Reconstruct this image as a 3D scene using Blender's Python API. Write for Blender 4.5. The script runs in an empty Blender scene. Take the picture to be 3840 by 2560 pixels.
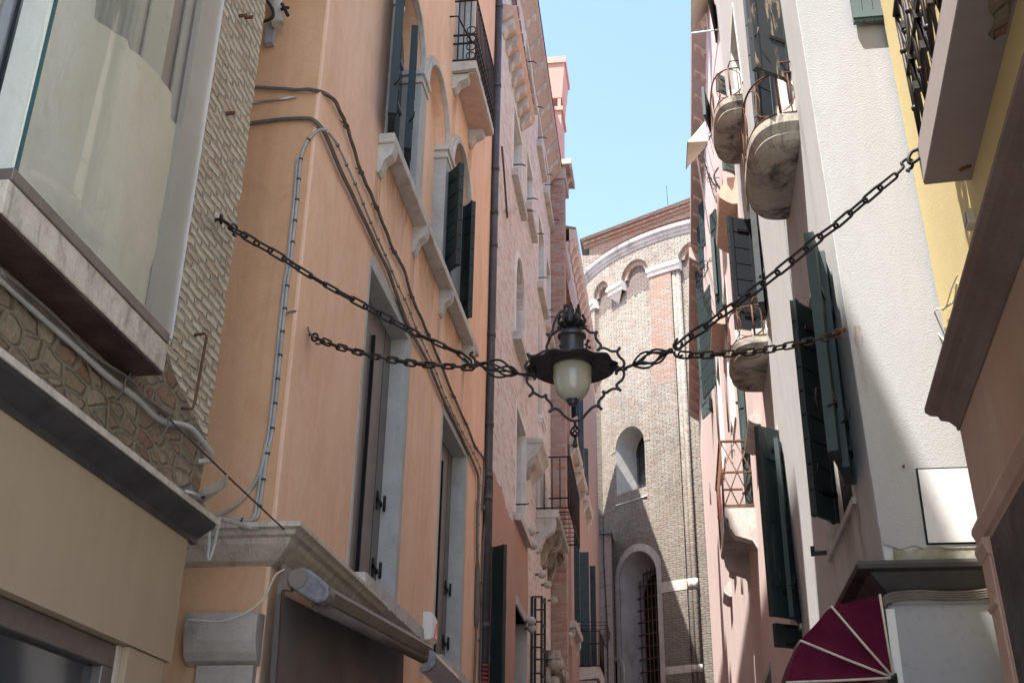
import bpy, bmesh, math, random
from mathutils import Vector, Matrix
from mathutils.geometry import tessellate_polygon
from mathutils import noise as mnoise
random.seed(7)
C = bpy.context.scene.collection
R = math.radians

# ------------------------------------------------------------------ camera
CAMR = Matrix(((0.99048977, 0.04638902, 0.12953023),
               (0.13691435, -0.42526425, -0.89465344),
               (0.01358248, 0.90387962, -0.42757121)))
cam = bpy.data.cameras.new('camera')
cam.lens = 40.4316
cam.sensor_width = 36
cam.clip_start = 0.05
cam.clip_end = 600
camo = bpy.data.objects.new('camera', cam)
C.objects.link(camo)
camo.matrix_world = CAMR.to_4x4()          # eye at the origin, 1.6 m above the paving
bpy.context.scene.camera = camo
GROUND = -1.6

# ------------------------------------------------------------------ sky, sun, exposure
SUN = Vector((0.284, 0.38, -1.0)).normalized()   # the way the light travels
ELEV = math.asin(-SUN.z)
w = bpy.data.worlds.new('World')
bpy.context.scene.world = w
w.use_nodes = True
nt = w.node_tree
sky = nt.nodes.new('ShaderNodeTexSky')
sky.sky_type = 'NISHITA'
sky.sun_disc = False
sky.sun_elevation = ELEV
sky.sun_rotation = math.atan2(-SUN.x, -SUN.y)
sky.dust_density = 1.3
sky.ozone_density = 1.3
bg = nt.nodes['Background']
nt.links.new(sky.outputs[0], bg.inputs[0])
bg.inputs[1].default_value = 0.118
sl = bpy.data.lights.new('sun', 'SUN')
sl.energy = 3.2
sl.angle = R(0.55)
sl.color = (1.0, 0.965, 0.92)
so = bpy.data.objects.new('sun', sl)
so.rotation_euler = SUN.to_track_quat('-Z', 'Y').to_euler()
so.location = (-6, -6, 20)
C.objects.link(so)
vs = bpy.context.scene.view_settings
vs.view_transform = 'Standard'
vs.look = 'None'
vs.exposure = 2.1
vs.gamma = 1
try:
    bpy.context.scene.cycles.max_bounces = 10
    bpy.context.scene.cycles.diffuse_bounces = 6
    bpy.context.scene.cycles.transparent_max_bounces = 12
except Exception:
    pass

# ------------------------------------------------------------------ photograph geometry: pixel -> ray -> point on a real plane
def ray(p):
    d = CAMR @ Vector((p[0] - 1920, -(p[1] - 1280), -4312.7056))
    return d / d.y
def cr(x0, y0, s):
    return lambda x, y: (x0 + x / s, y0 + y / s)
A_ = cr(0, 0, 1.568); B_ = cr(0, 1000, 1.568); C_ = cr(0, 1800, 2.063); D_ = cr(900, 0, 1.568)
E_ = cr(900, 1000, 1.568); F_ = cr(900, 1800, 2.063); J_ = cr(2500, 0, 1.96); K_ = cr(2500, 700, 1.7425)
L_ = cr(2500, 1500, 1.479); M_ = cr(3100, 0, 1.568); N_ = cr(2940, 1500, 1.479)
a_ = cr(1840, 0, 2.6125); b_ = cr(1840, 500, 2.6125); c_ = cr(1840, 1100, 2.6125); d_ = cr(1840, 1600, 3.136)
e_ = cr(1840, 2060, 3.136); f_ = cr(2160, 700, 2.614); g_ = cr(2160, 1300, 2.614); h_ = cr(2200, 1900, 2.375)
i_ = cr(2560, 0, 2.6133); j_ = cr(2560, 500, 3.137); k_ = cr(2560, 900, 2.613); l_ = cr(2560, 1400, 2.376)
m_ = cr(2600, 1960, 2.614); n_ = cr(1960, 1120, 2.8); o_ = cr(2840, 800, 1.307); H_ = cr(1750, 1000, 1.6505)
w_ = cr(0, 0, 0.6125)                      # whole picture at 2352 wide
def onX(p, X):
    r = ray(p); return r * (X / r.x)
def onY(p, Y):
    return ray(p) * Y
def onZ(p, Z):
    r = ray(p); return r * (Z / r.z)
class Frame:
    """a facade plane: u along the wall, v up it, d out of it"""
    def __init__(s, o, u, v=(0, 0, 1), n=None):
        s.o = Vector(o); s.u = Vector(u).normalized(); s.v = Vector(v).normalized()
        s.n = Vector(n).normalized() if n else s.u.cross(s.v).normalized()
    def P(s, u, v, d=0.0):
        return s.o + s.u * u + s.v * v + s.n * d
    def hit(s, p, d=0.0):
        r = ray(p); q = s.o + s.n * d; nn = s.u.cross(s.v)
        return r * (q.dot(nn) / r.dot(nn))
    def uv(s, p, d=0.0):
        x = s.hit(p, d) - s.o
        uu = s.u.dot(s.u); uvv = s.u.dot(s.v); vv = s.v.dot(s.v)
        xu = x.dot(s.u); xv = x.dot(s.v); det = uu * vv - uvv * uvv
        return ((xu * vv - xv * uvv) / det, (xv * uu - xu * uvv) / det)

# ------------------------------------------------------------------ mesh builder
class MB:
    def __init__(s):
        s.v = []; s.f = []; s.sm = []
    def face(s, pts, smooth=False):
        k = len(s.v); s.v += [Vector(p) for p in pts]
        s.f.append(list(range(k, k + len(pts)))); s.sm.append(smooth)
        return s
    def grid(s, rows, closed=False, smooth=True, caps=False):
        k = len(s.v); n = len(rows[0])
        for r in rows:
            s.v += [Vector(p) for p in r]
        for a in range(len(rows) - 1):
            for b in range(n if closed else n - 1):
                c = (b + 1) % n
                s.f.append([k + a * n + b, k + a * n + c, k + (a + 1) * n + c, k + (a + 1) * n + b]); s.sm.append(smooth)
        if caps:
            s.f.append([k + b for b in range(n)][::-1]); s.sm.append(False)
            s.f.append([k + (len(rows) - 1) * n + b for b in range(n)]); s.sm.append(False)
        return s
    def prism(s, pts, vec, smooth=False):
        vec = Vector(vec)
        return s.grid([[Vector(p) for p in pts], [Vector(p) + vec for p in pts]], closed=True, smooth=smooth, caps=True)
    def box(s, fr, u0, u1, v0, v1, d0, d1):
        return s.prism([fr.P(u0, v0, d0), fr.P(u1, v0, d0), fr.P(u1, v1, d0), fr.P(u0, v1, d0)], fr.n * (d1 - d0))
    def bar(s, p0, p1, wx, wz, up=(0, 0, 1)):
        p0 = Vector(p0); p1 = Vector(p1); t = (p1 - p0).normalized(); sd = t.cross(Vector(up))
        if sd.length < 1e-4: sd = t.cross(Vector((1, 0, 0)))
        sd.normalize(); u2 = sd.cross(t).normalized()
        q = [p0 + sd * (a * wx / 2) + u2 * (b * wz / 2) for a, b in ((-1, -1), (1, -1), (1, 1), (-1, 1))]
        return s.prism(q, p1 - p0)
    def tube(s, pts, r, seg=8, closed=False, rr=None):
        pts = [Vector(p) for p in pts]; n = len(pts); rows = []
        t0 = (pts[1] - pts[0]).normalized()
        nr = t0.orthogonal().normalized()
        for k in range(n):
            if closed: t = pts[(k + 1) % n] - pts[k - 1]
            else: t = pts[min(k + 1, n - 1)] - pts[max(k - 1, 0)]
            t.normalize(); nr = (nr - t * nr.dot(t))
            if nr.length < 1e-6: nr = t.orthogonal()
            nr.normalize(); bn = t.cross(nr); q = rr[k] if rr else r
            rows.append([pts[k] + (nr * math.cos(2 * math.pi * a / seg) + bn * math.sin(2 * math.pi * a / seg)) * q for a in range(seg)])
        if closed: rows.append(rows[0])
        return s.grid(rows, closed=True, smooth=True, caps=not closed)
    def lathe(s, c, prof, seg=32, ax=(0, 0, 1), wob=None):
        c = Vector(c); ax = Vector(ax).normalized(); e1 = ax.orthogonal().normalized(); e2 = ax.cross(e1); rows = []
        for r, z in prof:
            rows.append([c + ax * z + (e1 * math.cos(2 * math.pi * a / seg) + e2 * math.sin(2 * math.pi * a / seg)) * max(r, 1e-4) for a in range(seg)])
        return s.grid(rows, closed=True, smooth=True, caps=True)
    def ball(s, c, r, seg=12):
        n = 7
        return s.lathe(c, [(r * math.sin(math.pi * k / n), -r * math.cos(math.pi * k / n)) for k in range(n + 1)], seg)
    def torus(s, c, r, r2, ax, seg=20, s2=6):
        c = Vector(c); ax = Vector(ax).normalized(); e1 = ax.orthogonal().normalized(); e2 = ax.cross(e1)
        return s.tube([c + (e1 * math.cos(2 * math.pi * a / seg) + e2 * math.sin(2 * math.pi * a / seg)) * r for a in range(seg)], r2, s2, closed=True)
    def sheet(s, outer, holes, fr, d=0.0):
        """flat polygon with holes in a frame; points are (u,v)"""
        polys = [[Vector((q[0], q[1], 0)) for q in outer]] + [[Vector((q[0], q[1], 0)) for q in hh] for hh in holes]
        flat = [q for pl in polys for q in pl]; k = len(s.v)
        s.v += [fr.P(q.x, q.y, d) for q in flat]
        for t in tessellate_polygon(polys):
            s.f.append([k + x for x in t]); s.sm.append(False)
        return s
    def wall(s, fr, outer, holes, back, rec=0.16, niche=True):
        """solid wall slab: front with niches cut in, closed sides and back"""
        s.sheet(outer, [h[0] if isinstance(h, tuple) else h for h in holes], fr)
        for h in holes:
            rc = h[1] if isinstance(h, tuple) else rec
            hp = h[0] if isinstance(h, tuple) else h
            s.grid([[fr.P(q[0], q[1], 0) for q in hp], [fr.P(q[0], q[1], -rc) for q in hp]], closed=True, smooth=False)
            s.sheet(hp, [], fr, -rc)
        s.grid([[fr.P(q[0], q[1], 0) for q in outer], [fr.P(q[0], q[1], -back) for q in outer]], closed=True, smooth=False)
        s.sheet(outer, [], fr, -back)
        return s
    def build(s, name, mat, parent=None, merge=True, bevel=0.0, fix=True):
        base = parent_loc(parent)
        me = bpy.data.meshes.new(name)
        me.from_pydata([tuple(q - base) for q in s.v], [], s.f)
        me.polygons.foreach_set('use_smooth', s.sm)
        bm = bmesh.new(); bm.from_mesh(me)
        if merge: bmesh.ops.remove_doubles(bm, verts=bm.verts, dist=0.00015)
        if fix: bmesh.ops.recalc_face_normals(bm, faces=bm.faces)
        uvl = bm.loops.layers.uv.new('UVMap')
        for fc in bm.faces:
            n = fc.normal
            for lp in fc.loops:
                q = lp.vert.co + base
                if abs(n.z) > 0.8: lp[uvl].uv = (q.y, q.x)
                elif abs(n.x) >= abs(n.y): lp[uvl].uv = (q.y, q.z)
                else: lp[uvl].uv = (q.x, q.z)
        bm.to_mesh(me); bm.free()
        o = bpy.data.objects.new(name, me)
        me.materials.append(mat)
        C.objects.link(o)
        if parent: o.parent = parent
        if bevel:
            b = o.modifiers.new('bevel', 'BEVEL'); b.width = bevel; b.segments = 2; b.limit_method = 'ANGLE'; b.angle_limit = R(40)
        return o
def parent_loc(p):
    l = Vector((0, 0, 0))
    while p:
        l = l + p.location; p = p.parent
    return l
def tag(o, label, cat, group=None, kind=None):
    if label: o['label'] = label
    if cat: o['category'] = cat
    if group: o['group'] = group
    if kind: o['kind'] = kind
    return o
def thing(name, label, cat, loc=(0, 0, 0), group=None):
    o = bpy.data.objects.new(name, None); C.objects.link(o); o.location = loc
    o.empty_display_size = 0.2
    return tag(o, label, cat, group)
def copy_of(o, parent, loc):
    c = o.copy(); C.objects.link(c); c.parent = parent; c.location = loc
    return c

# ------------------------------------------------------------------ materials
def mat_new(name):
    m = bpy.data.materials.new(name); m.use_nodes = True
    nt = m.node_tree; b = nt.nodes['Principled BSDF']
    return m, nt, b
def nd(nt, t, **kw):
    x = nt.nodes.new(t)
    for k, v in kw.items():
        if k.startswith('i_'):
            x.inputs[int(k[2:])].default_value = v
        elif k in ('label',):
            pass
        else:
            setattr(x, k, v)
    return x
def lk(nt, a, b):
    nt.links.new(a, b)
def rgba(c):
    return (c[0], c[1], c[2], 1)
def tex_noise(nt, vec, scale, detail=6, rough=0.6, dist=0.0):
    n = nt.nodes.new('ShaderNodeTexNoise'); n.inputs['Scale'].default_value = scale
    n.inputs['Detail'].default_value = detail; n.inputs['Roughness'].default_value = rough
    n.inputs['Distortion'].default_value = dist
    if vec is not None: lk(nt, vec, n.inputs['Vector'])
    return n.outputs['Fac']
def ramp(nt, fac, lo, hi, c0=(0, 0, 0), c1=(1, 1, 1)):
    r = nt.nodes.new('ShaderNodeValToRGB'); e = r.color_ramp.elements
    e[0].position = lo; e[1].position = hi; e[0].color = rgba(c0); e[1].color = rgba(c1)
    lk(nt, fac, r.inputs[0]); return r.outputs[0]
def mixc(nt, fac, a, b, mode='MIX'):
    x = nt.nodes.new('ShaderNodeMix'); x.data_type = 'RGBA'; x.blend_type = mode
    if isinstance(fac, (int, float)): x.inputs[0].default_value = fac
    else: lk(nt, fac, x.inputs[0])
    for k, q in ((6, a), (7, b)):
        if isinstance(q, tuple): x.inputs[k].default_value = rgba(q)
        else: lk(nt, q, x.inputs[k])
    return x.outputs[2]
def mathn(nt, op, a, b=0.0):
    x = nt.nodes.new('ShaderNodeMath'); x.operation = op
    for k, q in ((0, a), (1, b)):
        if isinstance(q, (int, float)): x.inputs[k].default_value = q
        else: lk(nt, q, x.inputs[k])
    return x.outputs[0]
def mapping(nt, kind='Object', scale=(1, 1, 1), loc=(0, 0, 0)):
    t = nt.nodes.new('ShaderNodeTexCoord'); m = nt.nodes.new('ShaderNodeMapping')
    m.inputs['Scale'].default_value = scale; m.inputs['Location'].default_value = loc
    lk(nt, t.outputs[kind], m.inputs['Vector']); return m.outputs[0]
def bump(nt, b, h, strength, dist):
    x = nt.nodes.new('ShaderNodeBump'); x.inputs['Strength'].default_value = strength
    x.inputs['Distance'].default_value = dist; lk(nt, h, x.inputs['Height']); lk(nt, x.outputs[0], b.inputs['Normal'])
def plain(name, col, rough=0.7, metal=0.0, var=0.18, scale=6.0, bmp=0.0, col2=None, spot=0.0):
    m, nt, b = mat_new(name); v = mapping(nt)
    f = tex_noise(nt, v, scale, 8, 0.65)
    f = ramp(nt, f, 0.3, 0.7)
    c2 = col2 or tuple(x * (1 - var * 1.6) for x in col)
    c = mixc(nt, f, col, c2)
    if spot:
        s2 = ramp(nt, tex_noise(nt, v, scale * 7, 5, 0.7), 0.56, 0.7)
        c = mixc(nt, mathn(nt, 'MULTIPLY', s2, spot), c, tuple(x * 0.35 for x in col))
    lk(nt, c, b.inputs['Base Color'])
    b.inputs['Metallic'].default_value = metal
    if rough >= 0.75: b.inputs['Specular IOR Level'].default_value = 0.25
    rr = nt.nodes.new('ShaderNodeMapRange'); lk(nt, f, rr.inputs[0])
    rr.inputs[3].default_value = max(rough - 0.1, 0.05); rr.inputs[4].default_value = min(rough + 0.1, 1)
    lk(nt, rr.outputs[0], b.inputs['Roughness'])
    if bmp:
        bump(nt, b, tex_noise(nt, v, scale * 12, 6, 0.7), bmp, 0.004)
    return m
def stucco(name, c0, c1, c2, streak=0.35, patch=1.0, bscale=45, bstr=0.25, bdist=0.006, stain=None, stain_amt=0.0, grain=0.0):
    """painted plaster: broad colour drift, run-off streaks, trowel grain"""
    m, nt, b = mat_new(name); v = mapping(nt); vs = mapping(nt, scale=(3.2, 3.2, 0.22)); v2 = mapping(nt, scale=(1, 1, 0.55))
    f1 = ramp(nt, tex_noise(nt, v2, 0.9 * patch, 7, 0.62, 0.4), 0.32, 0.68)
    c = mixc(nt, f1, c0, c1)
    f2 = ramp(nt, tex_noise(nt, vs, 1.6, 7, 0.65, 0.3), 0.42, 0.72)
    c = mixc(nt, mathn(nt, 'MULTIPLY', f2, streak), c, c2)
    f3 = tex_noise(nt, v, 14, 8, 0.7)
    c = mixc(nt, 0.3, c, mixc(nt, ramp(nt, f3, 0.3, 0.75), c1, c0))
    c = mixc(nt, mathn(nt, 'MULTIPLY', ramp(nt, tex_noise(nt, mapping(nt, scale=(1, 1, 0.6), loc=(9, 2, 4)), 3.3, 9, 0.7, 0.9), 0.5, 0.7), streak * 0.8), c, c2)
    if stain:
        f4 = ramp(nt, tex_noise(nt, mapping(nt, scale=(0.8, 0.8, 0.3), loc=(3, 1, 5)), 1.4, 8, 0.7, 0.6), 0.52, 0.7)
        c = mixc(nt, mathn(nt, 'MULTIPLY', f4, stain_amt), c, stain)
    lk(nt, c, b.inputs['Base Color']); b.inputs['Roughness'].default_value = 0.9
    b.inputs['Specular IOR Level'].default_value = 0.25
    hgt = mathn(nt, 'ADD', tex_noise(nt, v, bscale, 4, 0.6), mathn(nt, 'MULTIPLY', tex_noise(nt, v, 2.2, 3, 0.5), 2.2))
    if grain:
        vo = nt.nodes.new('ShaderNodeTexVoronoi'); vo.feature = 'SMOOTH_F1'; vo.inputs['Scale'].default_value = grain
        lk(nt, mapping(nt, scale=(1, 1, 1.5)), vo.inputs['Vector'])
        hgt = mathn(nt, 'ADD', hgt, mathn(nt, 'MULTIPLY', vo.outputs['Distance'], 1.6))
    bump(nt, b, hgt, bstr, bdist)
    return m
def brick(name, c1, c2, mortar, bw=0.24, bh=0.07, ms=0.012, warp=0.012, grime=(0.1, 0.09, 0.08), gamt=0.4, bstr=0.8, bdist=0.02, odd=(0.45, 0.15, 0.08), oamt=0.35, patch=None, pamt=0.0, msm=0.35, zlow=None, smear=0.0):
    m, nt, b = mat_new(name)
    t = nt.nodes.new('ShaderNodeTexCoord'); ov = mapping(nt)
    wn = nt.nodes.new('ShaderNodeTexNoise'); wn.inputs['Scale'].default_value = 4.5; wn.inputs['Detail'].default_value = 5
    lk(nt, ov, wn.inputs['Vector'])
    sub = nt.nodes.new('ShaderNodeVectorMath'); sub.operation = 'SUBTRACT'; lk(nt, wn.outputs['Color'], sub.inputs[0]); sub.inputs[1].default_value = (0.5, 0.5, 0.5)
    sc = nt.nodes.new('ShaderNodeVectorMath'); sc.operation = 'SCALE'; lk(nt, sub.outputs[0], sc.inputs[0]); sc.inputs['Scale'].default_value = warp * 4
    ad = nt.nodes.new('ShaderNodeVectorMath'); ad.operation = 'ADD'; lk(nt, t.outputs['UV'], ad.inputs[0]); lk(nt, sc.outputs[0], ad.inputs[1])
    bt = nt.nodes.new('ShaderNodeTexBrick'); lk(nt, ad.outputs[0], bt.inputs['Vector'])
    bt.inputs['Scale'].default_value = 1; bt.inputs['Brick Width'].default_value = bw; bt.inputs['Row Height'].default_value = bh
    bt.inputs['Mortar Size'].default_value = ms; bt.inputs['Mortar Smooth'].default_value = msm; bt.inputs['Bias'].default_value = -0.1
    bt.inputs['Color1'].default_value = rgba(c1); bt.inputs['Color2'].default_value = rgba(c2); bt.inputs['Mortar'].default_value = rgba(mortar)
    bt.offset = 0.5
    c = bt.outputs['Color']
    # odd bricks: a second brick pattern aligned with the first gives another random value per brick
    b2 = nt.nodes.new('ShaderNodeTexBrick'); lk(nt, ad.outputs[0], b2.inputs['Vector'])
    b2.inputs['Scale'].default_value = 1; b2.inputs['Brick Width'].default_value = bw; b2.inputs['Row Height'].default_value = bh
    b2.inputs['Mortar Size'].default_value = 0; b2.inputs['Color1'].default_value = (0, 0, 0, 1); b2.inputs['Color2'].default_value = (1, 1, 1, 1); b2.inputs['Mortar'].default_value = (0, 0, 0, 1)
    b2.offset = 0.5
    pick = ramp(nt, b2.outputs['Color'], 0.66, 0.74)
    nom = mathn(nt, 'SUBTRACT', 1.0, bt.outputs['Fac'])
    c = mixc(nt, mathn(nt, 'MULTIPLY', mathn(nt, 'MULTIPLY', pick, nom), oamt), c, odd)
    n1 = tex_noise(nt, ov, 22, 7, 0.7)
    c = mixc(nt, 0.35, c, mixc(nt, ramp(nt, n1, 0.3, 0.7), (0.25, 0.22, 0.2), (1, 0.98, 0.95)), 'MULTIPLY')
    g = ramp(nt, tex_noise(nt, mapping(nt, scale=(1, 1, 0.45)), 0.7, 8, 0.68, 0.5), 0.45, 0.72)
    c = mixc(nt, mathn(nt, 'MULTIPLY', g, gamt), c, grime)
    if smear:
        sm = mathn(nt, 'MULTIPLY', ramp(nt, tex_noise(nt, mapping(nt, loc=(4, 9, 1)), 5.5, 9, 0.72, 0.6), 0.47, 0.6), smear)
        c = mixc(nt, sm, c, mixc(nt, ramp(nt, n1, 0.3, 0.7), tuple((a + b2_) / 2 for a, b2_ in zip(c1, mortar)), c1))
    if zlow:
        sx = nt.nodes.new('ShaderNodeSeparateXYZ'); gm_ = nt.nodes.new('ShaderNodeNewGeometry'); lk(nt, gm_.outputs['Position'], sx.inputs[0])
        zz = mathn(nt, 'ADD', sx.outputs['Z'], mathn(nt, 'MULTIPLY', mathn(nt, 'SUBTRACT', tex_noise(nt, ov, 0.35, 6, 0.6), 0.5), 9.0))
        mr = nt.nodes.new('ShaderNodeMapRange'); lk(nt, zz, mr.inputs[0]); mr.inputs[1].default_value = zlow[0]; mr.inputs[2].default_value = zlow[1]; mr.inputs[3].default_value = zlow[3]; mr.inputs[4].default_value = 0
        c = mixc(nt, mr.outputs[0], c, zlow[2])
    if patch:
        pf = ramp(nt, tex_noise(nt, mapping(nt, loc=(7, 3, 2)), 0.55, 9, 0.62, 0.8), 0.5, 0.53)
        c = mixc(nt, mathn(nt, 'MULTIPLY', pf, pamt), c, patch)
    lk(nt, c, b.inputs['Base Color']); b.inputs['Roughness'].default_value = 0.92
    b.inputs['Specular IOR Level'].default_value = 0.2
    hh = mathn(nt, 'ADD', mathn(nt, 'MULTIPLY', nom, 1.0), mathn(nt, 'MULTIPLY', n1, 0.7))
    hh = mathn(nt, 'ADD', hh, mathn(nt, 'MULTIPLY', b2.outputs['Color'], 0.35))
    bump(nt, b, hh, bstr, bdist)
    return m
def rubble(name, cols, mortar, sx=0.16, sz=0.07, rnd=0.75, edge=0.09, bstr=0.9, bdist=0.03, grime=(0.12, 0.11, 0.06), gamt=0.4):
    """rough masonry: irregular stones bedded in thick mortar"""
    m, nt, b = mat_new(name); ov = mapping(nt)
    t = nt.nodes.new('ShaderNodeTexCoord'); mp = nt.nodes.new('ShaderNodeMapping'); mp.inputs['Scale'].default_value = (1 / sx, 1 / sz, 1)
    wn = nt.nodes.new('ShaderNodeTexNoise'); wn.inputs['Scale'].default_value = 9; wn.inputs['Detail'].default_value = 6; lk(nt, ov, wn.inputs['Vector'])
    sub = nt.nodes.new('ShaderNodeVectorMath'); sub.operation = 'SUBTRACT'; lk(nt, wn.outputs['Color'], sub.inputs[0]); sub.inputs[1].default_value = (0.5, 0.5, 0.5)
    sc = nt.nodes.new('ShaderNodeVectorMath'); sc.operation = 'SCALE'; lk(nt, sub.outputs[0], sc.inputs[0]); sc.inputs['Scale'].default_value = 0.045
    ad = nt.nodes.new('ShaderNodeVectorMath'); ad.operation = 'ADD'; lk(nt, t.outputs['UV'], ad.inputs[0]); lk(nt, sc.outputs[0], ad.inputs[1]); lk(nt, ad.outputs[0], mp.inputs['Vector'])
    v1 = nt.nodes.new('ShaderNodeTexVoronoi'); v1.feature = 'F1'; v1.voronoi_dimensions = '2D'; v2 = nt.nodes.new('ShaderNodeTexVoronoi'); v2.feature = 'DISTANCE_TO_EDGE'; v2.voronoi_dimensions = '2D'
    for v in (v1, v2):
        v.inputs['Scale'].default_value = 1; v.inputs['Randomness'].default_value = rnd; lk(nt, mp.outputs[0], v.inputs['Vector'])
    n1 = tex_noise(nt, ov, 28, 8, 0.7)
    ed = mathn(nt, 'ADD', v2.outputs['Distance'], mathn(nt, 'MULTIPLY', mathn(nt, 'SUBTRACT', n1, 0.5), 0.16))
    mk = ramp(nt, ed, edge * 0.6, edge * 1.7)
    r = nt.nodes.new('ShaderNodeValToRGB'); e = r.color_ramp.elements
    while len(e) < len(cols): e.new(0.5)
    for k, c in enumerate(cols):
        e[k].position = 0.1 + 0.8 * k / (len(cols) - 1); e[k].color = rgba(c)
    sp = nt.nodes.new('ShaderNodeSeparateColor'); lk(nt, v1.outputs['Color'], sp.inputs[0]); lk(nt, sp.outputs[0], r.inputs[0])
    c = mixc(nt, mk, mortar, r.outputs[0])
    c = mixc(nt, 0.5, c, mixc(nt, ramp(nt, n1, 0.3, 0.7), (0.45, 0.42, 0.38), (1, 1, 1)), 'MULTIPLY')
    g = ramp(nt, tex_noise(nt, ov, 2.2, 8, 0.68, 0.5), 0.48, 0.72)
    c = mixc(nt, mathn(nt, 'MULTIPLY', g, gamt), c, grime)
    lk(nt, c, b.inputs['Base Color']); b.inputs['Roughness'].default_value = 0.93; b.inputs['Specular IOR Level'].default_value = 0.2
    hh = mathn(nt, 'ADD', mk, mathn(nt, 'MULTIPLY', n1, 0.9)); hh = mathn(nt, 'ADD', hh, mathn(nt, 'MULTIPLY', sp.outputs[1], 0.5))
    bump(nt, b, hh, bstr, bdist)
    return m
def stone(name, c0=(0.56, 0.53, 0.48), c1=(0.42, 0.39, 0.35), dark=(0.1, 0.09, 0.08), damt=0.5, scale=3.0, bstr=0.35, s0=0.5, s1=0.72):
    m, nt, b = mat_new(name); v = mapping(nt)
    c = mixc(nt, ramp(nt, tex_noise(nt, v, scale, 8, 0.65), 0.35, 0.68), c0, c1)
    st = ramp(nt, tex_noise(nt, mapping(nt, scale=(1.5, 1.5, 0.6), loc=(2, 5, 1)), scale * 0.9, 9, 0.72, 0.7), s0, s1)
    c = mixc(nt, mathn(nt, 'MULTIPLY', st, damt), c, dark)
    sp = ramp(nt, tex_noise(nt, v, scale * 16, 4, 0.6), 0.58, 0.72)
    c = mixc(nt, mathn(nt, 'MULTIPLY', sp, 0.35), c, tuple(x * 0.5 for x in c1))
    lk(nt, c, b.inputs['Base Color']); b.inputs['Roughness'].default_value = 0.85
    b.inputs['Specular IOR Level'].default_value = 0.3
    bump(nt, b, mathn(nt, 'ADD', tex_noise(nt, v, 30, 6, 0.7), mathn(nt, 'MULTIPLY', tex_noise(nt, v, 5, 4, 0.6), 1.5)), bstr, 0.01)
    return m
def glass_mat(name, tint=(0.03, 0.035, 0.04), rough=0.06):
    m, nt, b = mat_new(name)
    b.inputs['Base Color'].default_value = rgba(tint); b.inputs['Roughness'].default_value = rough
    b.inputs['Specular IOR Level'].default_value = 0.8
    bump(nt, b, tex_noise(nt, mapping(nt), 3, 2, 0.5), 0.05, 0.01)
    return m
def clear_glass(name):
    m, nt, b = mat_new(name); out = nt.nodes['Material Output']
    tr = nt.nodes.new('ShaderNodeBsdfTransparent'); tr.inputs[0].default_value = (0.96, 0.985, 0.975, 1)
    gl = nt.nodes.new('ShaderNodeBsdfGlossy'); gl.inputs['Roughness'].default_value = 0.02
    fr = nt.nodes.new('ShaderNodeFresnel'); fr.inputs[0].default_value = 1.4
    mx = nt.nodes.new('ShaderNodeMixShader'); lk(nt, fr.outputs[0], mx.inputs[0]); lk(nt, tr.outputs[0], mx.inputs[1]); lk(nt, gl.outputs[0], mx.inputs[2])
    lk(nt, mx.outputs[0], out.inputs[0])
    return m
def peeled(name, paint, wood, amt=0.5):
    m, nt, b = mat_new(name)
    v = mapping(nt, scale=(3, 3, 0.35)); f = tex_noise(nt, v, 4.5, 8, 0.7, 0.4)
    g = ramp(nt, f, amt - 0.02, amt + 0.02)
    wd = mixc(nt, ramp(nt, tex_noise(nt, mapping(nt, scale=(9, 9, 0.6)), 5, 6, 0.7), 0.3, 0.7), wood, tuple(x * 0.55 for x in wood))
    pc = mixc(nt, ramp(nt, tex_noise(nt, mapping(nt), 9, 6, 0.7), 0.3, 0.75), paint, tuple(x * 0.7 + 0.004 for x in paint))
    lk(nt, mixc(nt, g, pc, wd), b.inputs['Base Color']); b.inputs['Roughness'].default_value = 0.62
    bump(nt, b, mathn(nt, 'SUBTRACT', f, g), 0.3, 0.004)
    return m

MT = {}
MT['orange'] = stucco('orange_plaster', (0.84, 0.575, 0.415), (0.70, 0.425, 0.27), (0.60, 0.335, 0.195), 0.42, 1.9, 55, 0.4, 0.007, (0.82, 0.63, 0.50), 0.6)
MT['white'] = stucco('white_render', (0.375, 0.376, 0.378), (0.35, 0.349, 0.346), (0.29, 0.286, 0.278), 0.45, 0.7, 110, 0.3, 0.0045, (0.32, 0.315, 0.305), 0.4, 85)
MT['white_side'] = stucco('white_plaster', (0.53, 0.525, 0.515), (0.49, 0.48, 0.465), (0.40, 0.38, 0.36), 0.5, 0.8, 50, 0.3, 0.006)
MT['pink'] = stucco('pink_plaster', (0.68, 0.555, 0.51), (0.63, 0.49, 0.445), (0.54, 0.38, 0.33), 0.55, 1.0, 40, 0.2, 0.005, (0.70, 0.60, 0.56), 0.5)
MT['pinkfar'] = stucco('dull_pink_plaster', (0.42, 0.295, 0.255), (0.38, 0.265, 0.225), (0.32, 0.22, 0.185), 0.5, 1.0, 40, 0.2, 0.005)
MT['terracotta'] = stucco('terracotta_plaster', (0.46, 0.27, 0.20), (0.42, 0.24, 0.18), (0.36, 0.29, 0.25), 0.6, 1.6, 40, 0.25, 0.006, (0.30, 0.22, 0.18), 0.6)
MT['yellow'] = stucco('yellow_plaster', (0.64, 0.52, 0.26), (0.60, 0.48, 0.235), (0.54, 0.43, 0.21), 0.2, 0.8, 55, 0.3, 0.006)
MT['beige'] = stucco('beige_panel', (0.365, 0.27, 0.17), (0.335, 0.245, 0.155), (0.28, 0.195, 0.115), 0.4, 1.4, 70, 0.12, 0.003, (0.30, 0.21, 0.12), 0.3)
MT['shop'] = stucco('pale_brown_shopfront', (0.50, 0.34, 0.25), (0.45, 0.30, 0.22), (0.38, 0.22, 0.15), 0.4, 1.2, 60, 0.15, 0.004)
MT['soffit'] = stucco('balcony_plaster', (0.40, 0.345, 0.32), (0.37, 0.315, 0.29), (0.30, 0.25, 0.22), 0.2, 0.8, 60, 0.2, 0.005)
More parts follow.
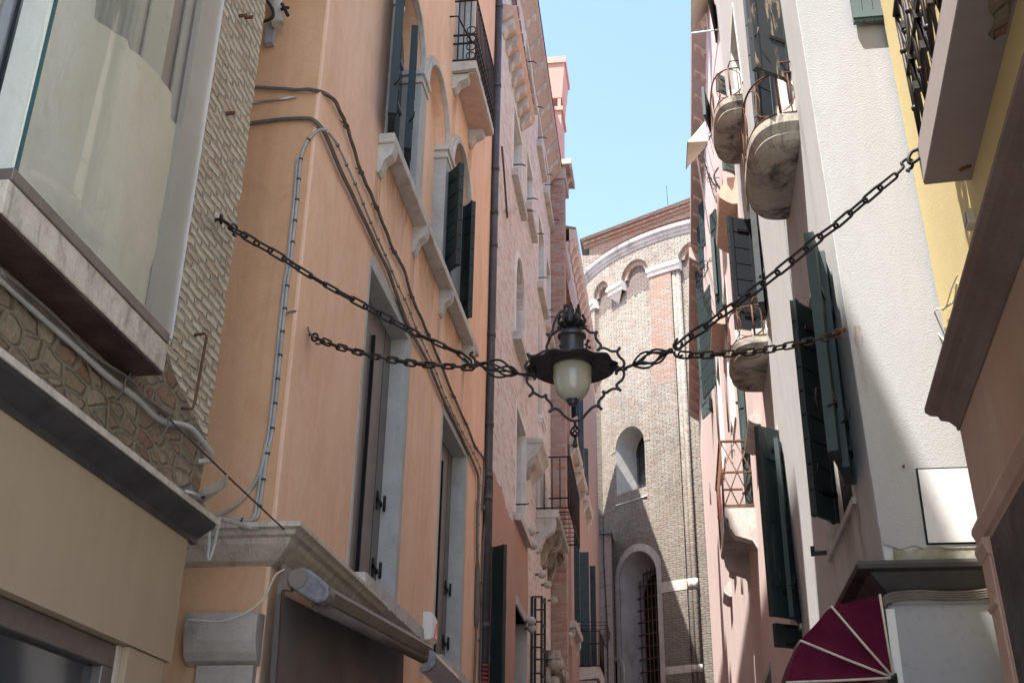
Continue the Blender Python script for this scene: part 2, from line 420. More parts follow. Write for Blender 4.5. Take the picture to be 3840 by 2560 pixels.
MT['oldbrick'] = brick('pale_old_brick', (0.76, 0.645, 0.475), (0.58, 0.465, 0.33), (0.48, 0.41, 0.30), 0.165, 0.054, 0.013, 0.021, (0.34, 0.28, 0.18), 0.5, 1.0, 0.035, (0.58, 0.38, 0.26), 0.45, None, 0, 0.7, smear=0.5)
MT['rubble'] = rubble('rubble_masonry', [(0.50, 0.40, 0.27), (0.40, 0.29, 0.19), (0.54, 0.44, 0.30), (0.40, 0.21, 0.13), (0.42, 0.34, 0.24)], (0.42, 0.345, 0.235), 0.16, 0.07, 1.0, 0.10, 1.0, 0.06, (0.15, 0.13, 0.07), 0.55)
MT['redbrick'] = brick('weathered_red_brick', (0.84, 0.775, 0.73), (0.74, 0.625, 0.56), (0.78, 0.735, 0.70), 0.25, 0.065, 0.014, 0.016, (0.80, 0.74, 0.70), 0.5, 0.9, 0.03, (0.54, 0.30, 0.2), 0.55, None, 0, 0.5, smear=0.65)
MT['pierbrick'] = brick('grey_red_brick', (0.45, 0.33, 0.28), (0.36, 0.20, 0.15), (0.40, 0.34, 0.31), 0.25, 0.085, 0.012, 0.006, (0.34, 0.28, 0.26), 0.4, 0.8, 0.02, (0.50, 0.17, 0.09), 0.4)
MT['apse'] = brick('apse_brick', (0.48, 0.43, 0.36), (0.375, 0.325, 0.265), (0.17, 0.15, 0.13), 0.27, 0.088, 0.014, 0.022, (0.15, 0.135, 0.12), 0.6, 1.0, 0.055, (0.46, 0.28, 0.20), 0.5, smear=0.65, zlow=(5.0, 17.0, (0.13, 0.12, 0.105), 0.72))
MT['apsered'] = brick('red_apse_brick', (0.44, 0.32, 0.26), (0.34, 0.22, 0.17), (0.25, 0.20, 0.17), 0.27, 0.088, 0.014, 0.018, (0.40, 0.32, 0.26), 0.35, 0.9, 0.04, (0.52, 0.22, 0.13), 0.5)
MT['apsedark'] = brick('dark_arch_brick', (0.26, 0.21, 0.18), (0.20, 0.16, 0.14), (0.15, 0.13, 0.12), 0.26, 0.098, 0.016, 0.01, (0.14, 0.12, 0.11), 0.4, 0.9, 0.04, (0.28, 0.15, 0.12), 0.3)
MT['stone'] = stone('istrian_stone')
MT['greystone'] = stone('grey_istrian_stone', (0.44, 0.44, 0.41), (0.36, 0.35, 0.32), (0.20, 0.17, 0.12), 0.35)
MT['whitestone'] = stone('white_istrian_stone', (0.72, 0.70, 0.66), (0.60, 0.58, 0.54), (0.25, 0.23, 0.2), 0.25)
MT['sootstone'] = stone('soot_stained_stone', (0.48, 0.43, 0.36), (0.35, 0.30, 0.24), (0.04, 0.034, 0.03), 0.88, 2.2, 0.6, 0.47, 0.62)
MT['roughstone'] = stone('red_verona_marble', (0.58, 0.42, 0.33), (0.52, 0.34, 0.26), (0.35, 0.18, 0.12), 0.4, 6)
MT['apsestone'] = stone('apse_cornice_stone', (0.40, 0.375, 0.365), (0.30, 0.275, 0.265), (0.05, 0.05, 0.05), 0.85, 1.1)
MT['deeporange'] = stucco('shaded_deep_orange', (0.66, 0.40, 0.235), (0.58, 0.33, 0.17), (0.44, 0.22, 0.10), 0.5, 1.7, 55, 0.4, 0.007, (0.62, 0.42, 0.27), 0.4)  # the orange plaster with the lane's shade put into its colour
MT['darkstone'] = stone('dark_grey_stone', (0.30, 0.305, 0.305), (0.22, 0.22, 0.22), (0.08, 0.075, 0.07), 0.5, 1.5)
MT['greybrick'] = brick('grey_annexe_brick', (0.40, 0.36, 0.335), (0.30, 0.24, 0.215), (0.36, 0.34, 0.325), 0.25, 0.085, 0.014, 0.012, (0.26, 0.24, 0.23), 0.5, 0.9, 0.03, (0.40, 0.22, 0.16), 0.3, smear=0.4)
MT['corbel'] = stone('stained_corbel', (0.44, 0.385, 0.32), (0.36, 0.30, 0.24), (0.15, 0.085, 0.045), 0.75, 3.0, 0.3)
MT['panelwhite'] = stone('white_panel', (0.60, 0.605, 0.61), (0.57, 0.575, 0.58), (0.45, 0.44, 0.43), 0.15, 1.2, 0.1)
MT['chimney'] = stucco('red_chimney_plaster', (0.62, 0.36, 0.29), (0.55, 0.31, 0.25), (0.44, 0.25, 0.21), 0.4, 2.0, 40, 0.3, 0.01, (0.66, 0.50, 0.44), 0.5)
MT['eave'] = stone('painted_eave', (0.50, 0.395, 0.33), (0.43, 0.33, 0.27), (0.30, 0.22, 0.18), 0.4, 1.5)
MT['beam'] = stone('weathered_beam', (0.57, 0.495, 0.39), (0.43, 0.365, 0.28), (0.15, 0.12, 0.09), 0.7, 8, 0.9)
MT['beamunder'] = plain('dark_beam_underside', (0.10, 0.06, 0.045), 0.9, 0, 0.4, 2.5, 0.4, (0.018, 0.01, 0.008))  # mottled brown, much darker than the beam face
MT['blackgreen'] = peeled('worn_dark_green_paint', (0.012, 0.025, 0.023), (0.05, 0.066, 0.058), 0.6)
MT['teal'] = plain('teal_paint', (0.02, 0.062, 0.072), 0.55, 0, 0.25, 5, 0.15)
MT['green'] = peeled('worn_green_paint', (0.017, 0.036, 0.035), (0.06, 0.085, 0.08), 0.62)
MT['greygreen'] = plain('grey_green_paint', (0.075, 0.115, 0.115), 0.55, 0, 0.25, 5, 0.15)
MT['blackpeel'] = peeled('peeling_black_paint', (0.022, 0.026, 0.03), (0.36, 0.27, 0.17), 0.57)
MT['blackwood'] = plain('black_blue_paint', (0.016, 0.021, 0.026), 0.6, 0, 0.35, 8, 0.3)
MT['blueboards'] = peeled('worn_blue_grey_paint', (0.055, 0.075, 0.09), (0.16, 0.15, 0.13), 0.63)
MT['grey'] = plain('grey_shutter_paint', (0.145, 0.128, 0.118), 0.45, 0, 0.1, 2)
MT['bluegrey'] = plain('blue_grey_paint', (0.22, 0.27, 0.36), 0.5, 0, 0.1, 2)
MT['iron'] = plain('black_iron', (0.018, 0.017, 0.017), 0.5, 0.6, 0.4, 30, 0.3, (0.035, 0.026, 0.022))
MT['lampiron'] = plain('lamp_black_paint', (0.024, 0.022, 0.023), 0.42, 0.25, 0.3, 18, 0.2)
MT['hood'] = plain('lamp_hood_underside', (0.035, 0.024, 0.03), 0.55, 0.1, 0.3, 12, 0.2)
MT['lampgrey'] = plain('lamp_grey_metal', (0.055, 0.056, 0.06), 0.4, 0.4, 0.25, 14, 0.1)
MT['rust'] = plain('rusted_iron', (0.10, 0.045, 0.028), 0.8, 0.2, 0.4, 30, 0.4, (0.17, 0.085, 0.05))
MT['pipe'] = plain('grey_copper_pipe', (0.085, 0.085, 0.088), 0.5, 0.45, 0.25, 5, 0.1, (0.06, 0.055, 0.058))
MT['redpipe'] = plain('red_corrugated_plastic', (0.22, 0.02, 0.018), 0.5)
MT['conduit'] = plain('grey_plastic_conduit', (0.42, 0.40, 0.36), 0.5, 0, 0.2, 8)
MT['cable'] = plain('brown_grey_cable', (0.15, 0.125, 0.10), 0.65, 0, 0.35, 8, 0, (0.09, 0.075, 0.065))
MT['darkcable'] = plain('black_cable', (0.03, 0.028, 0.027), 0.6)
MT['alu'] = plain('brushed_aluminium', (0.42, 0.42, 0.44), 0.35, 0.7, 0.1, 5)
MT['bronze'] = plain('brown_anodised_metal', (0.20, 0.165, 0.14), 0.4, 0.5, 0.15, 8)
MT['brownfabric'] = plain('brown_grey_canvas', (0.155, 0.125, 0.105), 0.9, 0, 0.2, 1.6, 0.1)
MT['browncover'] = plain('brown_metal_cover', (0.26, 0.20, 0.155), 0.55, 0.1, 0.25, 3)
MT['capmetal'] = plain('dirty_grey_cap', (0.26, 0.25, 0.24), 0.6, 0.3, 0.3, 16, 0.3, (0.12, 0.11, 0.10), 0.3)
MT['burgundy'] = plain('burgundy_canvas', (0.105, 0.004, 0.026), 0.9, 0, 0.25, 2.5, 0.15)
MT['piping'] = plain('cream_piping', (0.62, 0.57, 0.44), 0.7, 0, 0.15, 8)
MT['cream'] = plain('cream_canvas', (0.66, 0.60, 0.46), 0.85, 0, 0.1, 3)
MT['paper'] = stucco('creased_brown_paper', (0.90, 0.87, 0.80), (0.84, 0.79, 0.69), (0.72, 0.66, 0.53), 0.45, 1.6, 6, 0.9, 0.02, (0.93, 0.91, 0.87), 0.4)
MT['board'] = plain('pale_grey_board', (0.62, 0.62, 0.63), 0.6, 0, 0.08, 2)
MT['curtain'] = plain('pale_curtain', (0.72, 0.69, 0.62), 0.9, 0, 0.15, 5)
MT['sheetmetal'] = plain('dark_sheet_metal', (0.065, 0.06, 0.058), 0.5, 0.4, 0.2, 6)
MT['brownwood'] = stone('brown_painted_cornice', (0.22, 0.165, 0.135), (0.17, 0.12, 0.10), (0.30, 0.11, 0.04), 0.35, 2.4, 0.2)
MT['plastic'] = plain('white_plastic', (0.72, 0.72, 0.68), 0.35, 0, 0.05, 3)
MT['redlens'] = plain('red_lens', (0.62, 0.06, 0.02), 0.25, 0, 0.1, 3)
MT['black'] = plain('black_gap', (0.01, 0.01, 0.011), 0.8)
MT['glass'] = glass_mat('window_glass')
MT['clear'] = clear_glass('clear_glass')
MT['tile'] = plain('clay_roof_tiles', (0.34, 0.17, 0.11), 0.9, 0, 0.3, 4, 0.4)
MT['lead'] = plain('grey_lead', (0.16, 0.17, 0.18), 0.6, 0.3, 0.2, 3)
MT['marble'] = stone('pale_panel', (0.33, 0.33, 0.335), (0.30, 0.30, 0.305), (0.23, 0.225, 0.22), 0.3, 1.2, 0.12)
MT['moss'] = plain('green_moss', (0.36, 0.35, 0.31), 0.95, 0, 0.5, 9, 0.6, (0.16, 0.16, 0.065))
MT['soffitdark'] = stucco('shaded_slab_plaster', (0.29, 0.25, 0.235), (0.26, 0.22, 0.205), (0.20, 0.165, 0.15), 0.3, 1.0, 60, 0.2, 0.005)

def stain_mat(name, col, amt):
    """a see-through run-off stain: pigment broken up by noise"""
    m, nt, b = mat_new(name); out = nt.nodes['Material Output']
    b.inputs['Base Color'].default_value = rgba(col); b.inputs['Roughness'].default_value = 0.9; b.inputs['Specular IOR Level'].default_value = 0.1
    tr = nt.nodes.new('ShaderNodeBsdfTransparent'); mx = nt.nodes.new('ShaderNodeMixShader')
    at = nt.nodes.new('ShaderNodeTexCoord'); sx = nt.nodes.new('ShaderNodeSeparateXYZ'); lk(nt, at.outputs['Generated'], sx.inputs[0])
    f = ramp(nt, tex_noise(nt, mapping(nt, scale=(16, 16, 1.6)), 2.4, 8, 0.7, 0.3), 0.38, 0.66)
    f = mathn(nt, 'MULTIPLY', mathn(nt, 'MULTIPLY', f, sx.outputs['Z']), amt)
    lk(nt, f, mx.inputs[0]); lk(nt, tr.outputs[0], mx.inputs[1]); lk(nt, b.outputs[0], mx.inputs[2]); lk(nt, mx.outputs[0], out.inputs[0])
    return m
MT['stain'] = stain_mat('dirty_run_off', (0.20, 0.125, 0.075), 0.5)
MT['ruststain'] = stain_mat('rust_run_off', (0.28, 0.14, 0.07), 0.5)
MT['greystain'] = stain_mat('grey_run_off', (0.18, 0.17, 0.16), 0.45)
def stain(fr, u, v1, length, w, mt, parent, d=0.003):
    n = 6; pts = []
    for k in range(n + 1): pts.append((u - w / 2 * (1 - 0.55 * k / n) + 0.01 * math.sin(k * 2.1 + u * 7), v1 - length * k / n))
    for k in range(n, -1, -1): pts.append((u + w / 2 * (1 - 0.45 * k / n) + 0.01 * math.sin(k * 1.7 + u * 5), v1 - length * k / n))
    return MB().sheet(pts, [], fr, d).build('run_off_stain', MT[mt], parent, fix=False)

# ------------------------------------------------------------------ generic building bits
def rect(u0, u1, v0, v1):
    return [(u0, v0), (u1, v0), (u1, v1), (u0, v1)]
def archp(u0, u1, v0, vs, n=14):
    """door-shaped outline: straight to the springing vs, round above"""
    c = (u0 + u1) / 2; r = (u1 - u0) / 2
    return [(u0, v0), (u1, v0)] + [(c + r * math.cos(math.pi * k / n), vs + r * math.sin(math.pi * k / n)) for k in range(n + 1)]
def sweep(fr, prof, u0, u1):
    """extrude a (d,v) profile along the wall"""
    return MB().prism([fr.P(u0, v, d) for d, v in prof], fr.u * (u1 - u0))
def leaf_mb(hinge, free, z0, z1, th=0.035, boards=0, battens=0, lean=None):
    """a shutter leaf standing between two plan points"""
    h = Vector((hinge[0], hinge[1], 0)); f = Vector((free[0], free[1], 0)); t = (f - h).normalized(); n = Vector((-t.y, t.x, 0))
    L = (f - h).length; m = MB()
    def bx(a0, a1, zz0, zz1, d0, d1):
        q = [h + t * a0 + n * d0, h + t * a1 + n * d0, h + t * a1 + n * d1, h + t * a0 + n * d1]
        m.prism([Vector((p.x, p.y, zz0)) for p in q], (0, 0, zz1 - zz0))
    if boards:
        hh = (z1 - z0) / boards
        for k in range(boards):
            bx(0, L, z0 + k * hh + 0.007, z0 + (k + 1) * hh - 0.007, -th / 2, th / 2)
        bx(0.01, L - 0.01, z0 + 0.01, z1 - 0.01, -th / 2 + 0.012, th / 2 - 0.012)
    else:
        bx(0, L, z0, z1, -th / 2, th / 2)
    fw = min(0.05, L * 0.16)
    for s in (-1, 1):
        bx(0, fw, z0, z1, s * th / 2, s * (th / 2 + 0.008)); bx(L - fw, L, z0, z1, s * th / 2, s * (th / 2 + 0.008))
    for k in range(battens):
        zz = z0 + (z1 - z0) * (k + 0.5) / battens
        bx(fw, L - fw, zz - 0.03, zz + 0.03, th / 2, th / 2 + 0.012)
    return m
def hinge_mb(fr, u, v, d0=0.0, d1=0.06):
    m = MB(); m.box(fr, u - 0.05, u + 0.05, v - 0.018, v + 0.018, d0, d0 + 0.012); m.tube([fr.P(u, v - 0.04, d0 + 0.02), fr.P(u, v + 0.04, d0 + 0.02)], 0.012, 6)
    return m
def leaf_px(fr, ht, hb, ft, mat, parent, d=0.0, boards=0, battens=0, th=0.035, name='shutter', u=None):
    ut, zt = fr.uv(ht, d); ub, zb = fr.uv(hb, d)
    uu = (ut + ub) / 2 if u is None else u
    hp = fr.P(uu, (zt + zb) / 2, d); fp = onZ(ft, fr.P(uu, zt, d).z)
    o = leaf_mb((hp.x, hp.y), (fp.x, fp.y), fr.P(uu, zb).z, fr.P(uu, zt).z, th, boards, battens).build(name, mat, parent)
    z0 = fr.P(uu, zb).z; z1 = fr.P(uu, zt).z
    for k in (0.12, 0.88):
        hm = MB(); zz = z0 + (z1 - z0) * k
        q = Vector((hp.x, hp.y, zz)); t = Vector((fp.x - hp.x, fp.y - hp.y, 0)).normalized()
        hm.bar(q, q + t * 0.16, 0.05, 0.03); hm.tube([q + Vector((0, 0, -0.05)), q + Vector((0, 0, 0.05))], 0.014, 6)
        hm.build('hinge', MT['iron'], o, merge=False)
    return o
def modillion(fr, u, w, v1, dep, hgt):
    """scrolled bracket under a ledge"""
    pr = [(0, v1), (dep, v1), (dep, v1 - hgt * 0.22), (dep * 0.9, v1 - hgt * 0.38), (dep * 0.66, v1 - hgt * 0.48), (dep * 0.45, v1 - hgt * 0.56), (dep * 0.32, v1 - hgt * 0.74), (dep * 0.24, v1 - hgt * 0.92), (dep * 0.1, v1 - hgt), (0, v1 - hgt)]
    return MB().prism([fr.P(u - w / 2, v, d) for d, v in pr], fr.u * w)
def wob(a, f=1.0, amp=1.0):
    return (mnoise.noise(Vector((a * f, 3.1, 7.7))) + 0.5 * mnoise.noise(Vector((a * f * 3.1, 1.1, 2.7)))) * amp
def clip_marks(pts, every, r, m):
    L = 0
    for q0, q1 in zip(pts[:-1], pts[1:]):
        q0 = Vector(q0); q1 = Vector(q1); l = (q1 - q0).length; t = (q1 - q0).normalized(); p = every - L
        while p < l:
            m.append((q0 + t * (p - r * 0.45), q0 + t * (p + r * 0.45), r * 1.3)); p += every
        L = (L + l) % every
def ties(lst, par):
    for a, b, r in lst:
        MB().tube([a, b], r, 8).build('cable_tie', MT['darkcable'], par)
def smooth_path(pts, n=4):
    pts = [Vector(p) for p in pts]; out = []
    for k in range(len(pts) - 1):
        p0 = pts[max(k - 1, 0)]; p1 = pts[k]; p2 = pts[k + 1]; p3 = pts[min(k + 2, len(pts) - 1)]
        for s in range(n):
            t = s / n
            out.append(0.5 * ((2 * p1) + (p2 - p0) * t + (2 * p0 - 5 * p1 + 4 * p2 - p3) * t * t + (3 * p1 - p0 - 3 * p2 + p3) * t ** 3))
    out.append(pts[-1]); return out

# ------------------------------------------------------------------ ground
g = MB().face([(-250, -250, GROUND), (250, -250, GROUND), (250, 250, GROUND), (-250, 250, GROUND)]).build('ground', stone('paving_stone', (0.46, 0.45, 0.43), (0.38, 0.37, 0.36), (0.12, 0.11, 0.10), 0.4, 0.8), None, fix=False)
tag(g, None, None, None, 'structure')

# ================================================================== LEFT: pale brick building
BF = Frame((-2.4, 0, 0), (0, 1, 0))
bb = thing('brick_building', 'pale rough brick building with a glass display bay at the left edge', 'building', (-2.4, 4, GROUND))
edge = []
k = 0; v = 15.0
while v > 1.62:
    edge.append((5.425 + wob(v, 7, 0.03) + wob(v, 31, 0.014) - 0.025 * max(0, (2.3 - v)), v)); v -= 0.045
outer = [(-3.2, 15.0)] + edge + [(5.38, 1.6), (-3.2, 1.6)]
outer = outer[::-1]
bay0, bay1 = 3.14, 4.46
MB().wall(BF, outer, [(rect(bay0, bay1, 2.24, 5.6), 0.22)], 7.0).build('wall', MT['oldbrick'], bb)
MB().sheet([(-2, 1.6), (5.40, 1.6), (5.39, 1.75), (5.41, 1.9), (5.40, 2.1), (4.95, 2.25), (4.6, 2.45), (4.44, 2.2), (4.44, 2.04), (3.0, 2.06), (-2, 2.06)][::1], [], BF, 0.004).build('rubble_course', MT['rubble'], bb)
sweep(BF, [(0, 15.0), (0.34, 14.95), (0.36, 14.75), (0.0, 14.6)], -3.2, 5.5).build('eave', MT['eave'], bb)
MB().prism([BF.P(-3.2, 15.0, 0.36), BF.P(-3.2, 15.02, 0.36), BF.P(-3.2, 17.0, -7), BF.P(-3.2, 15.0, -7)], (0, 8.7, 0)).build('roof', MT['tile'], bb)
# display bay
bay = MB().box(BF, 3.08, 4.44, 2.05, 2.185, 0.0, 0.19).build('bay_beam', MT['beam'], bb, bevel=0.006)
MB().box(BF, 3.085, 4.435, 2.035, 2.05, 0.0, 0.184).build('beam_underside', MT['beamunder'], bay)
MB().box(BF, 3.085, 4.43, 2.185, 2.235, 0.0, 0.196).build('metal_sill', MT['bronze'], bb, bevel=0.004)
gl = MB(); gl.face([BF.P(3.11, 2.235, 0.186), BF.P(4.46, 2.235, 0.186), BF.P(4.46, 5.6, 0.186), BF.P(3.11, 5.6, 0.186)]); gl.face([BF.P(3.11, 2.235, 0.012), BF.P(3.11, 2.235, 0.186), BF.P(3.11, 5.6, 0.186), BF.P(3.11, 5.6, 0.012)])
MB().box(BF, 3.106, 3.116, 2.235, 5.6, 0.18, 0.192).build('glass_edge', plain('green_glass_edge', (0.03, 0.10, 0.10), 0.2), bb)
gl.build('bay_glass', MT['clear'], bb, merge=False, fix=False)
MB().box(BF, 3.07, 4.5, 5.6, 5.75, 0, 0.2).build('bay_top', MT['alu'], bb)
GD = 0.165
def bu(px, d=GD):
    return BF.uv(px, d)[0]
MB().box(BF, bay0 - 0.03, bay1 + 0.0, 2.24, 5.6, -0.2, -0.18).build('bay_back', MT['board'], bb)
def vstrip(nm, p0, p1, d, mt, dd=0.01):
    MB().box(BF, bu(p0, d), bu(p1, d), 2.24, 5.6, d - dd, d).build(nm, MT[mt], bb)
vstrip('frame_board', A_(1192, 0), A_(1322, 0), 0.172, 'board', 0.03)
vstrip('frame_board', A_(1105, 0), A_(1190, 0), 0.12, 'board')
vstrip('curtain', A_(1030, 0), A_(1105, 0), 0.09, 'soffit')
vstrip('curtain', A_(900, 0), A_(1030, 0), 0.10, 'plastic')
cm = MB(); rows = []
ua, ub = bu(A_(560, 0), 0.06), bu(A_(900, 0), 0.06)
for vv in (2.3, 5.6):
    rows.append([BF.P(ua + (ub - ua) * t / 60, vv, 0.06 + 0.025 * math.sin(t * 0.85) + 0.01 * math.sin(t * 2.3)) for t in range(61)])
cm.grid(rows).build('curtain', MT['curtain'], bb)
# creased paper taped inside the glass
pp = [A_(60, 1010), A_(95, 1005), B_(945, 330), A_(1040, 1568), A_(1122, 800), A_(1050, 690), A_(1057, 552), A_(1035, 510), A_(940, 405), A_(800, 288), A_(785, 235), A_(700, 180), A_(640, 140), A_(590, 105), A_(612, 20), A_(600, -60), A_(395, -60)]
pu = [BF.uv(q, 0.176) for q in pp[2:]]
pu = [(3.135, 2.26), (4.40, 2.27)] + [q for q in pu[1:-1]] + [(3.135, 3.3)]
pm = MB(); nU, nV = 44, 52
from mathutils.geometry import intersect_point_tri_2d
pm.sheet(pu, [], BF, 0.14)
tmp = pm.build('paper', MT['paper'], bb, merge=True)
bmx = bmesh.new(); bmx.from_mesh(tmp.data)
bmesh.ops.subdivide_edges(bmx, edges=bmx.edges, cuts=3, use_grid_fill=True)
bmesh.ops.triangulate(bmx, faces=bmx.faces)
for _ in range(2):
    bmesh.ops.subdivide_edges(bmx, edges=[e for e in bmx.edges if e.calc_length() > 0.05], cuts=1)
    bmesh.ops.triangulate(bmx, faces=bmx.faces)
for vx in bmx.verts:
    q = vx.co + parent_loc(bb)
    nz = mnoise.noise(Vector((q.y * 3.1, q.z * 2.2, 0.3))) * 0.018 + abs(mnoise.noise(Vector((q.y * 7 + q.z * 3, q.z * 5 - q.y * 2, 4)))) * 0.016
    vx.co.x += nz
for fc in bmx.faces: fc.smooth = True
bmx.to_mesh(tmp.data); bmx.free()
MB().face([BF.P(3.14, 2.26, 0.03), BF.P(3.14, 2.26, 0.17), BF.P(3.14, 3.5, 0.17), BF.P(3.14, 4.2, 0.06), BF.P(3.14, 4.2, 0.03)]).build('paper', MT['paper'], bb, fix=False)
ua, ub = BF.uv(A_(130, 0))[0], BF.uv(A_(215, 0))[0]
MB().box(BF, 3.06, 3.135, 2.24, 5.6, -0.0, 0.012).build('bay_frame', MT['alu'], bb)
MB().box(BF, 3.13, 3.14, 2.24, 5.6, 0.0, 0.02).build('frame_gasket', MT['black'], bb)
# ledge over the shop, fascia, shop window
sweep(BF, [(0, 1.70), (0.125, 1.665), (0.125, 1.635), (0, 1.635)], -3.2, 5.43).build('ledge', MT['beam'], bb)
sweep(BF, [(0, 1.634), (0.118, 1.634), (0.112, 1.615), (0.03, 1.56), (0.03, 1.53), (0, 1.53)], -3.2, 5.40).build('ledge_flashing', MT['sheetmetal'], bb)
MB().box(BF, -3.2, 5.31, 0.935, 1.545, -0.4, 0.02).build('shop_fascia', MT['beige'], bb)
MB().box(BF, 4.875, 5.245, GROUND, 0.93, -0.4, 0.012).build('shop_pilaster', MT['beige'], bb)
MB().box(BF, -3.2, 5.28, GROUND, 1.6, -7, -0.42).build('shop_wall', MT['black'], bb)
wf = MB()
wf.box(BF, -3, 4.84, 0.83, 0.93, -0.10, -0.03); wf.box(BF, 4.74, 4.84, GROUND, 0.83, -0.10, -0.03); wf.box(BF, 1.4, 1.5, GROUND, 0.83, -0.10, -0.03)
swf = wf.build('shop_window', MT['bronze'], bb, bevel=0.006)
MB().box(BF, -3, 4.74, GROUND, 0.83, -0.085, -0.075).build('pane', MT['glass'], swf)
MB().box(BF, 4.842, 4.872, GROUND, 0.93, -0.12, -0.02).build('window_post', MT['beam'], bb)
# broken slab sticking out of the corner into the side lane
zc = 1.70
sl_ = [onZ(B_(1145, 1175), zc), onZ(B_(1335, 1285), zc), onZ(B_(1305, 1312), zc), onZ(B_(1140, 1325), zc)]
sl_ = [Vector((-2.62, 5.36, zc)), Vector((-2.40, 5.36, zc))] + sl_[1:3] + [Vector((-2.62, 5.52, zc))]
MB().prism(sl_, (0, 0, 0.06)).build('stone_ledge', MT['beam'], bb)
for px in (A_(1440, 105), A_(1330, 668), A_(1405, 95)):
    u_, v_ = BF.uv(px)
    MB().tube([BF.P(u_, v_, -0.03), BF.P(u_, v_, 0.05)], 0.012, 6).build('bolt', MT['rust'], bb)
# white down-spout stub and clamp up in the lane
# conduit along the wall
pts = [BF.P(*BF.uv(q, 0.035), 0.035) for q in (B_(-300, -180), B_(0, 70), B_(230, 280), B_(450, 475), B_(640, 650), B_(800, 770), B_(900, 870), B_(970, 915), B_(1060, 925), B_(1130, 955))]
pts += [BF.P(*BF.uv(B_(1200, 1040), 0.05), 0.05), BF.P(*BF.uv(B_(1245, 1105), 0.05), 0.05), BF.P(*BF.uv(B_(1225, 1140), 0.03), 0.03), BF.P(*BF.uv(B_(1160, 1145), 0.0), 0.0)]
cd = MB().tube(smooth_path(pts), 0.0145, 10).build('conduit_pipe', MT['conduit'], None)
tag(cd, 'grey conduit pipe running under the glass bay to the brick corner', 'pipe')
cb = MB()
for s, off in ((0, 0.0), (1, 0.02), (2, -0.015)):
    q = [B_(0, 10 + 12 * s), B_(210, 205 + 10 * s), B_(400, 375 + 8 * s), B_(590, 545 + 6 * s), B_(740, 655), B_(860, 780 - 8 * s), B_(990, 880)]
    cb.tube(smooth_path([BF.P(*BF.uv(x, 0.06), 0.06 + off * math.sin(k_ * 1.3)) for k_, x in enumerate(q)]), 0.006, 6)
for x in (B_(770, 650), B_(835, 710), B_(905, 770)):
    u_, v_ = BF.uv(x, 0.06)
    cb.tube([BF.P(u_ - 0.02, v_ - 0.03, 0.06), BF.P(u_ - 0.01, v_ + 0.02, 0.06)], 0.006, 6); cb.tube([BF.P(u_ + 0.015, v_ - 0.03, 0.06), BF.P(u_ + 0.02, v_ + 0.02, 0.06)], 0.006, 6)
for q in ([B_(740, 655), B_(725, 720), B_(675, 780)], [B_(990, 880), B_(985, 940), B_(935, 1015)]):
    cb.tube(smooth_path([BF.P(*BF.uv(x, 0.07), 0.07) for x in q]), 0.005, 6)
tag(cb.build('cable_bundle', MT['cable'], None), 'thin old cables tied along the grey conduit pipe under the bay', 'cable')
rod = [BF.P(*BF.uv(B_(1143, 402)), 0.0), BF.P(*BF.uv(B_(1205, 392), 0.06), 0.06), BF.P(*BF.uv(B_(1215, 415), 0.065), 0.065), BF.P(*BF.uv(B_(1145, 800), 0.065), 0.065), BF.P(*BF.uv(B_(1130, 835), 0.06), 0.06), BF.P(*BF.uv(B_(1062, 832)), 0.0)]
tag(MB().tube(rod, 0.008, 8).build('iron_rod', MT['rust'], None), 'rusty iron rod bracket on the pale brick wall right of the glass bay', 'bracket')

# ================================================================== LEFT: orange building
OF = Frame((-2.4, 0, 0), (0, 1, 0))
OS = Frame((0, 6.575, 0), (1, 0, 0))
ob = thing('orange_building', 'orange plastered building with green shutters and grey tall windows', 'building', (-2.4, 10, GROUND))
O0, O1 = 6.575, 14.28
holes = [(rect(8.22, 9.66, 2.08, 4.70), 0.2), (rect(11.41, 12.83, 2.05, 4.64), 0.2),
         (archp(8.5, 9.55, 6.0, 7.78), 0.2), (archp(9.76, 10.93, 6.0, 7.76), 0.12), (archp(11.24, 12.44, 6.0, 7.74), 0.2), (rect(11.3, 12.3, 9.14, 11.2), 0.22)]
MB().wall(OF, rect(O0, O1, GROUND, 15.0), holes, 8.0).build('wall', MT['orange'], ob, bevel=0.02)
sweep(OF, [(0, 15.0), (0.34, 14.95), (0.36, 14.75), (0.0, 14.6)], O0 - 0.1, O1).build('eave', MT['eave'], ob)
MB().prism([OF.P(O0 - 0.1, 15.0, 0.36), OF.P(O0 - 0.1, 15.02, 0.36), OF.P(O0 - 0.1, 17.0, -8), OF.P(O0 - 0.1, 15.0, -8)], (0, O1 - O0 + 0.1, 0)).build('roof', MT['tile'], ob)
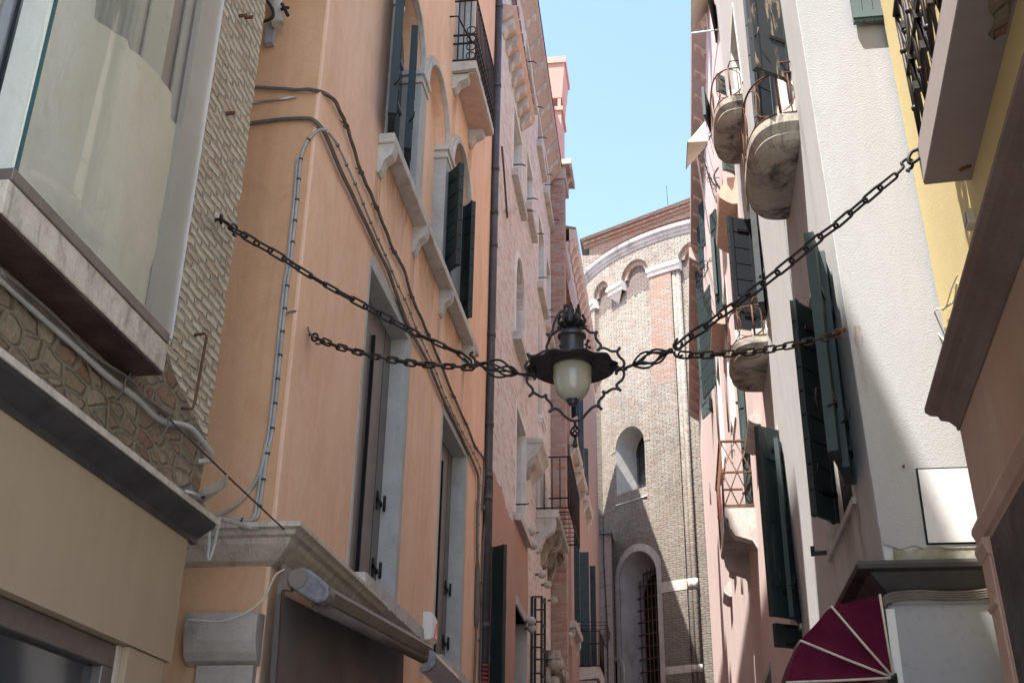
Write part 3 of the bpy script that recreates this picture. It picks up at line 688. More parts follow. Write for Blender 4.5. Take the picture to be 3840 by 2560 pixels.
def tall_window(u0, u1, v0, v1):
    fr = MB()
    fr.box(OF, u1 - 0.02, u1 + 0.115, v0, v1 + 0.12, -0.198, 0.012)       # far jamb stone
    fr.box(OF, u0 - 0.05, u0 + 0.012, v0, v1 + 0.0, -0.05, 0.006)
    fr.box(OF, u0 - 0.02, u1 - 0.02, v1 - 0.02, v1 + 0.12, -0.198, 0.012)
    wnd = fr.build('window', MT['greystone'], ob, bevel=0.006)
    um = u0 + (u1 - u0) * 0.5
    for k, (a, b) in enumerate(((u0 + 0.0, um - 0.004), (um + 0.004, u1 - 0.02))):
        s = MB().box(OF, a, b, v0, v1 - 0.02, -0.19, -0.155).build('shutter', MT['grey'], wnd, bevel=0.004)
        MB().box(OF, (a + b) / 2 + (0.1 if k else -0.1), (a + b) / 2 + (0.106 if k else -0.094), v0, v1 - 0.02, -0.156, -0.1525).build('groove', MT['black'], s)
    MB().box(OF, um - 0.004, um + 0.022, v0 + 0.02, v1 - 0.3, -0.15, -0.12).build('closing_bar', MT['black'], wnd)
    for hv in (v0 + 0.35, v0 + 0.95):
        hm = MB()
        hm.box(OF, u1 - 0.2, u1 - 0.03, hv, hv + 0.04, -0.155, -0.14); hm.tube([OF.P(u1 - 0.035, hv - 0.04, -0.12), OF.P(u1 - 0.035, hv + 0.1, -0.12)], 0.014, 8)
        hm.box(OF, u1 - 0.2, u1 - 0.16, hv - 0.06, hv + 0.1, -0.155, -0.14)
        hm.build('hinge', MT['iron'], wnd)
    return wnd
tall_window(8.22, 9.66, 2.08, 4.70)
tall_window(11.41, 12.83, 2.05, 4.64)
# rough sill blocks
def rough_block(fr, u0, u1, v0, v1, d, mat, nm, par, amp=0.012, n=30):
    rows = []
    for t in range(n + 1):
        u = u0 + (u1 - u0) * t / n; w1 = wob(u, 9, amp); w2 = wob(u + 5, 12, amp)
        rows.append([fr.P(u, v1, 0), fr.P(u, v1 + w1 * 0.4, d + w1), fr.P(u, v0 + w2, d + w2 * 0.7), fr.P(u, v0 - 0.02, d * 0.55), fr.P(u, v0 - 0.03, 0)])
    return MB().grid(rows, closed=True, smooth=False, caps=True).build(nm, mat, par)
rough_block(OF, 8.14, 10.25, 1.965, 2.075, 0.16, MT['stone'], 'window_sill', ob)
rough_block(OF, 11.3, 12.95, 1.95, 2.045, 0.12, MT['stone'], 'window_sill', ob)
# first-floor sill with brackets
MB().box(OF, 8.16, 12.76, 5.90, 6.0, 0, 0.145).build('balcony_sill', MT['stone'], ob, bevel=0.01)
for u_ in (8.25, 9.66, 11.02, 12.46):
    modillion(OF, u_, 0.13, 5.9, 0.14, 0.29).build('sill_bracket', MT['stone'], ob)
# three arched lights
def archivolt(fr, c, r, vs, w, d, nm, par, mat):
    rows = []
    for k in range(25):
        a = math.pi * k / 24
        rows.append([fr.P(c + rr * math.cos(a), vs + rr * math.sin(a), dd) for rr, dd in ((r, 0.0), (r, d), (r + w * 0.45, d), (r + w * 0.5, d * 0.6), (r + w, d * 0.6), (r + w, 0.0))])
    return MB().grid(rows, closed=True, smooth=False, caps=True).build(nm, mat, par)
for (u0, u1, vs_) in ((8.5, 9.55, 7.78), (9.76, 10.93, 7.76), (11.24, 12.44, 7.74)):
    archivolt(OF, (u0 + u1) / 2, (u1 - u0) / 2 - 0.01, vs_, 0.1, 0.05, 'arch_moulding', ob, MT['stone'])
for (u0, u1, dep) in ((9.52, 9.79, 0.19), (10.90, 11.27, 0.19), (8.33, 8.52, 0.19), (12.42, 12.62, 0.19)):
    jm = MB(); jm.box(OF, u0, u1, 6.0, 7.60, -dep, 0.025)
    jj = jm.build('window_pillar', MT['greystone'], ob, bevel=0.006)
    cp = MB(); cp.box(OF, u0 - 0.02, u1 + 0.02, 7.60, 7.66, -dep, 0.04); cp.box(OF, u0 - 0.035, u1 + 0.035, 7.70, 7.76, -dep, 0.055); cp.box(OF, u0 - 0.005, u1 + 0.005, 7.66, 7.70, -dep, 0.03)
    cp.build('capital', MT['stone'], jj)
for (u0, u1, vs_) in ((8.5, 9.55, 7.78), (11.24, 12.44, 7.74)):
    fm = MB(); fm.sheet(archp(u0 + 0.01, u1 - 0.01, 6.0, vs_), [], OF, -0.185)
    wd = fm.build('window_glass', MT['glass'], ob)
    bw_ = MB(); um = (u0 + u1) / 2
    bw_.box(OF, um - 0.03, um + 0.03, 6.0, vs_ + 0.4, -0.184, -0.16)
    for vv in (6.03, 6.6, 7.2, 7.75): bw_.box(OF, u0 + 0.03, u1 - 0.03, vv, vv + 0.04, -0.184, -0.165)
    bw_.build('glazing_bar', MT['bluegrey'], wd)
# shutters: folded back leaves seen nearly edge on
def leaf(parent, hinge, free, z0, z1, mat, boards=0, battens=0, th=0.04):
    o = leaf_mb(hinge, free, z0, z1, th, boards, battens).build('shutter', mat, parent)
    t = Vector((free[0] - hinge[0], free[1] - hinge[1], 0)).normalized()
    for k in (0.12, 0.88):
        hm = MB(); q = Vector((hinge[0], hinge[1], z0 + (z1 - z0) * k)); hm.bar(q, q + t * 0.2, 0.06, 0.035); hm.tube([q + Vector((0, 0, -0.06)), q + Vector((0, 0, 0.06))], 0.015, 6)
        hm.build('hinge', MT['iron'], o, merge=False)
    hm = MB(); q = Vector((free[0], free[1], z0 + 0.3)); hm.tube([q, q + Vector((0.05, -0.03, 0.02)), q + Vector((0.06, -0.04, 0.08))], 0.006, 6)
    hm.build('hook', MT['iron'], o)
    return o
leaf(ob, (-2.36, 8.42), (-2.235, 7.96), 6.06, 8.6, MT['blackgreen'], 0, 4, 0.06)
leaf(ob, (-2.42, 9.28), (-2.30, 8.80), 6.28, 7.75, MT['blackgreen'], 0, 4, 0.05)
leaf_px(OF, D_(1232, 1032), E_(1200, 40), D_(1306, 956), MT['blackgreen'], ob, 0.02, 7, 0, 0.045)
leaf_px(OF, D_(1322, 1215), E_(1300, 330), D_(1375, 1180), MT['blackgreen'], ob, 0.02, 7, 0, 0.045)
# small upper balcony
bl = rough_block(OF, 11.08, 12.5, 9.02, 9.13, 0.30, MT['stone'], 'balcony', ob, 0.006)
MB().box(OF, 11.14, 12.42, 8.985, 9.0, 0.02, 0.285).build('balcony_underside', MT['roughstone'], bl)
modillion(OF, 11.22, 0.16, 9.0, 0.2, 0.22).build('bracket', MT['stone'], bl); modillion(OF, 12.36, 0.16, 9.0, 0.2, 0.22).build('bracket', MT['stone'], bl)
rl = MB(); do = 0.285
for vv in (9.16, 9.42, 9.55, 10.1):
    rl.bar(OF.P(11.1, vv, do), OF.P(12.48, vv, do), 0.02, 0.02); rl.bar(OF.P(11.1, vv, 0), OF.P(11.1, vv, do), 0.02, 0.02); rl.bar(OF.P(12.48, vv, 0), OF.P(12.48, vv, do), 0.02, 0.02)
for t in range(15):
    u_ = 11.1 + 1.38 * t / 14; rl.tube([OF.P(u_, 9.14, do), OF.P(u_, 10.1, do)], 0.009, 6)
    if t < 14: rl.torus(OF.P(u_ + 0.05, 9.485, do), 0.045, 0.007, (1, 0, 0), 12, 5); rl.torus(OF.P(u_ + 0.05, 9.29, do), 0.045, 0.007, (1, 0, 0), 12, 5)
for dd in (0.06, 0.13, 0.21):
    rl.tube([OF.P(11.1, 9.14, dd), OF.P(11.1, 10.1, dd)], 0.009, 6)
for vv in (9.22, 9.36, 9.485, 9.62):
    rl.torus(OF.P(11.1, vv, 0.225), 0.055, 0.008, (0, 1, 0), 14, 5)
rl.tube([OF.P(10.84, 9.63, 0.0), OF.P(10.84, 9.63, 0.10), OF.P(11.0, 9.5, 0.18), OF.P(11.1, 9.42, 0.24)], 0.012, 6)
rl.build('railing', MT['iron'], bl)
dr = MB().box(OF, 11.32, 11.78, 9.14, 11.2, -0.21, -0.17); dr.box(OF, 11.82, 12.28, 9.14, 11.2, -0.21, -0.17)
dr.build('balcony_door', MT['bluegrey'], ob)
MB().box(OF, 12.28, 12.42, 9.14, 11.3, -0.2, 0.015).build('door_jamb', MT['greystone'], ob)
MB().box(OF, 11.2, 11.3, 9.14, 11.3, -0.02, 0.012).build('door_jamb', MT['greystone'], ob)
MB().box(OS, -10.0, -2.425, GROUND, 14.9, 0.0, 0.004).build('lane_wall_shade', MT['deeporange'], ob)  # thin sheet whose deeper orange carries the shade of the lane
# cornice over the shop wraps the corner
prof = [(0, 1.96), (0.24, 1.925), (0.245, 1.895), (0.215, 1.885), (0.2, 1.86), (0.165, 1.85), (0.15, 1.82), (0.06, 1.74), (0, 1.72)]
rows = []
for (kind, a) in (('s', -4.2), ('c', 0), ('a', 8.55)):
    if kind == 's': rows.append([Vector((a, 6.575 - d, v)) for d, v in prof])
    elif kind == 'c': rows.append([Vector((-2.4 + d, 6.575 - d, v)) for d, v in prof])
    else: rows.append([Vector((-2.4 + d, a, v)) for d, v in prof])
MB().grid(rows, closed=True, smooth=False, caps=True).build('shop_cornice', MT['beam'], ob)
cpro = [(0, 1.43), (0.11, 1.425), (0.13, 1.40), (0.135, 1.34), (0.128, 1.26), (0.105, 1.2), (0.07, 1.155), (0.03, 1.135), (0, 1.13)]
MB().prism([Vector((-2.84, 6.575 - d, v)) for d, v in cpro], (0.44, 0, 0), smooth=False).build('corbel', MT['corbel'], ob, bevel=0.008)
MB().box(OS, -2.76, -2.42, GROUND, 1.13, 0, 0.06).build('pilaster', MT['corbel'], ob)
for (u_, v_, l_x, w_x, mt_) in ((8.25, 5.62, 1.1, 0.22, 'stain'), (9.66, 5.62, 0.9, 0.2, 'stain'), (11.02, 5.62, 1.2, 0.22, 'stain'), (12.46, 5.62, 0.9, 0.2, 'stain'), (8.9, 5.9, 0.7, 0.9, 'stain'), (10.3, 5.9, 0.8, 0.9, 'stain'), (11.7, 5.9, 0.7, 1.0, 'stain'), (10.9, 2.0, 0.5, 0.3, 'greystain'), (11.3, 8.9, 1.0, 0.3, 'stain'), (12.4, 8.9, 1.1, 0.3, 'stain')):
    stain(OF, u_, v_, l_x, w_x, mt_, ob)
# alarm siren
si = thing('alarm_siren', 'white alarm siren box with a red lens on the orange wall', 'alarm', (-2.4, 10.95, 2.1))
q = [(10.86, 2.10), (11.14, 2.10), (11.14, 2.34), (11.0, 2.365), (10.86, 2.37)]
rows = [[OF.P(u, v, 0.0) for u, v in q], [OF.P(u, v, 0.06) for u, v in q], [OF.P(11.0 + (u - 11.0) * 0.82, 2.235 + (v - 2.235) * 0.88, 0.10) for u, v in q]]
MB().grid(rows, closed=True, smooth=False, caps=True).build('case', MT['plastic'], si, bevel=0.012)
MB().prism([OF.P(10.97, 2.135, 0.095), OF.P(11.08, 2.135, 0.095), OF.P(11.05, 2.29, 0.095)], (0.014, 0, 0)).build('lens', MT['redlens'], si)

# ------------------------------------------------------------------ awnings on the orange shop
def loft(near, yn, far, yf, n=1):
    a = [onY(p, yn) for p in near]; b = [onY(p, yf) for p in far]
    return MB().grid([a, b], closed=True, smooth=False, caps=True)
aw = thing('brown_awning', 'brown retracted canvas awning with rounded grey end cap on the orange corner', 'awning', (-2.2, 7.8, 1.4))
cap = [F_(360, 770), F_(372, 715), F_(410, 680), F_(480, 668), F_(540, 690), F_(620, 752), F_(685, 820), F_(692, 880), F_(660, 925), F_(590, 948), F_(520, 915), F_(450, 868), F_(385, 825)]
cp3 = [onY(p, 6.46) for p in cap]
MB().prism(cp3, (0, 0.13, 0)).build('end_cap', MT['capmetal'], aw, bevel=0.014)
cc = onY(F_(448, 756), 6.458)
MB().lathe(cc, [(0.058, 0.0), (0.058, 0.006)], 28, (0, -1, 0)).build('cap_disc', MT['browncover'], aw)
X0 = -2.0
hn = [onY(F_(470, 690), 6.58), onY(F_(688, 845), 6.58), onY(F_(640, 930), 6.58), onY(F_(500, 880), 6.58)]
def shift(v, p):                              # the same profile at the far end
    return v
fe = onX(F_(1500, 1305), hn[1].x); dv = fe - hn[1]
MB().grid([hn, [p + dv for p in hn]], closed=True, smooth=False, caps=True).build('cover', MT['browncover'], aw)
r0 = onY(F_(600, 955), 6.55); r0.z -= 0.01
MB().tube([r0, r0 + dv], 0.035, 14).build('roller', MT['brownfabric'], aw)
fa0 = onY(F_(318, 880), 6.5); rows = []
for t in range(12):
    s = t / 11.0
    a = fa0 + Vector((0.005, 0.02, 0)); b = a + dv * 1.02
    rows.append([a.lerp(b, k / 24) + Vector((0.03 * s + 0.004 * math.sin(k * 0.9), 0, -1.15 * s)) for k in range(25)])
MB().grid(rows).build('fabric', MT['brownfabric'], aw, fix=False)
brk = MB(); b0 = onY(F_(320, 690), 6.5)
brk.prism([onY(p, 6.5) for p in (F_(325, 640), F_(400, 690), F_(395, 850), F_(330, 840), F_(300, 890), F_(285, 880))], (0, 0.05, 0))
brk.build('wall_bracket', MT['browncover'], aw)
MB().bar(fa0 + Vector((-0.012, 0, 0)), fa0 + Vector((0.02, 0, -1.2)), 0.02, 0.03).build('guide_rail', MT['bronze'], aw)
aw2 = thing('silver_awning', 'second awning with a silver case below the alarm siren', 'awning', (-2.0, 10, 1.7))
cap = [F_(1462, 1308), F_(1500, 1320), F_(1518, 1365), F_(1505, 1425), F_(1460, 1470), F_(1400, 1483), F_(1388, 1460), F_(1408, 1420), F_(1450, 1400)]
c3 = [onY(p, 9.0) for p in cap]
MB().prism(c3, (0, 0.05, 0)).build('end_cap', MT['capmetal'], aw2, bevel=0.006)
dv2 = onX(F_(1680, 1500), c3[1].x) - c3[1]
q = [Vector(p) + Vector((0, 0.05, 0)) for p in (c3[1], c3[2], c3[3], c3[4], c3[5], c3[8])]
MB().grid([q, [p + dv2 for p in q]], closed=True, smooth=False, caps=True).build('case', MT['alu'], aw2)

# ------------------------------------------------------------------ cables and pipes on the orange building
def wallpath(side, alley, d=0.03):
    return [OS.P(*OS.uv(p, d), d) for p in side] + [OF.P(*OF.uv(p, d), d) for p in alley]
up = wallpath([D_(60, 512), D_(200, 518), D_(330, 528), D_(440, 530)], [D_(545, 580), D_(600, 680), D_(628, 742), D_(665, 860), D_(713, 1015), D_(760, 1120), D_(803, 1220), D_(855, 1350), D_(907, 1482), D_(962, 1580), E_(1012, 182), E_(1060, 290), E_(1108, 400), E_(1180, 570), E_(1258, 765), E_(1330, 925), E_(1388, 1065), E_(1432, 1130), E_(1432, 1250), E_(1425, 1420), F_(1905, 180), F_(1895, 300), F_(1870, 780), F_(1862, 1240), F_(1852, 1700)])
bm_ = MB()
sp = smooth_path(up, 5)
for ph in range(3):
    bm_.tube([p + Vector((0.008 * math.cos(k * 0.42 + ph * 2.1), 0.006 * math.sin(k * 0.37 + ph * 2.1), 0.010 * math.sin(k * 0.42 + ph * 2.1))) for k, p in enumerate(sp)], 0.0085, 6)
for px in (D_(625, 742), D_(713, 1015), D_(803, 1220), D_(907, 1482), E_(1012, 180), E_(1108, 400), E_(1258, 765), E_(1330, 925), E_(1388, 1065), F_(1885, 230), F_(1862, 1240), F_(1868, 790)):
    u_, v_ = OF.uv(px, 0.03)
    bm_.tube([OF.P(u_ - 0.07, v_, 0.0), OF.P(u_ - 0.03, v_, 0.03)], 0.006, 6); bm_.torus(OF.P(u_, v_, 0.03), 0.021, 0.006, (0, 0.4, 1), 10, 5)
tag(bm_.build('twisted_cable', MT['cable'], None), 'upper twisted brown cable sagging down the orange wall in iron clips', 'cable')
lo = wallpath([D_(40, 728), D_(130, 716), D_(250, 702), D_(390, 697), D_(440, 712)], [D_(492, 770), D_(530, 850), D_(562, 930), D_(610, 1040), D_(655, 1130), D_(695, 1220), D_(742, 1315), D_(785, 1410), D_(822, 1490), D_(868, 1580), E_(930, 190), E_(985, 330), E_(1048, 455), E_(1110, 570), E_(1190, 765), E_(1290, 970), E_(1388, 1190), E_(1402, 1260), E_(1398, 1420), F_(1838, 160), F_(1832, 460), F_(1838, 700), F_(1830, 1060), F_(1822, 1300), F_(1808, 1700)])
m2 = MB(); sp = smooth_path(lo, 5)
m2.tube(sp, 0.0155, 8)
m2.tube([p + Vector((0, -0.02, -0.02)) for p in sp[20:-12]], 0.009, 6)
u0, v0 = OF.uv(F_(1838, 700), 0.03); u1, v1 = OF.uv(F_(1830, 1080), 0.03)
m2.tube([OF.P(u0, v0 + 0.12, 0.03), OF.P(u0, v0, 0.03), OF.P(u1, v1, 0.03), OF.P(u1, v1 - 0.12, 0.03)], 0.04, 10, rr=[0.014, 0.036, 0.036, 0.014])
tag(m2.build('thick_cable', MT['cable'], None), 'thick brown cable running diagonally below the twisted cable on the orange wall', 'cable')
cl = [OF.P(*OF.uv(p, 0.025), 0.025) for p in (D_(515, 775), D_(560, 830), D_(605, 920), D_(640, 1000), D_(690, 1110), D_(745, 1250), D_(800, 1380), D_(868, 1530), E_(920, 90), E_(980, 215), E_(1030, 345), E_(1085, 465), E_(1150, 610), E_(1200, 745), E_(1275, 905), E_(1340, 1035), E_(1412, 1180), E_(1412, 1300), F_(1858, 100), F_(1848, 400), F_(1844, 640))]
m3 = MB(); sp = smooth_path(cl, 4); m3.tube(sp, 0.0105, 8)
tc = m3.build('grey_cable', MT['conduit'], None); tag(tc, 'pale grey cable with black ties beside the thick brown cable on the orange wall', 'cable')
mk = []; clip_marks(sp, 0.26, 0.0115, mk); ties(mk, tc)
sd = [OS.P(*OS.uv(p, 0.025), 0.025) for p in (D_(515, 765), D_(470, 765), D_(415, 805), D_(372, 880), D_(352, 970), D_(342, 1110), D_(325, 1290), D_(312, 1400), D_(298, 1560), E_(282, 80), E_(268, 210), E_(255, 330), E_(243, 440), E_(228, 600), E_(208, 800), E_(185, 990), E_(165, 1075), E_(145, 1200), E_(118, 1390), E_(112, 1440), E_(85, 1485), E_(30, 1490), E_(-20, 1480), E_(-80, 1470))]
m4 = MB(); sp = smooth_path(sd, 4); m4.tube(sp, 0.0115, 8)
sd2 = [p + Vector((-0.022, 0, -0.004)) for p in sp[14:]]; m4.tube(sd2, 0.0105, 8)
br = [OS.P(*OS.uv(p, 0.025), 0.025) for p in (E_(158, 1065), E_(130, 1170), E_(80, 1280), E_(10, 1370), E_(-70, 1430), E_(-160, 1470))]
m4.tube(smooth_path(br), 0.0115, 8)
gcb = m4.build('grey_conduit', MT['conduit'], None); tag(gcb, 'pair of grey conduits climbing the side of the orange building near its corner', 'conduit')
mk = []; clip_marks(sp, 0.17, 0.0125, mk); ties(mk, gcb)
m5 = MB(); m5.tube([OS.P(*OS.uv(p, 0.02), 0.02) for p in (D_(60, 606), D_(200, 590), D_(330, 570))], 0.009, 6)
tag(m5.build('short_rod', MT['alu'], None), 'short grey rod on the orange side wall between the two cables', 'rod')
# loose cables at the ledge end, wire to the cornice
m6 = MB()
m6.tube(smooth_path([BF.P(*BF.uv(B_(1085, 1318), 0.13), 0.13), BF.P(*BF.uv(B_(1160, 1345), 0.15), 0.15), onY(B_(1205, 1430), 5.6), onY(B_(1228, 1530), 5.6), onY(C_(1618, 480), 5.6), onY(C_(1608, 600), 5.6), onY(C_(1622, 605), 5.6), onY(C_(1650, 530), 5.6), onY(C_(1668, 450), 5.6), onY(C_(1695, 330), 5.6), onY(C_(1700, 300), 5.7), onY(C_(1800, 310), 6.3), onY(C_(1900, 360), 6.5)]), 0.0085, 8)
for dz in (0, 14):
    m6.tube(smooth_path([onY(C_(1690, 290 + dz), 5.6), onY(C_(1780, 310 + dz), 6.0), onY(C_(1900, 350 + dz), 6.3), onY(C_(2000, 372), 6.35)]), 0.007, 6)
m6.tube(smooth_path([onY(C_(1700, 300), 5.6), onY(C_(1560, 340), 5.7), onY(C_(1430, 420), 5.8)]), 0.007, 6)
tag(m6.build('loose_cable', MT['conduit'], None), 'loose grey cable looping off the end of the shop ledge', 'cable')
w0 = BF.P(*BF.uv(B_(1000, 900), 0.06), 0.06); w1 = onY(F_(340, 378), 6.36)
tag(MB().tube([w0, w0.lerp(w1, 0.5) + Vector((0, 0, -0.005)), w1], 0.005, 6).build('steel_wire', MT['darkcable'], None), 'thin steel wire stretched from the brick wall to the orange shop cornice', 'wire')
m7 = MB(); m7.tube(smooth_path([onY(C_(1450, 1076), 6.4), onY(C_(1560, 1085), 6.4), onY(C_(1700, 1092), 6.4), onY(C_(1850, 1050), 6.4), onY(C_(1980, 970), 6.42), onY(C_(2060, 880), 6.44), onY(F_(270, 740), 6.45), onY(F_(345, 685), 6.47)]), 0.0055, 6)
tag(m7.build('beige_cable', MT['piping'], None), 'beige cable draped over the stained corbel to the brown awning', 'cable')
# drain spout in the side lane
sp_ = thing('drain_spout', 'pale tile drain spout with black clamp high between brick and orange walls', 'pipe', (-2.6, 6.45, 5))
z1 = onY(cr(900, 0, 5.225)(740, 480), 6.45); z2 = z1 + Vector((-0.10, 0, 0.6))
MB().tube([z1, z2], 0.045, 14).build('spout', MT['stone'], sp_)
z3 = onY(cr(900, 0, 5.225)(620, 800), 6.5)
MB().prism([onY(cr(900, 0, 5.225)(*p), 6.5) for p in ((470, 830), (620, 820), (680, 470), (520, 430))], (0, 0.06, 0)).build('collar', MT['marble'], sp_)
MB().tube(smooth_path([onY(cr(900, 0, 5.225)(*p), 6.3) for p in ((480, -60), (560, 60), (640, 200), (640, 330), (540, 400), (430, 430))]), 0.013, 8).build('hook', MT['iron'], sp_)
MB().tube([onY(cr(900, 0, 5.225)(*p), 6.4) for p in ((820, 80), (880, 190), (940, 310))], 0.014, 6).build('clamp', MT['iron'], sp_)
MB().tube([onY(cr(900, 0, 5.225)(*p), 6.4) for p in ((800, 200), (880, 150), (960, 155))], 0.012, 6).build('clamp', MT['iron'], sp_)
# downpipe at the far end of the orange wall
dp = thing('downpipe', 'grey copper downpipe at the far end of the orange wall', 'pipe', (-2.33, 14.22, GROUND))
PX = -2.345
MB().tube([(PX, 14.2, -0.9), (PX, 14.2, 15)], 0.056, 14).build('pipe', MT['pipe'], dp)
for px in (D_(1520, 20), D_(1510, 490), D_(1498, 980), D_(1492, 1238), D_(1490, 1440), E_(1482, 410), E_(1480, 960), E_(1476, 1265), E_(1474, 1395), F_(1935, 1180)):
    z = onX(px, PX).z
    MB().tube([(PX, 14.2, z - 0.035), (PX, 14.2, z + 0.035)], 0.063, 14).build('collar', MT['pipe'], dp)
zr = onX(F_(1930, 1475), PX).z
rp = MB()
for k in range(18): rp.tube([(PX, 14.2, zr - 0.05 * k - 0.028), (PX, 14.2, zr - 0.05 * k)], 0.062, 14); rp.tube([(PX, 14.2, zr - 0.05 * k - 0.05), (PX, 14.2, zr - 0.05 * k - 0.028)], 0.054, 14)
rp.build('sleeve', MT['redpipe'], dp)

# ================================================================== LEFT: weathered brick palazzo beyond the pipe
F2 = Frame((-2.318, 14.34, 0), (-0.018, 1, 0))
KS = 1.07
pb = thing('brick_palazzo', 'tall weathered red brick palazzo with stone windows beyond the grey downpipe', 'building', (-2.2, 18, GROUND))
U2 = 8.78; EV2 = 15.2
def uvw(px):
    return F2.uv(px)
wins = []                                   # (u0,u1,v0,v1)
def win(pn, pf, pb_, du=0.0):
    u0 = uvw(pn)[0]; u1, v1 = uvw(pf); v0 = uvw(pb_)[1]
    return (u0, u1 + du, v0, v1)
W2 = [win(a_(222, 1300), b_(302, 112), b_(205, 340)),
      win(b_(352, 300), b_(407, 452), b_(352, 735)),
      win(a_(343, 400), a_(405, 592), a_(345, 705)),
      win(a_(456, 1100), a_(506, 1268), b_(460, 140)),
      win(b_(524, 300), b_(572, 390), b_(526, 580)),
      win(b_(466, 1000), b_(520, 1072), b_(460, 1465)),
      win(b_(542, 1300), b_(594, 1455), c_(540, 290)),
      win(c_(250, 1300), c_(340, 1388), d_(300, 1060))]
W2 = [(x[0], min(x[1], U2 - 0.16), x[2], min(x[3], EV2 - 0.15)) for x in W2]
W2 = [x for x in W2 if x[1] - x[0] > 0.2]
pa = (uvw(b_(240, 1300))[0], uvw(b_(322, 1500))[0], uvw(c_(225, 400))[1], uvw(b_(262, 1170))[1])
door = (uvw(e_(278, 900))[0], uvw(e_(404, 900))[0], GROUND, uvw(e_(400, 868))[1])
arch_h = archp(pa[0], pa[1], pa[2], pa[3] - (pa[1] - pa[0]) / 2)
holes = [(rect(*x), 0.2) for x in W2] + [(arch_h, 0.22), (rect(door[0], door[1], GROUND + 0.02, door[3]), 0.25)]
MB().wall(F2, rect(0, U2, GROUND, EV2), holes, 7.0).build('wall', MT['redbrick'], pb)
for x in W2:
    u0, u1, v0, v1 = x; m = MB(); t = 0.1
    m.box(F2, u0 - t, u0 + 0.004, v0, v1 + t, -0.05, 0.012); m.box(F2, u1 - 0.004, u1 + t, v0, v1 + t, -0.05, 0.012)
    m.box(F2, u1 - 0.015, u1, v0, v1, -0.198, -0.05); m.box(F2, u0 + 0.004, u1 - 0.004, v1 - 0.004, v1 + t, -0.05, 0.012); m.box(F2, u0, u1 - 0.015, v1 - 0.015, v1 + 0.01, -0.198, -0.05)
    wd = m.build('window', MT['whitestone'], pb)
    MB().box(F2, u0 - 0.14, u1 + 0.14, v0 - 0.13, v0, 0, 0.11).build('sill', MT['stone'], wd)
    MB().sheet(rect(u0 + 0.002, u1 - 0.016, v0 + 0.002, v1 - 0.016), [], F2, -0.19).build('pane', MT['glass'], wd)
    for uu in (u0 - 0.02, u1 + 0.25):
        hm = MB(); hm.tube([F2.P(uu, v0 + 0.15, 0.01), F2.P(uu, v0 + 0.15, 0.16), F2.P(uu + 0.12, v0 + 0.2, 0.2)], 0.012, 5); hm.build('shutter_hook', MT['iron'], wd)
am = archivolt(F2, (pa[0] + pa[1]) / 2, (pa[1] - pa[0]) / 2, pa[3] - (pa[1] - pa[0]) / 2, 0.13, 0.03, 'arched_window', pb, MT['whitestone'])
zs_ = pa[3] - (pa[1] - pa[0]) / 2
MB().box(F2, pa[0] - 0.13, pa[0] + 0.004, pa[2], zs_, -0.02, 0.03).build('jamb', MT['whitestone'], am)
m = MB(); m.box(F2, pa[1] - 0.004, pa[1] + 0.13, pa[2], zs_, -0.02, 0.03); m.box(F2, pa[1] - 0.012, pa[1], pa[2], zs_, -0.21, -0.019)
m.build('jamb', MT['whitestone'], am)
MB().box(F2, pa[0] - 0.2, pa[1] + 0.25, pa[2] - 0.14, pa[2], 0, 0.14).build('sill', MT['stone'], am)
MB().sheet(arch_h, [], F2, -0.205).build('pane', MT['glass'], am)
# plaster skirt, terracotta and flaking, with a ragged upper edge
top = [d_(40, 560), d_(62, 640), d_(100, 700), d_(118, 690), d_(133, 800), d_(152, 860), d_(165, 940), d_(185, 980), d_(205, 1040), d_(235, 1085), d_(255, 1125), d_(270, 1060), d_(290, 1075), d_(300, 1165), d_(425, 1440), e_(430, 470)]
tp = [uvw(q) for q in top]
ul = tp[-1][0]
out = [(0.02, GROUND)] + [(0.02, tp[0][1])] + tp + [(ul, tp[-1][1] - 0.4), (door[1] + 0.06, door[3] + 0.02), (door[1] + 0.06, GROUND)]
hole = rect(door[0], door[1], GROUND + 0.02, door[3])
ps = MB().sheet(out[::-1], [hole], F2, 0.014)
ps.build('plaster_skirt', MT['terracotta'], pb, fix=False)
dm = MB(); dm.box(F2, door[0] - 0.02, door[1] + 0.1, door[3], door[3] + 0.14, -0.2, 0.03); dm.box(F2, door[1] - 0.02, door[1] + 0.1, GROUND, door[3], -0.24, 0.03)
dd_ = dm.build('doorway', MT['greystone'], pb)
MB().box(F2, door[0], door[1] - 0.02, GROUND, door[3], -0.24, -0.22).build('door', MT['sootstone'], dd_)
u_, v_ = uvw(e_(145, 740))
q = [F2.P(u_ + 0.28 * math.cos(2 * math.pi * k / 22) * 0.9, v_ + 0.32 * math.sin(2 * math.pi * k / 22), 0.014) for k in range(22)]
MB().prism(q, F2.n * 0.012).build('round_plaque', MT['sootstone'], pb)
sh = MB(); u0 = uvw(e_(62, 300))[0]; z1 = uvw(e_(95, 140))[1]
shl = leaf_mb((F2.P(0.12, 0, 0.02).x, F2.P(0.12, 0, 0).y), (F2.P(0.02, 0, 0.20).x, F2.P(-0.02, 0, 0).y), GROUND, z1, 0.04, 0, 7).build('shutter', MT['blackgreen'], pb)
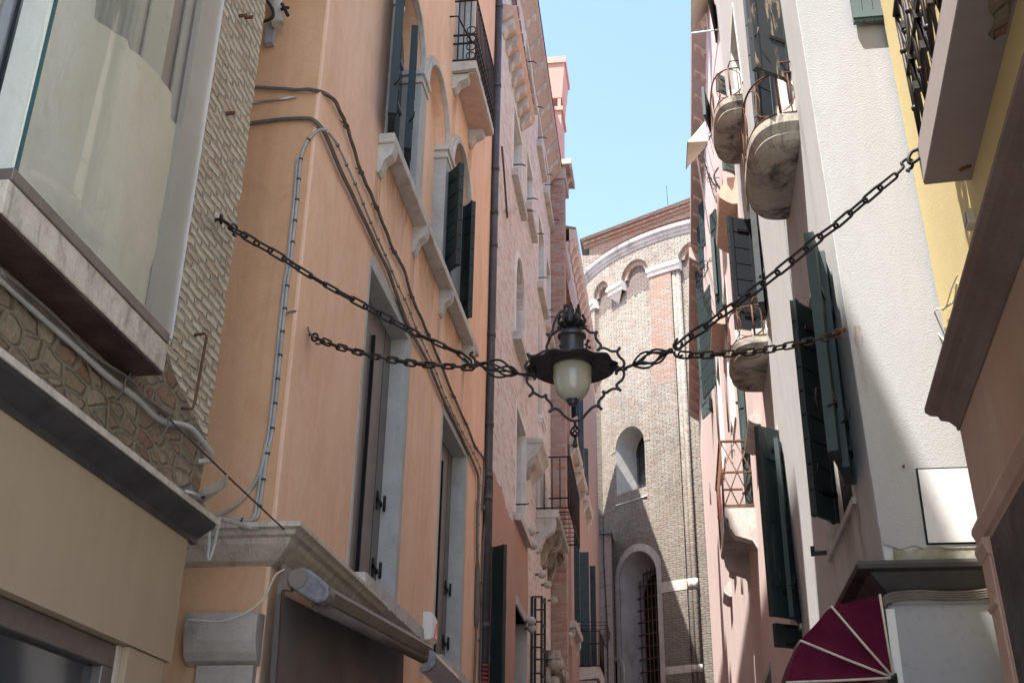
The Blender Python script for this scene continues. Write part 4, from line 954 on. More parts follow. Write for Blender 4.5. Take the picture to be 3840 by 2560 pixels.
# stone cornice with brackets, wall above, big eave
co = sweep(F2, [(0, 12.92), (0.22, 12.86), (0.24, 12.8), (0.215, 12.74), (0.18, 12.68), (0, 12.56)], 0, 3.0).build('stone_cornice', MT['roughstone'], pb)
u = 0.15
while u < 3.0:
    modillion(F2, u, 0.18, 12.66, 0.19, 0.28).build('bracket', MT['stone'], co); u += 0.42
ev = sweep(F2, [(0, 15.62), (0.27, 15.60), (0.27, 15.50), (0.22, 15.44), (0.0, 15.18)], 0, U2).build('eave', MT['eave'], pb)
den = MB(); u = 0.0
while u < U2:
    den.prism([F2.P(u, 15.5, 0.275), F2.P(u + 0.11, 15.5, 0.275), F2.P(u + 0.055, 15.41, 0.22)], F2.n * -0.05); u += 0.12
den.build('tooth_moulding', MT['eave'], ev, merge=False)
u = 0.3
while u < U2:
    modillion(F2, u, 0.15, 15.46, 0.22, 0.3).build('bracket', MT['stone'], ev); u += 0.72
MB().prism([F2.P(0, 15.62, 0.27), F2.P(0, 15.66, 0.27), F2.P(0, 17.6, -7), F2.P(0, 15.6, -7)], F2.u * U2).build('roof', MT['tile'], pb)
gt = MB(); gt.bar(F2.P(0, 15.64, 0.27), F2.P(U2, 15.64, 0.27), 0.03, 0.03); gt.build('gutter', MT['sheetmetal'], pb)
for k in range(12):
    for (du_, v0_, v1_, dp_) in ((0.1, 14.1, 14.22, 0.07), (0.05, 13.92, 14.02, 0.05)):
        MB().box(F2, du_ + k * 0.36, du_ + 0.2 + k * 0.36, v0_, v1_, 0, dp_).build('brick_dentil', MT['apsered'], pb)
# stone porch block (small entablature)
u0 = uvw(d_(412, 130))[0]; z1 = uvw(d_(412, 125))[1]; z0 = uvw(d_(440, 350))[1]
ca = sweep(F2, [(0, z1), (0.30, z1 - 0.02), (0.30, z1 - 0.12), (0.25, z1 - 0.17), (0.22, z1 - 0.22), (0.2, z1 - 0.3), (0.06, z1 - 0.42), (0, z1 - 0.5)], u0, u0 + 1.15).build('window_hood', MT['stone'], pb)
mm = MB()
for k in range(9): mm.prism([F2.P(u0 - 0.004, z1 - 0.105, 0.02 + k * 0.03), F2.P(u0 - 0.004, z1 - 0.105, 0.038 + k * 0.03), F2.P(u0 - 0.004, z1 - 0.06, 0.038 + k * 0.03), F2.P(u0 - 0.004, z1 - 0.06, 0.02 + k * 0.03)], F2.u * -0.012)
mm.build('dentil', MT['stone'], ca)
modillion(F2, u0 + 0.12, 0.2, z1 - 0.35, 0.18, 0.35).build('bracket', MT['sootstone'], ca)
# pilaster with capital, rustic bands
u0 = uvw(c_(462, 1300))[0]; z1 = uvw(c_(462, 1215))[1]
pl = MB().box(F2, u0, u0 + 0.55, z1 - 2.4, z1 - 0.1, 0, 0.05).build('pilaster', MT['whitestone'], pb)
m = MB(); m.box(F2, u0 - 0.03, u0 + 0.58, z1 - 0.1, z1 - 0.03, 0, 0.08); m.box(F2, u0 - 0.05, u0 + 0.60, z1 - 0.03, z1 + 0.05, 0, 0.11); m.build('capital', MT['whitestone'], pl)
MB().box(F2, u0, u0 + 0.45, z1 + 0.05, z1 + 2.0, 0, 0.035).build('pilaster', MT['stone'], pb)
# pale vertical stone strips beside the windows
for pxs in ((c_(350, 900), c_(380, 900)), (d_(440, 700), d_(525, 700))):
    a0 = uvw(pxs[0])[0]; a1 = uvw(pxs[1])[0]
# balcony
k0u, k0v = uvw(d_(535, 970)); kx = onY(d_(802, 968), F2.P(k0u, 0).y).x; bd = kx - F2.P(k0u, 0).x
b0, b1 = k0u, k0u + 2.5
ba = MB().box(F2, b0, b1, k0v - 0.16, k0v, 0, bd).build('balcony', MT['stone'], pb, bevel=0.012)
for uu in (b0 + 0.1, b0 + 0.95, b0 + 1.25, b1 - 0.15):
    mo = modillion(F2, uu, 0.17, k0v - 0.16, bd - 0.06, 0.62); mo.build('bracket', MT['sootstone'] if uu > b0 + 0.2 else MT['stone'], ba)
rd = onY(d_(938, 970), F2.P(k0u, 0).y).x - F2.P(k0u, 0).x
rm = MB(); vt = uvw(d_(625, 405))[1]; vt = k0v + 1.0
def arcx(t): return t
for vv, wd_ in ((k0v + 0.02, 0.03), (vt, 0.035)):
    rm.tube([F2.P(b0, vv, 0), F2.P(b0, vv, rd), F2.P(b1, vv, rd), F2.P(b1, vv, 0)], wd_ / 2, 6)
rm.tube([F2.P(b0, k0v - 0.06, bd), F2.P(b0, k0v - 0.06, rd), F2.P(b1, k0v - 0.06, rd)], 0.012, 6)
for k in range(1, 5): rm.tube([F2.P(b0, k0v, rd * k / 4.3), F2.P(b0, vt, rd * k / 4.3)], 0.011, 6)
for k in range(20): rm.tube([F2.P(b0 + (b1 - b0) * k / 19, k0v - 0.06, rd), F2.P(b0 + (b1 - b0) * k / 19, vt, rd)], 0.010, 6)
for k in range(8): rm.tube([F2.P(b0 + 0.15 + k * 0.3, k0v - 0.06, bd - 0.05), F2.P(b0 + 0.15 + k * 0.3, k0v - 0.06, rd)], 0.008, 5)
rm.build('railing', MT['iron'], ba)
# dark reeds screen behind the rail
MB().box(F2, b0 + 0.02, b1, k0v + 0.02, vt - 0.02, rd - 0.04, rd - 0.025).build('reed_screen', plain('dark_reed', (0.07, 0.052, 0.042), 0.9, 0, 0.4, 30), ba)
# globe lamps strung down the wall
gp = [d_(478, 1230), d_(504, 1392), e_(604, 290), e_(672, 412), e_(745, 595), e_(795, 718), e_(480, 840), e_(484, 925), e_(882, 928), e_(925, 1005), e_(776, 1330)]
gl_lab = ['round pale ball lamp on the brick wall left of the stone balcony, upper of two', 'round pale ball lamp on the brick wall left of the stone balcony, lower of two', 'dark ball lamp left of the third balcony bracket', 'dark ball lamp beside the lowest balcony bracket on the brick wall', 'ball lamp right of the iron ladder top', 'ball lamp left of the lowest stone block under the balcony', 'ball fitting left of the iron ladder, near its top', 'ball fitting left of the iron ladder, just under another one', 'white ball lamp left of the pink house sill', 'white ball lamp below the pink house sill', 'ball lamp low on the brick wall right of the iron ladder']
g0 = None
for px, lb in zip(gp, gl_lab):
    u_, v_ = F2.uv(px, 0.12)
    if g0 is None:
        r = thing('globe_lamp', lb, 'lamp', F2.P(u_, v_, 0.12), 'ball lamps on the brick palazzo wall')
        g = MB().ball(F2.P(u_, v_, 0.12), 0.075).build('globe', MT['stone'], r); s = MB().tube([F2.P(u_, v_, 0.0), F2.P(u_, v_, 0.07)], 0.02, 6).build('stem', MT['rust'], r); g0 = (r, g, s)
    else:
        r = g0[0].copy(); C.objects.link(r); r.location = F2.P(u_, v_, 0.12); r['label'] = lb
        for ch in g0[1:]:
            c2 = ch.copy(); C.objects.link(c2); c2.parent = r
# iron ladder
u0 = uvw(e_(468, 900))[0]; d0 = onY(e_(598, 900), F2.P(u0, 0).y).x - F2.P(u0, 0).x
zt = uvw(e_(468, 545))[1]; lm = MB()
for dd in (0.02, d0):
    lm.box(F2, u0, u0 + 0.05, GROUND, zt, dd - 0.02, dd + 0.02); lm.box(F2, u0 + 0.55, u0 + 0.6, GROUND, zt + 0.1, dd - 0.02, dd + 0.02)
z = zt
while z > GROUND:
    lm.bar(F2.P(u0 + 0.02, z, 0.02), F2.P(u0 + 0.02, z, d0), 0.025, 0.025); lm.bar(F2.P(u0 + 0.57, z - 0.1, 0.02), F2.P(u0 + 0.57, z - 0.1, d0), 0.025, 0.025); lm.bar(F2.P(u0, z, d0), F2.P(u0 + 0.6, z, d0), 0.025, 0.025); z -= 0.42
tag(lm.build('iron_ladder', MT['iron'], None), 'black iron ladder-like sign frame fixed below the stone balcony brackets', 'frame')
# carved door hood below
u0 = uvw(e_(640, 1050))[0]; z1 = uvw(e_(640, 1180))[1]
hd = MB()
for k in range(5):
    hd.ball(F2.P(u0 + 0.15 + 0.28 * k, z1 - 0.25 - 0.12 * (k % 2), 0.18), 0.17, 10)
    hd.ball(F2.P(u0 + 0.25 + 0.28 * k, z1 - 0.55, 0.14), 0.13, 10)
hd.box(F2, u0, u0 + 1.5, z1 - 0.16, z1, 0, 0.28); hd.box(F2, u0 + 0.05, u0 + 0.3, GROUND, z1 - 0.3, 0, 0.1); hd.box(F2, u0 + 1.2, u0 + 1.45, GROUND, z1 - 0.3, 0, 0.1)
hd.build('carved_hood', MT['sootstone'], pb, merge=False)
# bracket arm
u_, v_ = uvw(b_(190, 752))
ir = thing('iron_strap', 'long rusty iron strap hanging beside the grey downpipe on the brick palazzo', 'bracket', F2.P(u_, v_, 0))
m = MB(); m.tube([F2.P(*uvw(b_(78, 130)), 0.05), F2.P(*uvw(b_(100, 480)), 0.06), F2.P(*uvw(b_(130, 830)), 0.05)], 0.016, 6); m.build('strap', MT['rust'], ir)
m = MB(); m.bar(F2.P(*uvw(b_(135, 765)), 0.03), F2.P(*uvw(b_(240, 735)), 0.03), 0.05, 0.05); m.build('arm', MT['stone'], ir)

# ================================================================== LEFT: house with the brick pier and chimney
Y3 = 23.13
ph_ = thing('brick_pier_house', 'narrow brick house whose pier juts out past the palazzo, topped by a flared chimney', 'building', (-2.4, 23, GROUND))
F3 = Frame((0, Y3, 0), (1, 0, 0))
xl = -2.48; xr = onY(b_(722, 700), Y3).x
MB().prism([F3.P(xl - 0.6, GROUND, 0), F3.P(xr, GROUND, 0), F3.P(xr, 15.3, 0), F3.P(xl - 0.6, 15.3, 0)], (0, 0.34, 0)).build('pier', MT['pierbrick'], ph_, bevel=0.02)
F3b = Frame((-2.9, 0, 0), (0, 1, 0))
MB().wall(F3b, rect(Y3 + 0.3, 30.9, GROUND, 15.3), [], 6.0).build('wall', MT['pierbrick'], ph_)
ex = onY(b_(790, 330), Y3).x
e3 = MB().prism([(xl - 0.2, Y3 - 0.12, 15.64), (ex, Y3 - 0.12, 15.64), (ex, Y3 + 1.0, 15.64), (xl - 0.2, Y3 + 1.0, 15.64)], (0, 0, 0.14)); e3.prism([(xl - 0.2, Y3 - 0.02, 15.3), (xr + 0.03, Y3 - 0.02, 15.3), (xr + 0.03, Y3 + 0.9, 15.3), (xl - 0.2, Y3 + 0.9, 15.3)], (0, 0, 0.32))
e3 = e3.build('eave', MT['eave'], ph_)
den = MB()
for k in range(9): den.prism([(ex + 0.004, Y3 - 0.1 + k * 0.12, 15.66), (ex + 0.004, Y3 + k * 0.12, 15.66), (ex + 0.004, Y3 - 0.05 + k * 0.12, 15.57)], (-0.05, 0, 0))
den.build('tooth_moulding', MT['eave'], e3, merge=False)
modillion(Frame((xr, 0, 0), (0, 1, 0)), Y3 + 0.45, 0.14, 15.64, ex - xr - 0.02, 0.26).build('bracket', MT['eave'], e3)
MB().prism([(-9, Y3 + 0.3, 14.6), (-2.45, Y3 + 0.3, 14.6), (-3.3, Y3 + 0.3, 15.1), (-9, Y3 + 0.3, 16.5)], (0, 9.2, 0)).build('roof', MT['tile'], ph_)
e4 = onX(b_(750, 800), -2.42)
sweep(F3b, [(0, 15.7), (0.44, 15.65), (0.44, 15.5), (0.38, 15.42), (0, 15.3)], 24.6, 28.5).build('upper_eave', MT['eave'], ph_)
MB().prism([(-8.5, 22.6, 15), (-3.35, 22.6, 15), (-3.35, 22.6, 21.6), (-8.5, 22.6, 21.6)], (0, 7.6, 0)).build('shade_block', MT['pierbrick'], ph_)  # unseen block added to throw shade on the pink wall opposite
# flared chimney
YC = 25.0
def pc(x, y, Y=YC): return onY(a_(x, y), Y)
x1 = pc(690, 1050).x; x0 = x1 - 0.5; zb = pc(690, 960).z
ch = MB(); ch.prism([(x0, YC, 15), (x1, YC, 15), (x1, YC + 0.95, 15), (x0, YC + 0.95, 15)], (0, 0, zb - 0.42 - 15))
chs = ch.build('chimney', MT['chimney'], ph_)
zt2 = pc(725, 640).z; xt1 = pc(725, 640).x; ww = xt1 - x1
m = MB(); m.grid([[(x0 - 0.02, YC - 0.02, zb), (x1 + 0.02, YC - 0.02, zb), (x1 + 0.02, YC + 0.97, zb), (x0 - 0.02, YC + 0.97, zb)], [(x0 - ww, YC - ww, zt2), (x1 + ww, YC - ww, zt2), (x1 + ww, YC + 0.95 + ww, zt2), (x0 - ww, YC + 0.95 + ww, zt2)]], closed=True, smooth=False, caps=True)
m.prism([(x0 - ww - 0.04, YC - ww - 0.04, zt2), (x1 + ww + 0.04, YC - ww - 0.04, zt2), (x1 + ww + 0.04, YC + 0.99 + ww, zt2), (x0 - ww - 0.04, YC + 0.99 + ww, zt2)], (0, 0, 0.2))
for cx in (x0 + 0.03, x1 - 0.05):
    for cy in (YC + 0.03, YC + 0.9): m.box(Frame((cx, cy, 0), (1, 0, 0)), -0.04, 0.04, zb - 0.3, zb, -0.04, 0.04)
m.prism([(x0 - 0.05, YC - 0.05, zb - 0.42), (x1 + 0.05, YC - 0.05, zb - 0.42), (x1 + 0.05, YC + 1.0, zb - 0.42), (x0 - 0.05, YC + 1.0, zb - 0.42)], (0, 0, 0.12))
m.build('chimney_pot', MT['chimney'], chs)

# ================================================================== LEFT: dull pink house with teal shutters
F4 = Frame((-2.75, 0, 0), (0, 1, 0))
p4 = thing('pink_house', 'dull pink house with teal shutters and a scrolled stone eave before the church', 'building', (-2.75, 37, GROUND))
MB().wall(F4, rect(30.95, 42.9, GROUND, 17.4), [], 7.0).build('wall', MT['pinkfar'], p4)
ev4 = sweep(F4, [(0, 18.75), (0.22, 18.72), (0.22, 18.5), (0.16, 18.4), (0, 18.3)], 31.2, 42.9)
ev4.box(F4, 31.2, 42.9, 17.4, 18.3, -6.9, -0.02)
ev4 = ev4.build('eave', MT['eave'], p4)
u = 31.35
while u < 42.9:
    modillion(F4, u, 0.22, 18.42, 0.2, 0.5).build('bracket', MT['roughstone'], ev4); u += 0.62
MB().prism([F4.P(31.2, 18.75, 0.22), F4.P(31.2, 18.79, 0.22), F4.P(31.2, 20.4, -6), F4.P(31.2, 18.7, -6)], (0, 11.7, 0)).build('roof', MT['tile'], p4)
for (pt, pb2, pf, bo) in ((d_(1025, -500), d_(1030, 455), d_(1078, -500), 14), (d_(1102, 258), d_(1105, 795), d_(1138, 258), 9), (c_(790, 1090), c_(800, 1240), c_(845, 1080), 6),
                          (e_(978, -200), e_(990, 860), e_(1042, -200), 14), (e_(1050, 40), e_(1060, 1370), e_(1152, 30), 0), (e_(1166, 190), e_(1185, 1370), e_(1230, 186), 16)):
    leaf_px(F4, pt, pb2, pf, MT['teal'], p4, 0.0, bo, 0, 0.05)
for (pa_, pw) in ((d_(925, 130), d_(1010, 140)), (d_(985, 462), d_(1078, 462)), (d_(1075, 800), d_(1150, 800)), (e_(930, 832), e_(1005, 832))):
    u_, v_ = F4.uv(pa_); dep = onY(pw, u_).x + 2.75
    s_ = sweep(F4, [(0, v_), (dep, v_), (dep, v_ - 0.1), (dep * 0.8, v_ - 0.16), (0, v_ - 0.2)], u_, u_ + 2.2).build('window_sill', MT['stone'], p4)
    modillion(F4, u_ + 0.2, 0.25, v_ - 0.2, dep * 0.7, 0.4).build('bracket', MT['stone'], s_); modillion(F4, u_ + 2.0, 0.25, v_ - 0.2, dep * 0.7, 0.4).build('bracket', MT['stone'], s_)
u_, v_ = F4.uv(e_(1040, 1378)); dep = onY(e_(1285, 1378), u_).x + 2.75
b4 = sweep(F4, [(0, v_), (dep, v_), (dep, v_ - 0.13), (dep * 0.93, v_ - 0.3), (0, v_ - 0.36)], u_, u_ + 1.9).build('balcony', MT['stone'], p4)
modillion(F4, u_ + 0.2, 0.3, v_ - 0.36, dep * 0.8, 0.7).build('bracket', MT['stone'], b4)
rm = MB(); zt = v_ + 1.0
for vv in (v_ + 0.03, zt): rm.tube([F4.P(u_, vv, 0), F4.P(u_, vv, dep), F4.P(u_ + 1.9, vv, dep), F4.P(u_ + 1.9, vv, 0)], 0.018, 6)
for k in range(8): rm.tube([F4.P(u_, v_, dep * (k + 0.5) / 8), F4.P(u_, zt, dep * (k + 0.5) / 8)], 0.010, 5)
for k in range(14): rm.tube([F4.P(u_ + 1.9 * k / 13, v_, dep), F4.P(u_ + 1.9 * k / 13, zt, dep)], 0.010, 5)
for vv in (zt + 0.05, zt + 0.15, zt + 0.25): rm.tube([F4.P(u_, vv, 0.0), F4.P(u_, vv, dep + 0.2), F4.P(u_ + 1.8, vv, dep + 0.2)], 0.010, 5)
for k in range(7): rm.tube([F4.P(u_ + 1.8 * k / 6, zt, dep), F4.P(u_ + 1.8 * k / 6, zt - 0.2, dep + 0.1), F4.P(u_ + 1.8 * k / 6, zt + 0.3, dep + 0.22)], 0.008, 5)
rm.build('railing', MT['iron'], b4)

# ================================================================== the church: apse, nave wall, low annexe
AC = Vector((4.14, 49.4, 0)); AR = 8.1
chx = thing('church', 'round brick church apse with blind arches and tall windows closing the alley', 'church', (4.14, 46, GROUND))
def cyl(th, z, r=AR):
    return Vector((AC.x + r * math.sin(th), AC.y - r * math.cos(th), z))
def on_cyl(p, r=AR):
    d = ray(p); a = d.x ** 2 + d.y ** 2; b = -2 * (d.x * AC.x + d.y * AC.y); c = AC.x ** 2 + AC.y ** 2 - r * r
    t = (-b - math.sqrt(max(b * b - 4 * a * c, 0))) / (2 * a); q = d * t
    return math.atan2(q.x - AC.x, AC.y - q.y), q.z
def cyl_band(spans, th0, th1, r, step=0.006, extra=()):
    """vertical strips on the drum; spans(th) gives the z intervals to fill"""
    ths = sorted(set([th0, th1] + [th0 + k * step for k in range(int((th1 - th0) / step) + 1)] + [t for t in extra if th0 <= t <= th1]))
    m = MB()
    for a, b in zip(ths[:-1], ths[1:]):
        if b - a < 1e-6: continue
        mid = (a + b) / 2; e = (b - a) * 1e-3
        for (l0, h0), (l1, h1) in zip(spans(a + e), spans(b - e)):
            if h0 - l0 < 1e-4 and h1 - l1 < 1e-4: continue
            m.face([cyl(a, l0, r), cyl(b, l1, r), cyl(b, h1, r), cyl(a, h0, r)])
    return m
# windows in drum coordinates
tu0 = on_cyl(g_(392, 1100))[0]; tu1 = on_cyl(g_(676, 1100))[0]
zs = (on_cyl(g_(400, 1490))[1] + on_cyl(g_(690, 1335))[1]) / 2; zt_ = on_cyl(g_(555, 770))[1]
tl0 = on_cyl(h_(298, 700))[0]; tl1 = on_cyl(h_(628, 650))[0]; zl = on_cyl(h_(480, 385))[1]
hw = (tu1 - tu0) / 2 * AR; cu = (tu0 + tu1) / 2; hl = (tl1 - tl0) / 2 * AR; cl_ = (tl0 + tl1) / 2
def arch_z(th, c, half, top):
    x = (th - c) * AR
    return top - half + math.sqrt(max(half * half - x * x, 0))
ZT = 24.9
def spans(th):
    s = []; z = GROUND
    for (c, half, zb2, top) in ((cl_, hl, -1.2, zl), (cu, hw, zs, zt_)):
        if abs(th - c) * AR < half:
            s.append((z, max(zb2, z))); z = arch_z(th, c, half, top)
        else:
            s.append((z, z + 1e-9 if s is None else max(zb2, z))); z = max(zb2, z)
    s.append((z, ZT))
    return s
def spans2(th):
    out = []; cur = GROUND
    for (c, half, zb2, top) in ((cl_, hl, -1.2, zl), (cu, hw, zs, zt_)):
        if abs(th - c) * AR < half:
            out.append((cur, zb2)); cur = arch_z(th, c, half, top)
        else:
            m_ = (zb2 + top) / 2; out.append((cur, m_)); cur = m_
    out.append((cur, ZT)); return out
fine = [cu + hw / AR * math.sin(k * math.pi / 40) for k in range(-20, 21)] + [cl_ + hl / AR * math.sin(k * math.pi / 40) for k in range(-20, 21)]
T0, T1 = -1.25, 1.3
dr_ = cyl_band(spans2, T0, T1, AR, 0.03, fine)
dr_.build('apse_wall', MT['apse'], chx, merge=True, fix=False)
def niche(c, half, zb2, top, dep, mat, nm, splay=0.0):
    p = [(c - half / AR, zb2), (c + half / AR, zb2)] + [(c + half / AR * math.cos(math.pi * k / 20), top - half + half * math.sin(math.pi * k / 20)) for k in range(21)]
    sc = 1 - splay
    r1 = [cyl(a, z, AR) for a, z in p]; zc_ = (zb2 + top) / 2
    r2 = [cyl(c + (a - c) * sc, zb2 + (z - zb2) * (1 - splay * 0.25), AR - dep) for a, z in p]
    o = MB().grid([r1, r2], closed=True, smooth=False).build(nm, mat, chx, fix=False)
    return o, r2, sc
nu, r2, sc = niche(cu, hw, zs, zt_, 0.95, MT['greystone'], 'upper_window', 0.25)
MB().face(r2).build('pane', MT['glass'], nu, fix=False)
bars = MB()
cx_ = sum((q for q in r2), Vector()) / len(r2)
for q0, q1 in zip(r2, r2[1:] + r2[:1]): bars.bar(q0 + (cx_ - q0) * 0.03 + Vector((0, -0.03, 0)), q1 + (cx_ - q1) * 0.03 + Vector((0, -0.03, 0)), 0.08, 0.08)
bars.bar(Vector((cx_.x, cx_.y - 0.05, zs + 0.1)), Vector((cx_.x, cx_.y - 0.05, zt_ - 0.8)), 0.06, 0.06)
bars.build('window_frame', MT['sheetmetal'], nu)
sl2 = MB(); sl2.prism([cyl(tu0 - 0.006, zs - 0.42, AR + 0.06), cyl(tu1 + 0.006, zs - 0.42, AR + 0.06), cyl(tu1 + 0.006, zs, AR - 0.3), cyl(tu0 - 0.006, zs, AR - 0.3)], (0, 0.02, 0.03)); sl2.build('sill', MT['whitestone'], nu)
nl, r2l, sc = niche(cl_, hl, -1.2, zl, 1.0, MT['darkstone'], 'lower_window', 0.22)
MB().face(r2l).build('pane', MT['black'], nl, fix=False)
# white stone rim round the tall window
def arch_rim(c, half, zb2, top, w, d0, mat, nm, par):
    def ring(hf, extra):
        return [(c - hf / AR, zb2)] + [(c + hf / AR * math.cos(math.pi - math.pi * k / 24), top - half + (half + extra) * math.sin(math.pi * k / 24)) for k in range(25)] + [(c + hf / AR, zb2)]
    i0 = ring(half, 0); o0 = ring(half + w, w)
    rows = [[cyl(a, z, AR + d0) for a, z in i0], [cyl(a, z, AR + d0) for a, z in o0], [cyl(a, z, AR) for a, z in o0]]
    return MB().grid(rows, closed=False, smooth=False).build(nm, mat, par, fix=False)
arch_rim(cl_, hl, -1.2, zl, 0.28, 0.03, MT['stone'], 'stone_rim', nl)
arch_rim(cu, hw, zt_ - hw, zt_, 0.3, 0.02, MT['apse'], 'brick_rim', nu)
gr = MB(); z = -1.0
while z < zl - 0.25:
    hh = hl * 0.78 if z < zl - hl else math.sqrt(max(hl * hl - (z - zl + hl) ** 2, 0.01)) * 0.78
    gr.tube([cyl(cl_ - hh / AR - 0.02, z, AR - 0.72), cyl(cl_ + hh / AR, z, AR - 0.72)], 0.03, 5); z += 0.46
for k in range(-3, 4):
    gr.tube([cyl(cl_ + k * hl * 0.78 / 3.4 / AR, -1.2, AR - 0.75), cyl(cl_ + k * hl * 0.78 / 3.4 / AR, zl - hl + math.sqrt(max(hl * hl * 0.6 - (k * hl * 0.23) ** 2, 0)), AR - 0.75)], 0.022, 5)
gr.build('iron_grille', MT['rust'], nl)
# lesene, shafts, pilaster
def patch(th0, th1, z0, z1, r, mat, nm, par=chx, n=6):
    m = MB(); rows = []
    for k in range(n + 1):
        t = th0 + (th1 - th0) * k / n
        rows.append([cyl(t, z0, AR - 0.05), cyl(t, z0, r), cyl(t, z1, r), cyl(t, z1, AR - 0.05)])
    return m.grid(rows, closed=True, smooth=False, caps=True).build(nm, mat, par)
ta = on_cyl(f_(748, 1000))[0]; tb = on_cyl(f_(958, 1000))[0]; tc_ = on_cyl(f_(1040, 1000))[0]
pa0 = on_cyl(f_(140, 1300))[0]; pa1 = on_cyl(f_(225, 1290))[0]
ZI = on_cyl(f_(840, 870))[1]
ZI2 = on_cyl(f_(420, 1060))[1]; ZI3 = on_cyl(f_(180, 1255))[1]
zim = (ZI + ZI2 + ZI3) / 3
patch(ta, tb, GROUND, zim, AR + 0.22, MT['apse'], 'lesene', n=8)
zr1 = on_cyl(g_(850, 390))[1]
patch(ta + 0.004, tb - 0.004, zr1, zim - 0.01, AR + 0.224, MT['apsered'], 'red_brick_face', n=8)
sh_ = MB()
for t in (tb + 0.012, tb + (tc_ - tb) * 0.75):
    sh_.tube([cyl(t, GROUND, AR + 0.10), cyl(t, zim, AR + 0.10)], 0.10, 8)
sh_.build('shaft', MT['apse'], chx)
patch(pa0, pa1, GROUND, zim, AR + 0.22, MT['apse'], 'pilaster')
def capital(th0, th1, nm='capital'):
    m = MB()
    for (z0, z1, r) in ((zim, zim + 0.2, 0.275), (zim + 0.2, zim + 0.32, 0.37), (zim + 0.32, zim + 0.41, 0.33)):
        rows = []
        for k in range(7):
            t = th0 - 0.006 + (th1 - th0 + 0.012) * k / 6
            rows.append([cyl(t, z0, AR - 0.05), cyl(t, z0, AR + r), cyl(t, z1, AR + r), cyl(t, z1, AR - 0.05)])
        m.grid(rows, closed=True, smooth=False, caps=True)
    return m.build(nm, MT['whitestone'], chx)
capital(ta, tc_); capital(pa0, pa1)
tk0 = on_cyl(f_(365, 1050))[0]; tk1 = on_cyl(f_(490, 1030))[0]
capital(tk0, tk1, 'corbel')
m = MB(); m.grid([[cyl(t, zim, AR - 0.02), cyl(t, zim, AR + 0.24), cyl((tk0 + tk1) / 2, zim - 0.45, AR + 0.03)] for t in (tk0, (tk0 + tk1) / 2, tk1)], smooth=False).build('corbel_base', MT['stone'], chx)
# blind arches in two orders
def arch_list():
    L = [(pa1, tk0), (tk1, ta)]
    w = ta - tk1; s = tc_ ; cw = tk1 - tk0
    L += [(s, s + w), (s + w + cw, s + 2 * w + cw)]
    L += [(pa0 - w - 0.005, pa0)]
    return L
AL = arch_list(); zspr = zim + 0.4
for (dr2, shrink, mt) in ((0.26, 0.0, 'apse'), (0.13, 0.055, 'apsered')):
    def sp3(th, sh=shrink):
        for (a0, a1) in AL:
            c = (a0 + a1) / 2; hf = (a1 - a0) / 2 - sh / AR * 4
            if abs(th - c) < hf:
                return [(zspr + math.sqrt(max(hf * hf - (th - c) ** 2, 0)) * AR, ZT)]
        return [(zspr, ZT)]
    ex_ = []
    for (a0, a1) in AL:
        c = (a0 + a1) / 2; hf = (a1 - a0) / 2 - shrink / AR * 4
        ex_ += [c + hf * math.sin(k * math.pi / 30) for k in range(-15, 16)] + [c - hf - 1e-4, c + hf + 1e-4]
    bnd = cyl_band(sp3, T0, T1, AR + dr2, 0.03, ex_)
    for (a0, a1) in AL:
        c = (a0 + a1) / 2; hf = (a1 - a0) / 2 - shrink / AR * 4; rows = []
        for k in range(31):
            a = math.pi * k / 30; t = c - hf * math.cos(a); z = zspr + hf * AR * math.sin(a)
            rows.append([cyl(t, z, AR + dr2), cyl(t, z, AR)])
        bnd.grid(rows, smooth=True)
    bnd.build('arch_band', MT[mt], chx, fix=False)
for (a0, a1) in AL:
    q = [cyl(a0 + (a1 - a0) * k / 8, zspr - 0.55, AR + 0.01) for k in range(9)]
    c = (a0 + a1) / 2; hf = (a1 - a0) / 2
    rows = [[cyl(c - hf * math.cos(math.pi * k / 24), zspr - 0.75 + 0.2 * wob(k, 1.0), AR + 0.008), cyl(c - hf * math.cos(math.pi * k / 24), zspr + hf * AR * math.sin(math.pi * k / 24), AR + 0.008)] for k in range(25)]
    MB().grid(rows, smooth=False).build('dark_arch_brick', MT['apsedark'], chx, fix=False)  # darker brick filling the blind arch recesses
cp_ = [(AR + 0.24, 24.42), (AR + 0.30, 24.45), (AR + 0.31, 24.56), (AR + 0.37, 24.60), (AR + 0.37, 24.70), (AR + 0.45, 24.78), (AR + 0.46, 24.95), (AR + 0.38, 25.0), (AR - 0.3, 25.15)]
MB().grid([[cyl(T0 + (T1 - T0) * k / 90, z, r) for r, z in cp_] for k in range(91)], smooth=False).build('apse_cornice', MT['apsestone'], chx, fix=False)
MB().grid([[cyl(T0 + (T1 - T0) * k / 40, 25.15, AR + 0.3), Vector((AC.x, 46.3, 26.2))] for k in range(41)], smooth=False).build('apse_roof', MT['tile'], chx, fix=False)
# white stone bands
for (p0_, p1_, pz0, pz1) in ((h_(800, 700), h_(1050, 700), h_(900, 745), h_(900, 650)), (h_(838, 1450), h_(1092, 1440), h_(940, 1480), h_(940, 1412))):
    z0 = on_cyl(pz0)[1]; z1 = on_cyl(pz1)[1]
    patch(ta - 0.002, tb + 0.002, z0, z1, AR + 0.235, MT['stone'], 'stone_band')
    m = MB(); m.tube([cyl(tb + 0.012, z0, AR + 0.10), cyl(tb + 0.012, z1, AR + 0.10)], 0.112, 8); m.tube([cyl(tb + (tc_ - tb) * 0.75, z0, AR + 0.10), cyl(tb + (tc_ - tb) * 0.75, z1, AR + 0.10)], 0.112, 8)
    m.build('stone_band', MT['stone'], chx)
